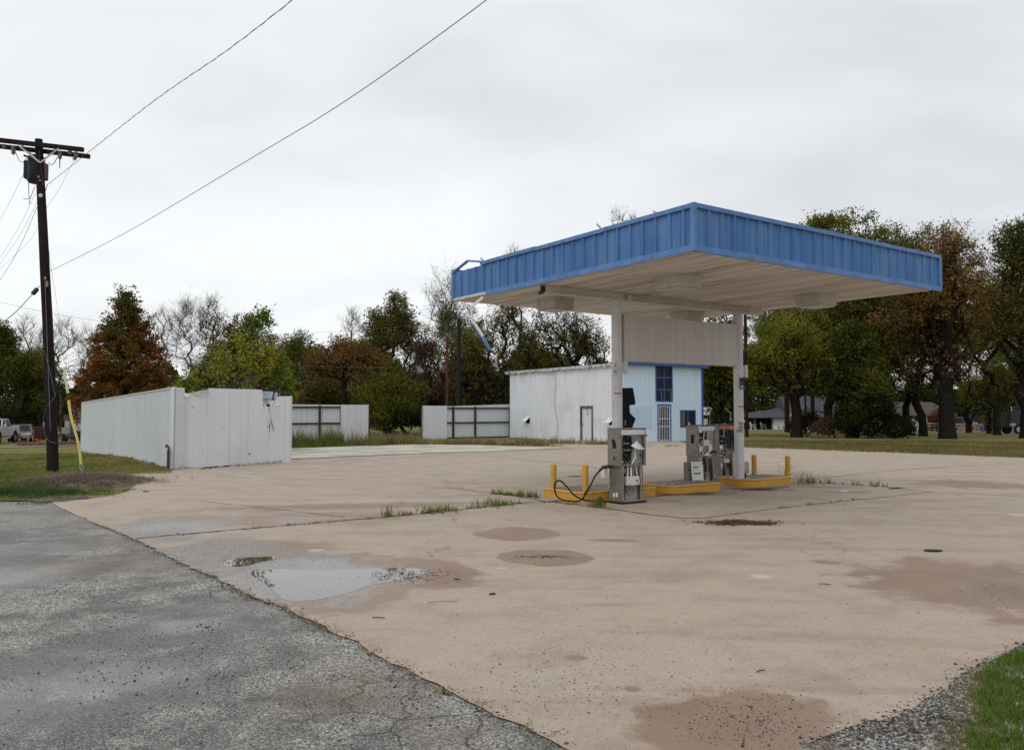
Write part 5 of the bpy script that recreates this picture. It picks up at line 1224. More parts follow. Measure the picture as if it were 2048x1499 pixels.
# ------------------------------------------------------------------ overhead wires
def wire(pts, r, label, m='wire', twist=False):
    r *= .72
    P = curve_pts([at(*q) for q in pts], 14); mb = MB()
    if twist:
        L_ = 0; Q = []; R_ = []
        for a, b in zip(P, P[1:]):
            k = max(1, int((b-a).length/.05))
            for i in range(k): q = a.lerp(b, i/k); L_ += (b-a).length/k; Q.append(q+Vector((math.sin(L_*9)*.008, 0, math.cos(L_*9)*.008)))
        mb.tube(P, r*.7, 5); mb.tube(Q, r*.8, 4)
    else: mb.tube(P, r, 5)
    o = mb.build('overhead_wire', M[m], None, fix=False); p0 = Vector(P[0]); o.data.transform(Matrix.Translation(-p0)); o.location = p0
    tag(o, label, 'wire', 'overhead wires')
wire([(94,370,PD), (120,350,22.5), (300,208,17), (450,104,14), (590,-4,12), (700,-95,11)], .010, 'twisted overhead cable from the transformer to the top edge, left of the two long ones', twist=True)
wire([(98,543,PD), (250,466,20), (500,318,15), (700,196,12.5), (976,-2,10.5), (1200,-180,9.5)], .009, 'straight overhead cable from mid pole to the top edge, right of the two long ones')
wire([(52,338,PD+.4), (24,395,28), (0,440,31), (-60,550,40)], .007, 'thin overhead wire falling left from the transformer', 'wire_lt')
wire([(71,386,PD), (40,450,30), (0,516,36), (-80,640,52)], .007, 'upper of the thin wires fanning down left from under the transformer', 'wire_lt')
wire([(75,403,PD), (40,470,30), (0,528,36), (-80,650,52)], .007, 'middle of the thin wires fanning down left from under the transformer', 'wire_lt')
wire([(75,412,PD), (36,500,29), (0,560,34), (-60,650,45)], .009, 'lower twisted wire of the fan going down left from under the transformer', twist=True)
wire([(148,320,PD-.2), (120,375,23), (92,418,PD+.3), (60,480,30), (0,538,40), (-60,600,48)], .006, 'thin wire from the right crossarm end passing behind the pole', 'wire_lt')
wire([(90,402,PD), (100,520,33), (118,640,50), (119,690,60)], .009, 'nearly vertical thin wire dropping away behind the pole', 'wire_lt')
gw = [(79,572,PD-.1), (70,582,PD-.6), (56,598,22.5), (30,625,21), (0,649,19.5), (-60,700,17)]
wire(gw, .016, 'heavy dark guy cable running down left from the pole past the left edge')
mb = MB(); a, b = at(74, 578, PD-.35), at(66, 587, PD-.75); mb.tube([(0,0,0), (b-a)*.15, (b-a)*.5, (b-a)*.85, (b-a)], [.03, .07, .06, .07, .03], 10); o = mb.build('strain_insulator', M['black'], None, smooth=True, loc=a); tag(o, 'black strain insulator on the heavy guy cable left of the pole', 'insulator')
wire([(-60,590,60), (0,604,60), (100,626,60), (195,641,60), (300,652,60)], .014, 'long wire crossing behind the pole at tree-top height')
wire([(560,668,74), (640,664,72), (740,659,70), (900,640,66)], .012, 'faint wire over the treetops left of the canopy', 'wire_lt')
wire([(150,718,50), (400,724,52), (620,732,55), (790,735,58)], .010, 'faint low wire crossing in front of the orange tree', 'wire_lt')
# yellow guy guard
GD_ = G(165, 966); t = thing('guy_wire_guard', 'bent yellow plastic guy wire guard sticking up from the dirt mound beside the pole', 'guy guard', (GD_.x, GD_.y, .12))
gp = lambda px, py: at(px, py, GD_.y)-Vector((GD_.x, GD_.y, .12))
mb = MB(); mb.tube(curve_pts([gp(*q) for q in [(137.5,800),(139,815),(142,832),(148,855),(155,880),(159,900),(162,928)]], 6), .032, 10); mb.build('yellow_sleeve', M['yellow_g'], t, smooth=True)
mb = MB(); mb.tube(curve_pts([gp(*q) for q in [(129,733),(130,750),(133,770),(136,786)]], 6), .026, 10); mb.build('pale_sleeve', M['yellow_p'], t, smooth=True)
mb = MB(); mb.tube([gp(135, 780), gp(138, 805)], .009, 6); mb.build('cable', M['dkgrey'], t)
mb = MB(); mb.tube([gp(161,928), gp(160,932), gp(160.5,938), gp(164,940), gp(166.5,936), gp(165.5,930), gp(161,928)], .014, 6); mb.build('shackle', M['galv'], t, smooth=True)
mb = MB(); mb.tube([gp(164,938), gp(165,966), gp(165,975)], .014, 8); mb.build('anchor_rod', M['galv'], t, smooth=True)
# poles behind the fence
def pole2(px, top, D, r, label, m='pole', zb=None):
    p = at(px, 860, D); z0 = gz(p.x, p.y); z1 = at(px, top, D).z; mb = MB(); mb.tube([(0,0,-.2), (0,0,(z1-z0)*.5), (0,0,z1-z0)], [r, r*.92, r*.85], 14); t = thing('utility_pole', label, 'utility pole', (p.x, p.y, z0)); mb.build('pole', M[m], t, smooth=True)
    mb = MB(); mb.tube([(0,0,z1-z0), (0,0,z1-z0+.25)], [.08, .06], 8); mb.build('pole_top', M['porcelain'], t); return t
pole2(917, 637, 57, .17, 'thick black pole behind the right metal fence', 'black'); pole2(893.5, 672, 62, .11, 'thin red-brown pole behind the right metal fence', 'pole_red')
pole2(1493.5, 600, 58, .13, 'dark utility pole on the lawn just right of the numbered column'); pole2(1574.5, 700, 88, .28, 'dark utility pole in front of the white house, left one')
pole2(1626, 700, 88, .24, 'dark utility pole in front of the white house, right one'); pole2(1611.5, 740, 92, .12, 'thin dark post in front of the white house')
# ------------------------------------------------------------------ trees
def frusta(P0, P1, R0, R1, n):
    d = P1-P0; Ld = np.linalg.norm(d, axis=1, keepdims=True)+1e-9; d = d/Ld
    ref = np.where(np.abs(d[:, 2:3]) < .9, np.array([[0, 0, 1.]]), np.array([[1., 0, 0]]))
    x = np.cross(d, ref); x /= np.linalg.norm(x, axis=1, keepdims=True)+1e-9; y = np.cross(d, x)
    a = np.arange(n)*2*PI/n; c = np.cos(a)[None, :, None]; s = np.sin(a)[None, :, None]
    ring = x[:, None, :]*c+y[:, None, :]*s
    v0 = P0[:, None, :]+ring*R0[:, None, None]; v1 = (P1+d*R1[:, None]*.6)[:, None, :]+ring*R1[:, None, None]
    v = np.concatenate([v0, v1], 1).reshape(-1, 3); k = len(P0); j = np.arange(n); j2 = (j+1) % n
    f = np.stack([j, j2, n+j2, n+j], 1)[None]+(np.arange(k)*2*n)[:, None, None]
    return v, f.reshape(-1, 4)
MUL = .80
def tree(label, px, D, top, wid, bot, trunk_px=None, tr=.25, pal='green', nc=120, lpc=90, ls=.11, shape='round', sig=.55, twigs=5, tw=.6, seed=1, base=None, bark='bark', lobes=.45, cat='tree', name='tree', group='trees behind the lot', topfn=None, gap=.0, depth=.8, huef=None, twr=.012, stems=1, zb_=None):
    R = np.random.default_rng(seed); lpc = int(lpc*MUL*.68); nc = int(nc*1.6); ls *= .86
    tx = px if trunk_px is None else trunk_px
    bx = (tx-1024)/F*D; by = D; bz = gz(bx, by) if base is None else base
    cx = (px-1024)/F*D-bx
    ztop = at(px, top, D).z-bz; zbot = max(.2, at(px, bot, D).z-bz); rx = wid/2/F*D; H = ztop-zbot
    # clump centres in the crown volume
    pts = []
    ph = R.uniform(0, 2*PI, 8)
    if shape in ('round', 'umb'):
        K = int(R.integers(9, 14)); lob_ = []
        for q in range(K):
            while True:
                t = R.random(); a = R.uniform(0, 2*PI); rr = math.sqrt(max(0, 1-abs(2*t-1)**2.4)) if shape == 'round' else math.sqrt(max(0, 1-t**2.2))
                if R.random() < rr: break
            s_ = R.uniform(.26, .46); u = R.random()**.5*.85
            if q == 0: t, u, s_ = .80, .15, .30
            if q == 1: a, u, t = 0., .85, .45
            if q == 2: a, u, t = PI, .85, .45
            lob_.append((cx+math.cos(a)*rr*u*rx*(1-s_*.75), math.sin(a)*rr*u*rx*(1-s_*.75)*depth, zbot+(.10+.80*t)*H, s_*rx, s_*H*.62))
        wts = np.array([q[3]**2*q[4] for q in lob_])**.8; wts /= wts.sum()
        while len(pts) < nc:
            q = lob_[R.choice(K, p=wts)]; dv = R.normal(0, 1, 3); dv /= np.linalg.norm(dv); rr = R.random()**.38
            z = min(ztop, q[2]+dv[2]*rr*q[4]); pts.append((q[0]+dv[0]*rr*q[3], q[1]+dv[1]*rr*q[3]*depth, max(zbot, z)))
    while len(pts) < nc:
        t = R.random(); a = R.uniform(0, 2*PI)
        if shape == 'round': rr = math.sqrt(max(0, 1-abs(2*t-1)**2.3))
        elif shape == 'cone': rr = (1-t)**.82*(.6+.4*min(1, t*5+.2))+.04
        elif shape == 'vase': rr = (.35+.65*t)*math.sqrt(max(0, 1-max(0, (t-.55)/.45)**2))
        elif shape == 'umb': rr = math.sqrt(max(0, 1-t**2.2))*(.75+.25*t)
        else: rr = 1.0
        lob = 1-lobes*.5*(1+math.sin(3*a+ph[0]+5*t)*.5+math.sin(5*a+ph[1]-7*t)*.5)*R.random()**.3
        u = R.random()**.42
        if R.random() > rr**1.2+.15: continue
        pts.append((cx+math.cos(a)*rr*lob*u*rx, math.sin(a)*rr*lob*u*rx*depth, zbot+t*H*(1-.10*lobes*(1+math.sin(2*a+ph[2])))))
    pts = np.array(pts)
    fork = zbot*.8 if shape != 'cone' else zbot*.6
    nodes = []; par = []; pl = []
    for k in range(6):
        t = k/5; nodes.append((cx*.12*t+R.normal(0, .05)*t, R.normal(0, .05)*t, -.3+(fork+.3)*t)); par.append(k-1); pl.append(fork*t)
    if shape in ('cone',):
        for k in range(1, 9): t = k/8; nodes.append((cx*t*.8+R.normal(0, .08), R.normal(0, .08), fork+(ztop-fork)*t*.93)); par.append(len(nodes)-2); pl.append(pl[-1]+(ztop-fork)/8)
    order = np.argsort(np.linalg.norm(pts-np.array([cx*.3, 0, fork]), axis=1))
    N = np.zeros((nc*5+40, 3)); PL = np.zeros(nc*5+40); n = len(nodes); N[:n] = nodes; PL[:n] = pl; allow0 = 5
    tips = []
    for i in order:
        p = pts[i]; dd = np.linalg.norm(N[allow0:n]-p, axis=1); up = np.maximum(0, N[allow0:n, 2]-p[2]+.1)*.6
        j = int(np.argmin(dd+.28*PL[allow0:n]+up))+allow0; q = N[j].copy(); L_ = dd[j-allow0]; k = 1 if L_ < 1 else (2 if L_ < 2.5 else 4)
        last = j
        for s in range(1, k+1):
            t = s/k; w = q+(p-q)*t; w = w+R.normal(0, (.07 if shape != 'vase' else .03)*L_/k+.03, 3)*(1 if s < k else .2); w[2] += .10*L_*math.sin(PI*t)*(1 if shape != 'cone' else .3)
            N[n] = w; par.append(last); PL[n] = PL[last]+L_/k; last = n; n += 1
        tips.append(last)
    N = N[:n]; par = np.array(par)
    cnt = np.zeros(n)
    for t in tips: cnt[t] += 1
    for i in range(n-1, 0, -1):
        if par[i] >= 0: cnt[par[i]] += cnt[i]
    rad = tr*np.sqrt(np.maximum(cnt, .5)/nc)**1.05; rad = np.maximum(rad, tr*.03+.012)
    ch = np.arange(1, n); P0 = N[par[ch]]; P1 = N[ch]; R0 = np.minimum(rad[par[ch]], rad[ch]*1.5); R1 = rad[ch]
    R0[:1] = tr*1.45; R0[1:5] = np.linspace(tr*1.15, tr, 4); R1[:5] = np.linspace(tr*1.15, tr*.97, 5)
    v, f = frusta(P0, P1, R0, R1, 6)
    if stems > 1:
        for s in range(1, stems):
            m = (ch < 6); off = np.array([R.uniform(-.3, .3)*stems, R.uniform(-.6, .6), 0]); q0 = P0[m].copy(); q1 = P1[m].copy()
            for q in (q0, q1): q += off*np.clip(1-q[:, 2:3]/max(1, fork)*.6, 0, 1)
            vv, ff = frusta(q0, q1, R0[m]*.7, R1[m]*.7, 6); f = np.concatenate([f, ff+len(v)]); v = np.concatenate([v, vv])
    T = N[tips]
    if twigs:
        k = len(T)*twigs; a = np.repeat(T, twigs, 0)+R.normal(0, .08, (k, 3)); dr = R.normal(0, 1, (k, 3)); dr[:, 2] = np.abs(dr[:, 2])*.8+.15; cen = np.array([cx, 0, zbot+H*.35]); o_ = a-cen; o_ /= np.linalg.norm(o_, axis=1, keepdims=True)+1e-6
        dr = dr/np.linalg.norm(dr, axis=1, keepdims=True)+o_*.7; dr /= np.linalg.norm(dr, axis=1, keepdims=True); ln = tw*R.uniform(.4, 1.3, (k, 1)); b = a+dr*ln
        vv, ff = frusta(a, b, np.full(k, twr), np.full(k, twr*.4), 3); f = np.concatenate([f, ff+len(v)]); v = np.concatenate([v, vv])
        a2 = a+dr*ln*R.uniform(.3, .7, (k, 1)); dr2 = dr+R.normal(0, .6, (k, 3)); b2 = a2+dr2*ln*.5
        vv, ff = frusta(a2, b2, np.full(k, twr*.6), np.full(k, twr*.3), 3); f = np.concatenate([f, ff+len(v)]); v = np.concatenate([v, vv])
        tipsx = np.concatenate([b, b2])
    else: tipsx = T
    o = thing(name, label, cat, (bx, by, bz), 0, group)
    npmesh('trunk', v, f, M[bark], o)
    if lpc:
        keep = R.random(len(T)) > gap; Tk = T[keep]; k = len(Tk)*lpc
        bl = R.normal(0, 1, (k, 3)); bl /= np.linalg.norm(bl, axis=1, keepdims=True); szc = np.repeat(R.uniform(.55, 1.35, len(Tk)), lpc)[:, None]; c = np.repeat(Tk, lpc, 0)+bl*(R.random((k, 1))**.45)*szc*np.array([sig, sig, sig*.58])*1.5
        hc = np.repeat(R.random(len(Tk)), lpc)
        if twigs:
            kk = k//3; c[:kk] = tipsx[R.integers(0, len(tipsx), kk)]+R.normal(0, .10, (kk, 3)); hc[:kk] = .5
        s = ls*R.uniform(.6, 1.35, k)[:, None]
        nrm = R.normal(0, 1, (k, 3)); nrm[:, 2] = np.abs(nrm[:, 2])+.2; nrm /= np.linalg.norm(nrm, axis=1, keepdims=True)
        x = np.cross(nrm, R.normal(0, 1, (k, 3))); x /= np.linalg.norm(x, axis=1, keepdims=True); y = np.cross(nrm, x)
        q = np.stack([c-x*s, c-y*s*.55, c+x*s, c+y*s*.55], 1).reshape(-1, 3); ff = np.arange(k*4).reshape(-1, 4)
        ph2 = R.uniform(0, 6, 4); hue = .45*hc+.45*R.beta(2, 2, k)+.05+.16*np.sin(1.9*c[:, 0]+ph2[0]+np.sin(c[:, 2]+ph2[1]))*np.sin(1.6*c[:, 2]+ph2[2])+.10*np.sin(.7*c[:, 0]+ph2[3]); hue = np.clip(hue, 0, 1)
        if huef: hue = np.clip(huef(c, hue, ztop, cx), 0, 1)
        npmesh('crown', q, ff, L[pal], o, attr=hue)
    return o
maple = lambda c, h, zt, cx: .78*h+.20-.26*np.clip((c[:, 2]/zt-.62)*2.4, 0, 1)
lime = lambda c, h, zt, cx: h*.8+.28
# left
tree('dense dark green tree behind the parked pickup at the left edge', 10, 74, 640, 190, 835, 30, .30, 'dgreen', 190, 150, .13, seed=11, sig=.75, stems=3)
tree('lower dark green tree right of the pickup, left of the utility pole', 84, 82, 705, 90, 850, 86, .2, 'dgreen', 90, 110, .13, seed=12, sig=.7)
for i, (px, top, w, D, lab) in enumerate([(48, 632, 90, 92, 'thin bare tan tree at far left behind the dark green one'), (122, 638, 80, 90, 'thin bare tan tree just right of the utility pole'), (172, 652, 70, 93, 'thin bare tan tree between the pole and the orange tree'), (86, 655, 60, 95, 'thin bare tan tree directly behind the utility pole')]):
    tree(lab, px, D, top, w, 770, None, .12, 'tan', 55, 22, .07, shape='vase', sig=.5, twigs=6, tw=1.0, seed=20+i, bark='bark_g', twr=.011)
tree('tall pyramidal orange and red tree behind the long white wall', 250, 58, 586, 262, 846, 250, .24, 'maple', 330, 190, .10, shape='cone', sig=.36, lobes=.35, twigs=2, seed=31, huef=maple, group='trees behind the lot')
tree('bare grey tree right of the orange tree', 372, 80, 600, 110, 735, 378, .11, 'tan', 75, 14, .08, shape='vase', sig=.5, twigs=8, tw=1.2, seed=41, bark='bark_g', twr=.010)
tree('bare dark tree with a few leaves at its top, left of the lime sapling', 418, 82, 590, 72, 735, 415, .15, 'olive', 60, 10, .11, shape='vase', sig=.4, twigs=7, tw=1.1, seed=42, twr=.010)
tree('small faint bare tree just right of the orange crown', 322, 88, 618, 60, 740, 322, .12, 'tan', 35, 3, .07, shape='vase', sig=.5, twigs=8, tw=1.1, seed=43, bark='bark_g', twr=.009)
# lime sapling behind the wall: bright, few large leaves
t5 = tree('yellow-green sapling rising behind the torn white wall', 480, 33, 640, 135, 800, 480, .07, 'lime', 105, 40, .07, shape='round', sig=.24, lobes=.7, twigs=3, tw=.4, seed=51, bark='bark_g', huef=lime, group='saplings behind the torn wall')
tree('leader shoot of bright green leaves above the lime sapling', 524, 33.3, 610, 40, 690, 505, .04, 'lime', 16, 40, .09, shape='round', sig=.16, twigs=3, tw=.3, seed=52, bark='bark_g', group='saplings behind the torn wall', huef=lambda c, h, a, b: h*.5)
tree('bright green shoot leaning right over the torn wall', 562, 33.5, 722, 50, 812, 540, .04, 'lime', 34, 40, .09, shape='round', sig=.18, twigs=3, tw=.3, seed=53, bark='bark_g', group='saplings behind the torn wall', huef=lambda c, h, a, b: h*.35)
tree('low yellow sprouts above the left end of the torn wall', 375, 33.5, 752, 50, 800, 375, .04, 'lime', 22, 40, .08, sig=.2, twigs=3, tw=.3, seed=54, bark='bark_g', group='saplings behind the torn wall')
# middle band
tree('dark olive-brown tree behind the lime sapling', 468, 72, 632, 120, 800, 470, .2, 'mixed', 130, 85, .12, seed=61, sig=.7, huef=lambda c, h, a, b: h*.75)
tree('dull green tree filling in under the bare trees', 400, 76, 715, 120, 850, 400, .2, 'olive', 110, 90, .12, seed=62, sig=.75)
tree('rounded pale green tree right of the lime sapling', 606, 74, 652, 98, 770, 608, .17, 'green', 120, 85, .11, seed=63, sig=.6, bark='bark_g')
tree('dark brown tree low behind the left fence', 560, 78, 690, 110, 850, 560, .2, 'olive', 110, 95, .13, seed=64, sig=.8)
tree('umbrella shaped orange-brown tree with a dark forked trunk over the left fence', 688, 66, 668, 172, 765, 690, .24, 'brown', 210, 95, .10, shape='umb', seed=65, sig=.5, lobes=.3, huef=lambda c, h, a, b: h*.8+.05)
tree('dull green understorey tree under the umbrella shaped one', 650, 76, 755, 150, 860, 650, .15, 'dgreen', 110, 100, .13, seed=66, sig=.8)
tree('thin bare tree top above the umbrella shaped tree', 702, 84, 622, 50, 700, 702, .1, 'tan', 28, 0, .1, shape='vase', twigs=7, tw=1.0, seed=67, bark='bark_g', twr=.010)
tree('tallest orange and green tree left of the canopy', 786, 74, 566, 150, 780, 775, .3, 'mixed', 230, 110, .11, seed=68, sig=.6, lobes=.6, gap=.08, huef=lambda c, h, zt, b: h*.75+.30*np.clip(c[:, 2]/zt-.5, 0, 1))
tree('bright green bushy tree in the gap between the fences', 778, 62, 706, 140, 862, 812, .15, 'green', 95, 110, .10, seed=169, sig=.62, gap=.06, huef=lambda c, h, a, b: h*.75)
tree('reddish brown thin-leaved tree left of the black pole', 860, 72, 655, 130, 830, 868, .2, 'redtwig', 150, 55, .09, seed=70, sig=.7, twigs=8, tw=.9)
tree('bare reaching oak limbs behind the left corner of the canopy', 895, 78, 545, 150, 700, 930, .14, 'tan', 70, 26, .08, shape='vase', seed=71, twigs=6, tw=1.3, bark='bark_g', twr=.008)
tree('wide oak with sweeping dark limbs left of the office', 985, 68, 606, 250, 800, 975, .46, 'olive', 260, 70, .11, seed=72, sig=.6, lobes=.6, gap=.10, twigs=6, tw=.9)
tree('dark green tree behind the right metal fence', 935, 80, 690, 160, 860, 930, .25, 'dgreen', 150, 110, .13, seed=73, sig=.8)
tree('spreading oak with bare black limbs over the white office roof', 1135, 70, 610, 210, 790, 1175, .42, 'olive', 220, 55, .12, seed=74, sig=.65, lobes=.7, gap=.22, twigs=6, tw=1.0)
tree('dull green tree low behind the office', 1075, 82, 700, 180, 870, 1075, .25, 'dgreen', 150, 110, .14, seed=75, sig=.85)
tree('very tall thin-leaved tree showing a few sprigs above the canopy', 1250, 80, 417, 110, 640, 1250, .2, 'brown', 70, 14, .10, shape='vase', seed=76, twigs=8, tw=.9)
tree('thin-leaved tree top poking above the canopy fascia further left', 1030, 84, 492, 90, 640, 1040, .2, 'brown', 60, 12, .10, shape='vase', seed=77, twigs=8, tw=.9)
tree('dark green tree between the office and the numbered column', 1440, 66, 628, 140, 835, 1456, .30, 'dgreen', 220, 120, .12, seed=81, sig=.7)
tree('dark tree directly behind the office front', 1330, 84, 640, 190, 860, 1340, .25, 'dgreen', 170, 110, .14, seed=82, sig=.8)
# right group
tree('forked dark tree with deep green crown right of the numbered column', 1585, 58, 612, 300, 795, 1592, .34, 'green', 250, 120, .105, seed=83, sig=.62, lobes=.5, gap=.06)
tree('broad green crown rising over the canopy left of the tall green tree', 1650, 70, 448, 270, 800, 1655, .36, 'green', 330, 130, .12, seed=121, sig=.75)
tree('olive crown between the tall green tree and the brown pecan', 1800, 72, 446, 230, 800, 1812, .30, 'olive', 300, 120, .12, seed=122, sig=.72)
tree('brown brushy tree between the bright green tree and the right fence', 850, 70, 738, 120, 866, 850, .14, 'redtwig', 120, 90, .11, seed=124, sig=.6, twigs=6)
tree('dull green low tree behind the middle of the left fence', 650, 72, 742, 150, 850, 645, .14, 'olive', 110, 100, .11, seed=125, sig=.7)
tree('leafy olive tree behind the left end of the canopy', 905, 84, 612, 150, 800, 905, .2, 'olive', 170, 100, .11, seed=123, sig=.7)
tree('tall green tree showing over the right side of the canopy', 1705, 66, 434, 300, 800, 1704, .45, 'green', 430, 140, .12, seed=84, sig=.75, lobes=.4, huef=lambda c, h, zt, b: h*.55+.35*np.clip(c[:, 2]/zt-.6, 0, 1))
tree('ivy-clad dark tree above the thicket', 1712, 57, 660, 190, 862, 1702, .40, 'dgreen', 170, 120, .11, seed=85, sig=.6)
tree('tall brown-leaved pecan at the right with a thick dark trunk', 1885, 56, 425, 270, 760, 1893, .46, 'brown', 430, 105, .10, seed=86, sig=.58, lobes=.6, gap=.08, huef=lambda c, h, zt, b: h*.9-.0, twigs=6)
tree('olive lower boughs behind the pecan trunk', 1835, 66, 560, 240, 822, 1845, .3, 'mixed', 230, 120, .11, seed=87, sig=.7, huef=lambda c, h, zt, b: h*.8)
tree('round green tree beyond the rail fence', 1985, 84, 715, 140, 842, 1975, .24, 'green', 170, 100, .12, seed=88, sig=.7, huef=lambda c, h, zt, b: h*.8)
tree('mixed green and brown tree at the right edge of the picture', 2062, 60, 462, 230, 790, 2052, .42, 'mixed', 330, 120, .11, seed=89, sig=.7, lobes=.4, huef=lambda c, h, zt, b: h*.75)
tree('dark green filler tree beyond the pecan', 1950, 92, 540, 280, 840, 1935, .3, 'dgreen', 190, 110, .15, seed=90, sig=.95)
tree('dark green filler tree behind the white house', 1640, 128, 600, 330, 850, 1650, .3, 'dgreen', 220, 120, .18, seed=91, sig=1.2)
tree('small orange-leaved shrub in the yard beyond the road', 1874, 104, 816, 34, 858, 1874, .06, 'maple', 34, 60, .09, seed=92, sig=.4, cat='shrub', name='shrub', group='shrubs', huef=lambda c, h, a, b: h*.3+.6)
def bush(label, px, D, top, wid, pal, seed, nc=120, lpc=120, ls=.10, sig=.45): return tree(label, px, D, top, wid, 884, px, .05, pal, nc, lpc, ls, shape='round', sig=sig, twigs=4, tw=.6, seed=seed, cat='bush', name='bush', group='bushes', depth=.7, base=None)
tree('deep green tree filling in beside the numbered column', 1530, 121, 600, 190, 815, 1525, .28, 'dgreen', 200, 120, .12, seed=93, sig=.75)
tree('olive tree standing behind the ivy-clad tree', 1765, 80, 500, 230, 815, 1770, .32, 'olive', 260, 110, .13, seed=94, sig=.8)
tree('brown and olive tree between the pecan and the right edge', 1990, 76, 545, 190, 800, 1992, .3, 'mixed', 230, 110, .12, seed=95, sig=.75, huef=lambda c, h, zt, b: h*.85)
tree('deep green tree low behind the forked tree', 1640, 126, 640, 220, 812, 1655, .26, 'dgreen', 210, 120, .13, seed=96, sig=.8)
tree('brownish thin tree behind the torn wall, between the bare trees and the lime sapling', 450, 86, 660, 110, 810, 450, .2, 'redtwig', 110, 80, .11, seed=97, sig=.7, twigs=6)
tree('dull olive tree between the rounded pale tree and the umbrella shaped one', 545, 84, 672, 130, 850, 545, .2, 'olive', 120, 100, .13, seed=98, sig=.8)
tree('dark olive tree behind the tallest orange and green tree', 735, 90, 650, 190, 850, 735, .25, 'olive', 160, 110, .14, seed=99, sig=.9)
bush('big dark ivy thicket around the tree trunk right of the white house', 1735, 56, 800, 125, 'ivy', 101, 220, 150)
bush('lower right lobe of the dark ivy thicket', 1790, 56, 846, 50, 'ivy', 102, 70, 120)
bush('dark brush heap left of the ivy thicket', 1668, 56.5, 842, 90, 'redtwig', 103, 70, 60, .07)
bush('leafy dark shrub beside the forked trunk in front of the white house', 1612, 62, 834, 60, 'ivy', 104, 60, 90)
bush('dark brush under the bright green tree between the fences', 815, 66, 820, 130, 'ivy', 105, 90, 110)
for i, (px, top, w, pal, lab) in enumerate([(620, 780, 160, 'ivy', 'dark undergrowth behind the left metal fence'), (730, 790, 90, 'dgreen', 'green undergrowth at the open end of the left fence'), (880, 770, 110, 'dgreen', 'dark undergrowth behind the plain panel of the right fence'), (975, 765, 120, 'ivy', 'dark undergrowth right of the black pole'), (40, 800, 160, 'ivy', 'dark undergrowth behind the two parked vehicles at left'), (300, 800, 140, 'ivy', 'dark undergrowth behind the long white wall'), (1470, 790, 90, 'ivy', 'dark undergrowth behind the numbered column')]):
    bush(lab, px, 88 if i != 6 else 122, top, w, pal, 110+i, 90, 110, .16, .9)
# far wood, one mass
def wood_mass():
    R = np.random.default_rng(9); k = 150000; px = R.uniform(-300, 2350, k); D = R.uniform(134, 170, k)
    topz = 11.5+1.6*np.sin(px*.013)+1.2*np.sin(px*.041+1)+.9*np.sin(px*.11+2); topz = np.where((px > 100) & (px < 200), topz*.55, topz); topz = np.where((px > 1790)&(px<2020), topz*.75, topz)
    z = topz*R.random(k)**.7-1.5; x = (px-1024)/F*D; c = np.stack([x, D, z], 1); s = .34*R.uniform(.6, 1.4, k)[:, None]
    nrm = R.normal(0, 1, (k, 3)); nrm /= np.linalg.norm(nrm, axis=1, keepdims=True); a = np.cross(nrm, R.normal(0, 1, (k, 3))); a /= np.linalg.norm(a, axis=1, keepdims=True); b = np.cross(nrm, a)
    q = np.stack([c-a*s, c-b*s*.6, c+a*s, c+b*s*.6], 1).reshape(-1, 3)
    o = npmesh('far_woodland', q, np.arange(4*k).reshape(-1, 4), L['ivy'], attr=np.clip(R.beta(2, 3, k)+.15*np.sin(px*.03), 0, 1)); tag(o, 'dark far woodland closing the view behind all the trees', 'woodland', None, 'stuff')
wood_mass()

# ------------------------------------------------------------------ vehicles
def wheels(t, xs, hw, r, z0=0):
    for x in xs:
        for s in (-1, 1):
            mb = MB(); mb.tube([(x, s*(hw-.2), r), (x, s*hw, r)], [r, r], 18); w = mb.build('wheel', M['rubber'], t, bevel=.02)
            mb = MB(); mb.tube([(x, s*(hw-.02), r), (x, s*(hw+.012), r)], [r*.58, r*.5], 12); mb.build('rim', M['galv'], w)
def body(t, prof, hw, mat, tuck=.08, name='body'):                # side outline (x, z) pulled into a body with tucked-in sides
    mb = MB(); n = len(prof); cx_ = sum(p[0] for p in prof)/n; vs = []
    zs = [p[1] for p in prof]; zm = max(zs)
    for y, k in ((-hw+tuck, .97), (-hw, 1), (hw, 1), (hw-tuck, .97)):
        pass
    ys = [(-hw+tuck*.2, 1.0), (hw-tuck*.2, 1.0)]
    for y, k in ys: vs += [(x, y, z) for x, z in prof]
    mb.add(vs, [tuple(range(n)), tuple(range(2*n-1, n-1, -1))]+[(n+i, n+(i+1) % n, (i+1) % n, i) for i in range(n)]); return mb.build(name, mat, t, bevel=.05)
def cabin(t, lo, hi, z0, z1, hw, mat, tin=.16):                    # glasshouse: dark glass block with painted roof and pillars
    mb = MB(); a, b = lo; c, e = hi
    vs = [(a,-hw,z0),(b,-hw,z0),(b,hw,z0),(a,hw,z0),(c,-hw+tin,z1),(e,-hw+tin,z1),(e,hw-tin,z1),(c,hw-tin,z1)]
    mb.add(vs, [(0,3,2,1),(4,5,6,7),(0,1,5,4),(1,2,6,5),(2,3,7,6),(3,0,4,7)]); w = mb.build('window', M['glass_dark'], t)
    mb = MB(); mb.box(c-.02, e+.02, -hw+tin-.02, hw-tin+.02, z1-.02, z1+.05); mb.build('roof', mat, t, bevel=.03)
    mb = MB()
    for s in (0, 1, 2, 3): mb.bar(vs[s], vs[s+4], .07, .07)
    for s in (-1, 1): mb.bar(((a+b)/2, s*hw, z0), ((c+e)/2, s*(hw-tin), z1), .06, .06)
    mb.build('pillar', mat, t)
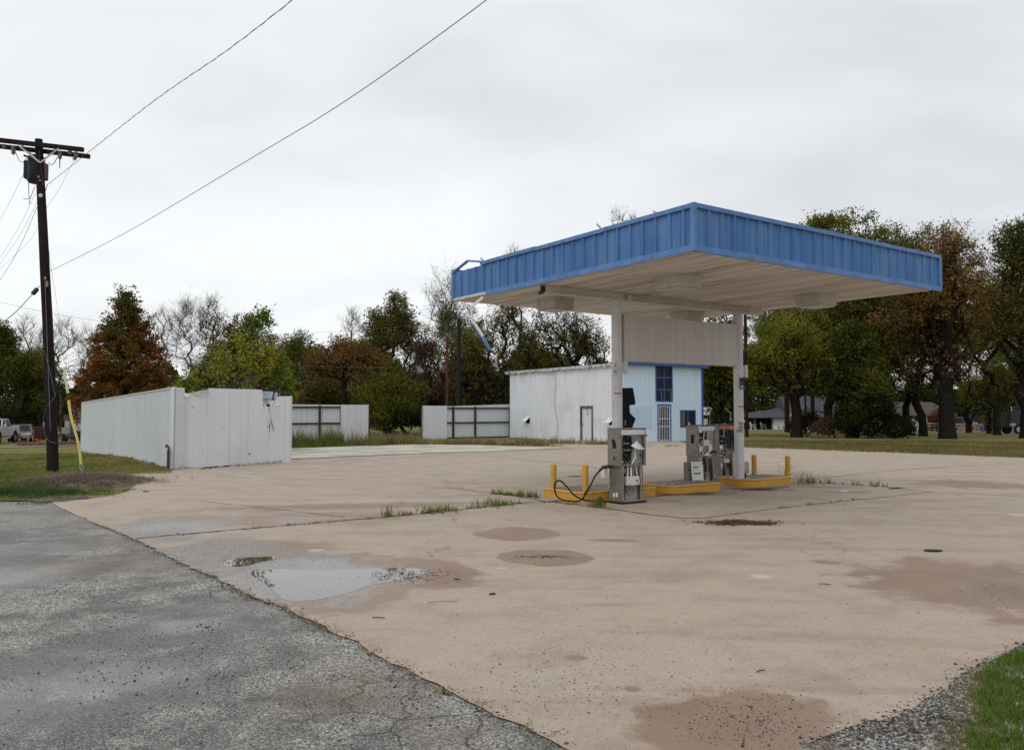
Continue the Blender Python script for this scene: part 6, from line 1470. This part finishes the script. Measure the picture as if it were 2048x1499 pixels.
# pickup, facing the camera's lower left (+x is forward)
x, y = dpt(-10, 62.5); t = thing('pickup_truck', 'white pickup truck parked at the far left edge beyond the driveway', 'pickup', (x, y, gz(x, y)+.02), math.radians(-76)); hw = .98
body(t, [(2.75,.62),(2.8,1.05),(2.65,1.22),(1.25,1.30),(-.55,1.30),(-.6,1.32),(-2.65,1.32),(-2.7,.70),(-2.1,.60),(2.2,.55)], hw, M['carwhite'])
cabin(t, (1.3, -.6), (.72, -.5), 1.28, 1.86, hw-.03, M['carwhite']); wheels(t, (1.75, -1.65), hw+.0, .40)
mb = MB(); mb.box(-2.6, -.72, -hw+.14, hw-.14, 1.30, 1.335); mb.build('bed_liner', M['dkgrey'], t); mb = MB(); mb.box(2.78, 2.95, -hw, hw, .50, .70); mb.build('front_bumper', M['galv'], t, bevel=.02); mb = MB(); mb.box(-2.9, -2.72, -hw, hw, .55, .72); mb.build('rear_bumper', M['galv'], t, bevel=.02)
mb = MB(); mb.box(2.78, 2.82, -.6, .6, .78, 1.05); mb.build('grille', M['dkgrey'], t)
for s in (-1, 1): mb = MB(); mb.box(2.74, 2.835, s*.8-.15, s*.8+.15, .90, 1.08); mb.build('headlight', M['paper'], t); mb = MB(); mb.box(2.74, 2.835, s*.82-.15, s*.82+.13, .76, .87); mb.build('turn_signal', M['amber'], t); mb = MB(); mb.box(.9, 1.05, s*(hw+.1)-.08, s*(hw+.1)+.08, 1.32, 1.5); mb.build('side_mirror', M['carwhite'], t, bevel=.02); mb = MB(); mb.box(.2, .4, s*hw-.012, s*hw+.012, 1.08, 1.12); mb.build('door_handle', M['black'], t)
for s in (-1, 1):
    for xx in (1.75, -1.65): mb = MB(); mb.tube([(xx, s*(hw-.03), .50), (xx, s*(hw+.005), .50)], [.50, .50], 18); mb.build('wheel_arch', M['black'], t)
def sedan(label, px, D, rz, mat, name='parked_car', cat='car', tall=0, grp='cars parked beyond the lot'):
    x, y = dpt(px, D); t = thing(name, label, cat, (x, y, gz(x, y)+.02), rz, grp); hw = .88
    body(t, [(2.2,.35),(2.28,.6),(2.1,.78),(1.1,.92),(-1.4,.95),(-2.2,.92),(-2.3,.6),(-2.25,.35)], hw, mat)
    cabin(t, (1.15, -1.75) if not tall else (1.1, -2.15), (.35, -1.0) if not tall else (.5, -1.95), .90, 1.42+tall, hw-.06, mat, .2); wheels(t, (1.4, -1.4), hw, .32)
    for s in (-1, 1): mb = MB(); mb.box(2.12, 2.29, s*.62-.17, s*.62+.17, .62, .76); mb.build('headlight', M['paper'], t); mb = MB(); mb.box(-2.33, -2.2, s*.62-.2, s*.62+.2, .66, .84); mb.build('tail_light', M['redlens'], t)
    mb = MB(); mb.box(2.2, 2.34, -hw+.1, hw-.1, .34, .52); mb.build('front_bumper', mat, t, bevel=.03); mb = MB(); mb.box(-2.345, -2.32, -.25, .25, .5, .62); mb.build('number_plate', M['paper'], t)
    mb = MB(); mb.box(2.345, 2.36, -.22, .22, .4, .5); mb.build('number_plate', M['navy'], t); return t
sedan('tan silver sedan parked facing the camera behind the white pickup', 45, 70, math.radians(-62), M['silver'])
sedan('white sedan with red tail lights beyond the road at right, seen from behind', 1808, 103, math.radians(155), M['carwhite'])
sedan('blue-grey estate car behind the wooden rail fence', 1926, 108, math.radians(8), M['carblue'], 'parked_van', 'car', .25)
x, y = dpt(2078, 84); t = thing('dump_truck', 'dark heavy truck standing at the right edge by the road, mostly out of frame', 'truck', (x, y, gz(x, y)), math.radians(178))
mb = MB(); mb.box(-2.9, 2.0, -1.2, 1.2, 1.1, 2.9); mb.build('truck_bed', M['carblue'], t, bevel=.06); 
for i in range(5): mb = MB(); mb.box(-2.7+i*1.05, -2.6+i*1.05, 1.205, 1.26, 1.15, 2.85); mb.build('stake', M['dkgrey'], t)
mb = MB(); mb.box(2.1, 3.6, -1.1, 1.1, .7, 2.5); mb.build('cab', M['dkgrey'], t, bevel=.08); mb = MB(); mb.box(-2.9, 3.4, -.5, .5, .65, 1.08); mb.build('chassis', M['black'], t); wheels(t, (-1.9, -.7, 2.8), 1.15, .52)
# ------------------------------------------------------------------ far houses and yard things
def house_at(px, D): x, y = dpt(px, D); return x, y, gz(x, y)
def Z(px, py, D): return at(px, py, D).z
x0_, y0_, z0_ = house_at(1577, 114); xe = dpt(1678, 114)[0]; w = xe-x0_; zt1 = Z(1600, 822, 114)-z0_; zr = Z(1600, 796, 117)-z0_-.6
t = thing('white_house', 'white weathered clapboard house with grey roof beyond the trees', 'house', (x0_, y0_, z0_), 0)
mb = MB(); mb.box(0, w, 0, 7, 0, zt1); mb.build('wall', M['siding'], t)
mb = MB(); mb.add([(-.3,-.4,zt1-.02),(w+.3,-.4,zt1-.02),(w+.3,7.4,zt1-.02),(-.3,7.4,zt1-.02),(-.2,3.5,zr+.9),(w+.2,3.5,zr+.9)], [(0,1,5,4),(2,3,4,5),(0,4,3),(1,2,5),(0,3,2,1)]); mb.build('roof', M['roof_grey'], t)
a, b = dpt(1641, 114)[0]-x0_, dpt(1650, 114)[0]-x0_; za, zb2 = Z(1645, 844.5, 114)-z0_, Z(1645, 824, 114)-z0_
mb = MB(); mb.box(a, b, -.06, -.01, za, zb2); wd = mb.build('window', M['dkgrey'], t); mb = MB()
for i in range(2):
    for j in range(4): mb.box(a+.08+i*(b-a)*.48, a+(b-a)*.44+i*(b-a)*.48, -.07, -.062, za+.08+j*(zb2-za)*.24, za+(j+.82)*(zb2-za)*.24+.02)
mb.each('pane', M['paper'], wd); mb = MB(); 
for q in (dpt(1601, 114)[0]-x0_, dpt(1658, 114)[0]-x0_): mb.box(q, q+.08, -.05, -.012, .2, zt1-.1)
mb.build('seam', M['grey'], t)
x1_, y1_, z1_ = house_at(1508, 113); sx = dpt(1546, 113)[0]-x1_; ex = dpt(1576, 113)[0]-x1_; ze = Z(1530, 833, 113)-z1_; zh = Z(1574, 818, 116)-z1_
t = thing('lean_to_shed', 'grey-roofed open lean-to with dark interior left of the white house', 'shed', (x1_, y1_, z1_), 0)
mb = MB(); mb.box(0, sx, .9, 6, 0, ze-.1); mb.build('open_bay', M['dark_in'], t); mb = MB(); mb.box(sx, ex, 0, 6, 0, ze-.05); mb.build('wall', M['siding'], t)
mb = MB(); mb.add([(-1.4,-.5,ze-.08),(ex,-.5,ze),(ex,4,zh+.25),(ex*.62,4,zh-.15),(-1.4,4,ze+.35),(-1.4,-.5,ze-.2),(ex,-.5,ze-.12),(ex,4,zh+.1)], [(0,1,2,3,4),(0,5,6,1),(1,6,7,2)]); mb.build('roof', M['roof_grey'], t, fix=False)
mb = MB(); mb.box(-.1, .25, 0, .3, 0, ze-.1); mb.build('brick_pier', M['brick'], t)
def gchair(px, D, label, mat, sc=1.15, rz=0):
    x, y, z = house_at(px, D); t = thing('garden_chair', label, 'chair', (x, y, z), rz, 'plastic garden chairs by the lean-to'); s = sc
    mb = MB(); mb.box(-.25*s, .25*s, -.25*s, .25*s, .40*s, .44*s); mb.build('seat', mat, t)
    mb = MB(); mb.obox((-.28*s, 0, .68*s), (.04*s, .5*s, .52*s), Matrix.Rotation(-.2, 3, 'Y')); mb.build('backrest', mat, t)
    for a in (-.22, .22):
        for b in (-.22, .22): mb = MB(); mb.bar((a*s, b*s, .4*s), (a*1.25*s, b*1.2*s, 0), .05*s, .05*s); mb.build('leg', mat, t)
    for b in (-.27, .27): mb = MB(); mb.box(-.24*s, .26*s, (b-.03)*s, (b+.03)*s, .62*s, .66*s); mb.build('armrest', mat, t)
gchair(1505, 107, 'white plastic chair on the grass left of the lean-to', M['white']); gchair(1526, 110, 'grey plastic chair in front of the dark lean-to opening', M['grey'])
for px, lab in ((1552, 'leftmost pale sheet of junk leaning on the lean-to wall'), (1561, 'second pale sheet of junk leaning on the lean-to wall'), (1570, 'rightmost pale sheet of junk leaning on the lean-to wall')):
    x, y, z = house_at(px, 111); mb = MB(); mb.obox((0, 0, .3), (.95, .06, .75), Matrix.Rotation(-.7, 3, 'X')); mb.box(-.4, .4, .1, .5, 0, .3); o = mb.build('leaning_sheet', M['galv'], None, loc=(x, y, z)); tag(o, lab, 'sheet', 'sheets leaning by the lean-to')
x, y, z = house_at(1434, 86); t = thing('carport', 'dark arched carport with pale roof edge right of the office', 'carport', (x, y, z), 0); zz = Z(1434, 813, 86)-z; ww = 36/F*86
mb = MB(); mb.slab([(-ww*.45, 0), (ww*.75, 0), (ww*.75, zz*.72), (ww*.28, zz), (ww*.0, zz), (-ww*.45, zz*.68)], .4, 6); mb.build('dark_bay', M['dark_in'], t)
mb = MB(); Pf = [(-ww*.5, 0, zz*.66), (-ww*.02, 0, zz+.05), (ww*.3, 0, zz+.05), (ww*.8, 0, zz*.72)]
for a, b in zip(Pf, Pf[1:]): mb.bar(Vector(a)+Vector((0, 3, 0)), Vector(b)+Vector((0, 3, 0)), 6.2, .10)
mb.build('roof', M['galv'], t)
for s in (-.42, .72): mb = MB(); mb.box(ww*s-.05, ww*s+.05, -.05, .05, 0, zz*.7); mb.build('post', M['galv'], t)
x, y, z = house_at(1409, 66); mb = MB(); mb.box(-.18, .18, -.2, .2, 0, Z(1409, 838, 66)-z); mb.box(-.2, .2, -.22, .22, Z(1409, 838, 66)-z, Z(1409, 838, 66)-z+.05); o = mb.build('utility_cabinet', M['siding'], None, loc=(x, y, z), bevel=.01); tag(o, 'pale narrow cabinet just right of the blue office corner', 'cabinet')
# brown ranch house across the road
x, y, z = house_at(1800, 118); w = 105/F*118; t = thing('brown_house', 'low brown ranch house with porch behind the white sedan', 'house', (x, y, z), 0); ze = Z(1830, 829, 118)-z
mb = MB(); mb.box(0, w, 1.6, 9, 0, ze); mb.build('wall', M['brick'], t); mb = MB(); mb.add([(-.6,-.2,ze-.1),(w+.6,-.2,ze-.1),(w+.6,9.6,ze-.1),(-.6,9.6,ze-.1),(.8,4.5,ze+1.9),(w-.8,4.5,ze+1.9)], [(0,1,5,4),(2,3,4,5),(0,4,3),(1,2,5),(0,3,2,1)]); mb.build('roof', M['roof_brown'], t)
for i in range(5): mb = MB(); mb.box(w*i/4-.06+(.1 if i == 0 else 0), w*i/4+.06, .0, .12, 0, ze-.1); mb.build('porch_post', M['timber'], t)
for q in (.12, .42, .72): mb = MB(); mb.box(w*q, w*q+1.1, 1.54, 1.59, .9, 2.0); wd = mb.build('window', M['glass_dark'], t)
mb = MB(); mb.box(.2, w-.2, .02, .08, .25, .85); mb.build('porch_rail', M['timber'], t)
x, y, z = house_at(2012, 112); w = 24/F*112; t = thing('open_shed', 'small dark roofed shed left of the heavy truck', 'shed', (x, y, z), 0); ze = Z(2020, 831, 112)-z
mb = MB(); mb.box(-3, w, 1, 5, 0, ze); mb.build('wall', M['timber_dk'], t); mb = MB(); mb.add([(-.4,-.3,ze-.1),(w+.4,-.3,ze-.1),(w+.4,5,ze+.7),(-.4,5,ze+.7)], [(0,1,2,3)]); mb.add([(-.4,-.3,ze-.2),(w+.4,-.3,ze-.2),(w+.4,5,ze+.6),(-.4,5,ze+.6)], [(3,2,1,0)]); mb.build('roof', M['roof_brown'], t, fix=False)
for q in (.1, w-.1): mb = MB(); mb.box(q-.06, q+.06, 0, .1, 0, ze-.15); mb.build('post', M['timber'], t)
# left buildings
x, y, z = house_at(136.5, 72); t = thing('garden_shed', 'small grey barn-roofed garden shed left of the white wall', 'shed', (x, y, z), 0); q = 72/F; zt1 = Z(136, 838, 72)-z; zt2 = Z(136, 829, 72)-z
mb = MB(); mb.box(-6*q, 6*q, 0, 2.4, .1, zt1); mb.build('wall', M['grey'], t); mb = MB(); mb.slab([(-7.5*q, zt1-.05), (7.5*q, zt1-.05), (7*q, zt1+.2), (2.5*q, zt2), (-2.5*q, zt2), (-7*q, zt1+.2)], -.1, 2.5); mb.build('roof', M['roof_grey'], t)
mb = MB(); mb.box(-3*q, 3.5*q, -.04, -.005, .15, zt1-.08); d_ = mb.build('door', M['galv'], t); mb = MB(); mb.box(-.4*q, .6*q, -.06, -.041, .9, 1.2); mb.build('handle', M['black'], d_)
x, y, z = house_at(142, 70); t = thing('clapboard_house', 'white clapboard house partly hidden by the long white wall', 'house', (x, y+.5, z), 0); zt1 = Z(150, 829, 70)-z; zb1 = Z(150, 862, 70)-z
mb = MB(); mb.box(0, 5, 0, 6, max(.05, zb1), zt1+.3); mb.build('wall', M['siding'], t); mb = MB(); mb.box(.1, 4.9, .1, 5.9, 0, max(.04, zb1-.01)); mb.build('foundation', M['timber_dk'], t); mb = MB(); mb.add([(-.3,-.3,zt1+.3),(5.3,-.3,zt1+.3),(5.3,6.3,zt1+.3),(-.3,6.3,zt1+.3),(-.3,3,zt1+1.9),(5.3,3,zt1+1.9)], [(0,1,5,4),(2,3,4,5),(0,4,3),(1,2,5),(0,3,2,1)]); mb.build('roof', M['roof_grey'], t)
mb = MB(); mb.bar((.45, -.5, 1.6), (.9, -.5, .9), .05, .05); mb.box(.3, .36, -.5, -.45, 0, zt1); mb.build('stair_rail', M['dkgrey'], t)
x, y, z = house_at(121, 70); t = thing('flat_trailer', 'low dark flat trailer in front of the garden shed', 'trailer', (x, y, z), 0); mb = MB(); mb.box(-.75, 1.5, -.6, .6, .42, .52); mb.build('deck', M['dkgrey'], t)
for a in (-.3, .8): mb = MB(); mb.tube([(a, -.66, .28), (a, -.5, .28)], .27, 14); mb.build('wheel', M['rubber'], t)
mb = MB(); mb.obox((-.2, 0, .66), (.7, .6, .26)); mb.build('load', M['grey'], t, bevel=.05)
x, y, z = house_at(148, 62); t = thing('picnic_table', 'dark weathered picnic table in front of the clapboard house', 'table', (x, y, z), .3); mb = MB(); mb.box(-.9, .9, -.4, .4, .68, .74); mb.build('table_top', M['timber_dk'], t)
for s in (-.7, .7): mb = MB(); mb.box(-.9, .9, s-.13, s+.13, .40, .45); mb.build('bench', M['timber_dk'], t)
for s in (-.65, .65): mb = MB(); mb.bar((s, -.6, 0), (s, .25, .67), .08, .06); mb.bar((s+.07, .6, 0), (s+.07, -.25, .67), .08, .06); mb.build('leg', M['timber_dk'], t)
x, y, z = house_at(80, 75); t = thing('covered_grill', 'dark covered equipment standing right of the silver sedan', 'equipment', (x, y, z), 0); mb = MB(); mb.prism([(-.55,-.3),(.55,-.3),(.5,.4),(-.5,.4)], .1, 1.25); mb.build('cover', M['maroon'], t, bevel=.08); mb = MB(); [mb.cyl((a, 0), .05, 0, .12, 8) for a in (-.4, .4)]; mb.build('caster', M['black'], t)
x, y, z = house_at(74, 69); mb = MB(); mb.tube([(-.25,0,.08),(0,0,.16),(.25,0,.07)], [.08,.13,.07], 8); mb.tube([(-.25, .1, .05), (.3, .12, .05)], .06, 6); o = mb.build('tarp', M['red'], None, smooth=True, loc=(x, y, z)); tag(o, 'small crumpled red tarp on the grass right of the silver sedan', 'tarp')
x, y, z = house_at(65.5, 70); mb = MB(); mb.box(-.1, .1, -.1, .1, 0, .45); mb.cyl((0,0), .06, .45, .55, 8); o = mb.build('gas_can', M['paper'], None, loc=(x, y, z), bevel=.03); tag(o, 'small white canister on the grass right of the silver sedan', 'canister')
# rail fence, mailboxes, hydrant, signs
def railfence(label, pa, pb, D, top, base_, mat, n):
    x0, y0, z0 = house_at(pa, D); L_ = (pb-pa)/F*D; t = thing('rail_fence', label, 'fence', (x0, y0, z0), 0, 'wooden rail fences'); h = Z(pa, top, D)-z0
    for i in range(n+1): mb = MB(); mb.box(L_*i/n-.06, L_*i/n+.06, -.05, .05, 0, h+.04); mb.build('post', M[mat], t)
    for f_ in (.92, .58, .24): mb = MB(); mb.box(-.05, L_+.05, -.08, -.052, h*f_-.08, h*f_+.08); mb.build('rail', M[mat], t)
railfence('pale wooden three-rail fence right of the pecan trunk', 1905, 1962, 100, 847, 857, 'timber', 4); railfence('weathered dark rail fence right of the purple barrel', 1966, 1990, 101, 848, 856, 'timber_dk', 2)
railfence('pale rail fence left of the pecan trunk beside the sawhorse', 1843, 1851, 101, 846, 855, 'timber', 1); railfence('weathered dark rail fence left of the pecan trunk', 1852, 1882, 101, 848, 856, 'timber_dk', 3)
x, y, z = house_at(1963, 99.5); mb = MB(); mb.cyl((0,0), .16, 0, .75, 10); mb.cyl((0,0), .18, .70, .78, 10); o = mb.build('barrel', M['purple'], None, loc=(x, y, z)); tag(o, 'purple post-like barrel at the end of the pale rail fence', 'barrel')
def mailbox(px, D, top, label, mat='galv', post='timber'):
    x, y, z = house_at(px, D); h = Z(px, top, D)-z; t = thing('mailbox', label, 'mailbox', (x, y, z), 0, 'mailboxes by the road'); mb = MB(); mb.bar((0,0,0), (.06, 0, h-.2), .1, .1); mb.build('post', M[post], t)
    mb = MB(); mb.slab([(-.22, h-.24), (.3, h-.24), (.3, h-.06), (.22, h), (-.14, h), (-.22, h-.06)], -.1, .1); mb.build('box_body', M[mat], t, bevel=.01)
mailbox(1948, 98, 844, 'grey mailbox in front of the pale rail fence'); mailbox(2023, 80, 846, 'grey mailbox on a bent post near the heavy truck'); mailbox(1486, 104, 840, 'white mailbox just right of the numbered column', 'paper', 'timber_dk')
x, y, z = house_at(1815, 76); t = thing('fire_hydrant', 'red fire hydrant on the grass in front of the white sedan', 'hydrant', (x, y, z), 0); mb = MB(); mb.tube([(0,0,0), (0,0,.06), (0,0,.07), (0,0,.42), (0,0,.55), (0,0,.62)], [.16,.16,.11,.12,.10,.03], 12); mb.build('barrel', M['red'], t, smooth=True)
mb = MB(); mb.tube([(-.24,0,.36), (.24,0,.36)], .09, 10); mb.tube([(0,-.2,.34), (0,0,.34)], .10, 10); mb.build('nozzle_cap', M['red'], t)
x, y, z = house_at(1838, 99); t = thing('sawhorse_sign', 'small white A-frame stand beside the white sedan', 'stand', (x, y, z), 0); h = Z(1838, 846, 99)-z; mb = MB()
mb.bar((-.35, 0, 0), (-.12, 0, h), .07, .05); mb.bar((.35, 0, 0), (.14, 0, h), .07, .05); mb.bar((-.12, 0, h), (.14, 0, h), .07, .07); mb.bar((-.25, 0, h*.45), (.25, 0, h*.45), .06, .06); mb.build('frame', M['paper'], t)
x, y, z = house_at(1793, 97); t = thing('stop_sign', 'red stop sign half hidden by the ivy thicket left of the white sedan', 'sign', (x, y, z), -.6); h = Z(1793, 842, 97)-z; mb = MB(); mb.box(-.03, .03, 0, .05, 0, h+.3); mb.build('post', M['galv'], t)
mb = MB(); mb.slab([(.38*math.cos(a), h+.38*math.sin(a)) for a in [PI/8+i*PI/4 for i in range(8)]], -.03, -.01); fc = mb.build('sign_face', M['red'], t); me = textmesh('STOP', .27); me.transform(Matrix.Translation((0, -.034, h-.1))@Matrix.Rotation(PI/2, 4, 'X')); me.materials.clear(); me.materials.append(M['paper']); o = bpy.data.objects.new('lettering', me); C.objects.link(o); o.parent = fc
x, y, z = house_at(1681, 92); t = thing('street_sign', 'small green street name sign on a thin post left of the ivy-clad tree', 'sign', (x, y, z), 0); h = Z(1681, 819, 92)-z; mb = MB(); mb.cyl((0,0), .04, 0, h-.1, 8); mb.build('post', M['galv'], t)
mb = MB(); mb.box(-.26, .26, -.01, .01, h-.1, h+.12); sf = mb.build('name_plate', M['green_sign'], t); mb = MB(); mb.box(-.01, .01, -.3, .3, h+.14, h+.32); mb.build('name_plate', M['green_sign'], t)
mb = MB(); mb.box(-.2, .2, -.0135, -.0115, h-.02, h+.04); mb.build('lettering', M['paper'], sf)
x, y, z = house_at(1843, 66); mb = MB(); mb.obox((0,0,.05), (.38, .25, .08), Matrix.Rotation(.3, 3, 'Z')); o = mb.build('litter_board', M['paper'], None, loc=(x, y, z)); tag(o, 'small white board lying on the lawn left of the pecan trunk', 'board')
t = None
def stick(px, py, L_, a, label, m='timber_dk', r=.006):
    p = G(px, py); mb = MB(); d = Vector((math.cos(a), math.sin(a), 0))*L_/2; mb.tube(curve_pts([-d, Vector((0, .01, .004)), d+Vector((0, .01, 0))], 4), [r, *([r]*7), r*.4][:9], 6); o = mb.build('twig', M[m], None, loc=(p.x, p.y, .022)); tag(o, label, 'twig', 'twigs on the concrete')
stick(887, 1207, .29, .08, 'pale straw lying on the concrete below the puddle tip', 'timber', .0035); stick(757, 1240, .12, -.3, 'short reddish twig on the concrete near the asphalt seam', 'pole_red', .004); stick(1522, 1348, .075, .35, 'short dark twig on the near right concrete', r=.0035)
stick(914, 1162, .08, -.6, 'curled dark leaf stem right of the puddle'); stick(985, 1192, .06, .1, 'small dark leaf on the concrete right of the straw', r=.009); stick(1650, 1172, .12, -.4, 'thin dark twig on the right of the lot', r=.004)
def litter(px, py, sx, sy, m, label, name='tar_scrap', cat='scrap'):
    p = G(px, py); R = random.Random(px); pts = [(p.x+math.cos(a)*sx*R.uniform(.6, 1.1), p.y+math.sin(a)*sy*R.uniform(.5, 1.1)) for a in np.linspace(0, 2*PI, 11)[:-1]]
    mb = MB(); mb.prism([(a-p.x, b-p.y) for a, b in pts], 0, .012); o = mb.build(name, M[m], None, loc=(p.x, p.y, .018)); tag(o, label, cat)
litter(1866, 1104, .14, .09, 'black', 'black tar scrap lying on the right of the lot'); litter(1688, 984, .10, .07, 'paper', 'small white paper scrap right of the rightmost island', 'paper_scrap'); litter(291, 984, .07, .05, 'black', 'small dark clod on the concrete right of the mound', 'clod', 'clod')
p = G(1475, 1047); x = rng.normal(p.x, .27, 520)+rng.choice([0, .12], 520); y = rng.normal(p.y, .13, 520)+np.sin(x*9)*.08
blades('bark_litter', x, y, 5, .035, L['redtwig'], .03, 'dark patch of soaked bark litter on the concrete in front of the right island', .008, 2.2, cat='debris', zf=lambda a, b: .014, huebias=.3)
for (px, py, n_, sx_, lab) in ((1360, 988, 130, .5, 'dead leaf litter along the front of the middle island'), (1520, 979, 100, .5, 'dead leaf litter along the front of the right island'), (1790, 977, 50, .1, 'small heap of litter on the joint right of the islands'), (1150, 1000, 80, .5, 'dead leaf litter along the front of the left island')):
    p = G(px, py); q = rng.normal(0, sx_, n_); blades('leaf_litter', p.x+q*.82+rng.normal(0, .04, n_), p.y+q*.57+rng.normal(0, .05, n_)-.05, 5, .035, L['straw'], .03, lab, .007, 2, cat='debris', zf=lambda a, b: .012, huebias=-.2)

# ------------------------------------------------------------------ world, sun, camera
sc = bpy.context.scene
w = bpy.data.worlds.new('World'); sc.world = w; w.use_nodes = True; nt = w.node_tree; nd = nt.nodes; bg = nd['Background']
SUN_EL, SUN_AZ = math.radians(48), math.radians(205)
sky = nd.new('ShaderNodeTexSky'); sky.sky_type = 'NISHITA'; sky.sun_disc = False; sky.sun_elevation = SUN_EL; sky.sun_rotation = SUN_AZ; sky.dust_density = 3
tc_ = nd.new('ShaderNodeTexCoord'); sep = nd.new('ShaderNodeSeparateXYZ'); nt.links.new(tc_.outputs['Generated'], sep.inputs[0])
def wm(op, a, b=0):
    n = nd.new('ShaderNodeMath'); n.operation = op
    for s, v in zip(n.inputs, (a, b)):
        if isinstance(v, bpy.types.NodeSocket): nt.links.new(v, s)
        else: s.default_value = v
    return n.outputs[0]
zz = wm('ADD', wm('MAXIMUM', sep.outputs[2], 0), .22); cmb = nd.new('ShaderNodeCombineXYZ'); nt.links.new(wm('DIVIDE', sep.outputs[0], zz), cmb.inputs[0]); nt.links.new(wm('DIVIDE', sep.outputs[1], zz), cmb.inputs[1])
def wnoise(scale, detail, loc=(0,0,0), dist=0):
    mp = nd.new('ShaderNodeMapping'); mp.inputs['Location'].default_value = loc; mp.inputs['Scale'].default_value = (1, 1.5, 1); nt.links.new(cmb.outputs[0], mp.inputs[0])
    n = nd.new('ShaderNodeTexNoise'); n.inputs['Scale'].default_value = scale; n.inputs['Detail'].default_value = detail; n.inputs['Distortion'].default_value = dist; nt.links.new(mp.outputs[0], n.inputs[0]); return n.outputs[0]
n1 = wnoise(.45, 3, (3.1, 1.7, 0)); n2 = wnoise(1.4, 4, (7, 2, 0), .3)
fac = wm('ADD', wm('MULTIPLY', n1, .62), wm('MULTIPLY', n2, .38))
# thicker, darker cloud deck to the upper right
fac = wm('ADD', fac, wm('ADD', wm('MULTIPLY', sep.outputs[0], -.24), wm('MULTIPLY', sep.outputs[2], -.06)))
rp = nd.new('ShaderNodeValToRGB'); nt.links.new(fac, rp.inputs[0]); e = rp.color_ramp.elements
e[0].position = .30; e[0].color = (.590, .610, .645, 1); e[1].position = .60; e[1].color = (.895, .912, .922, 1); m_ = e.new(.46); m_.color = (.775, .797, .822, 1)
mul = nd.new('ShaderNodeVectorMath'); mul.operation = 'SCALE'; nt.links.new(rp.outputs[0], mul.inputs[0]); mul.inputs['Scale'].default_value = 10.0
mx = nd.new('ShaderNodeMix'); mx.data_type = 'RGBA'; mx.inputs[0].default_value = .95; nt.links.new(sky.outputs[0], mx.inputs[6]); nt.links.new(mul.outputs[0], mx.inputs[7])
nt.links.new(mx.outputs[2], bg.inputs[0]); bg.inputs[1].default_value = .1
sl = bpy.data.lights.new('sun', 'SUN'); sl.energy = .5; sl.angle = math.radians(25); sl.color = (1, .97, .93); so = bpy.data.objects.new('sun', sl); C.objects.link(so)
dirv = Vector((math.sin(SUN_AZ)*math.cos(SUN_EL), math.cos(SUN_AZ)*math.cos(SUN_EL), math.sin(SUN_EL))); so.rotation_euler = dirv.to_track_quat('Z', 'Y').to_euler(); so.location = (0, 0, 30)
cam = bpy.data.cameras.new('camera'); cam.sensor_width = 36; cam.lens = F/2048*36; cam.clip_end = 4000; cam.clip_start = .05; co = bpy.data.objects.new('camera', cam); C.objects.link(co); co.location = (0, 0, CAMZ); co.rotation_euler = (PI/2+TH, 0, 0); sc.camera = co
sc.view_settings.view_transform = 'Standard'; sc.view_settings.look = 'None'; sc.view_settings.exposure = .16; sc.view_settings.gamma = 1; sc.view_settings.use_curve_mapping = False
sc.cycles.max_bounces = 6; sc.cycles.transparent_max_bounces = 4
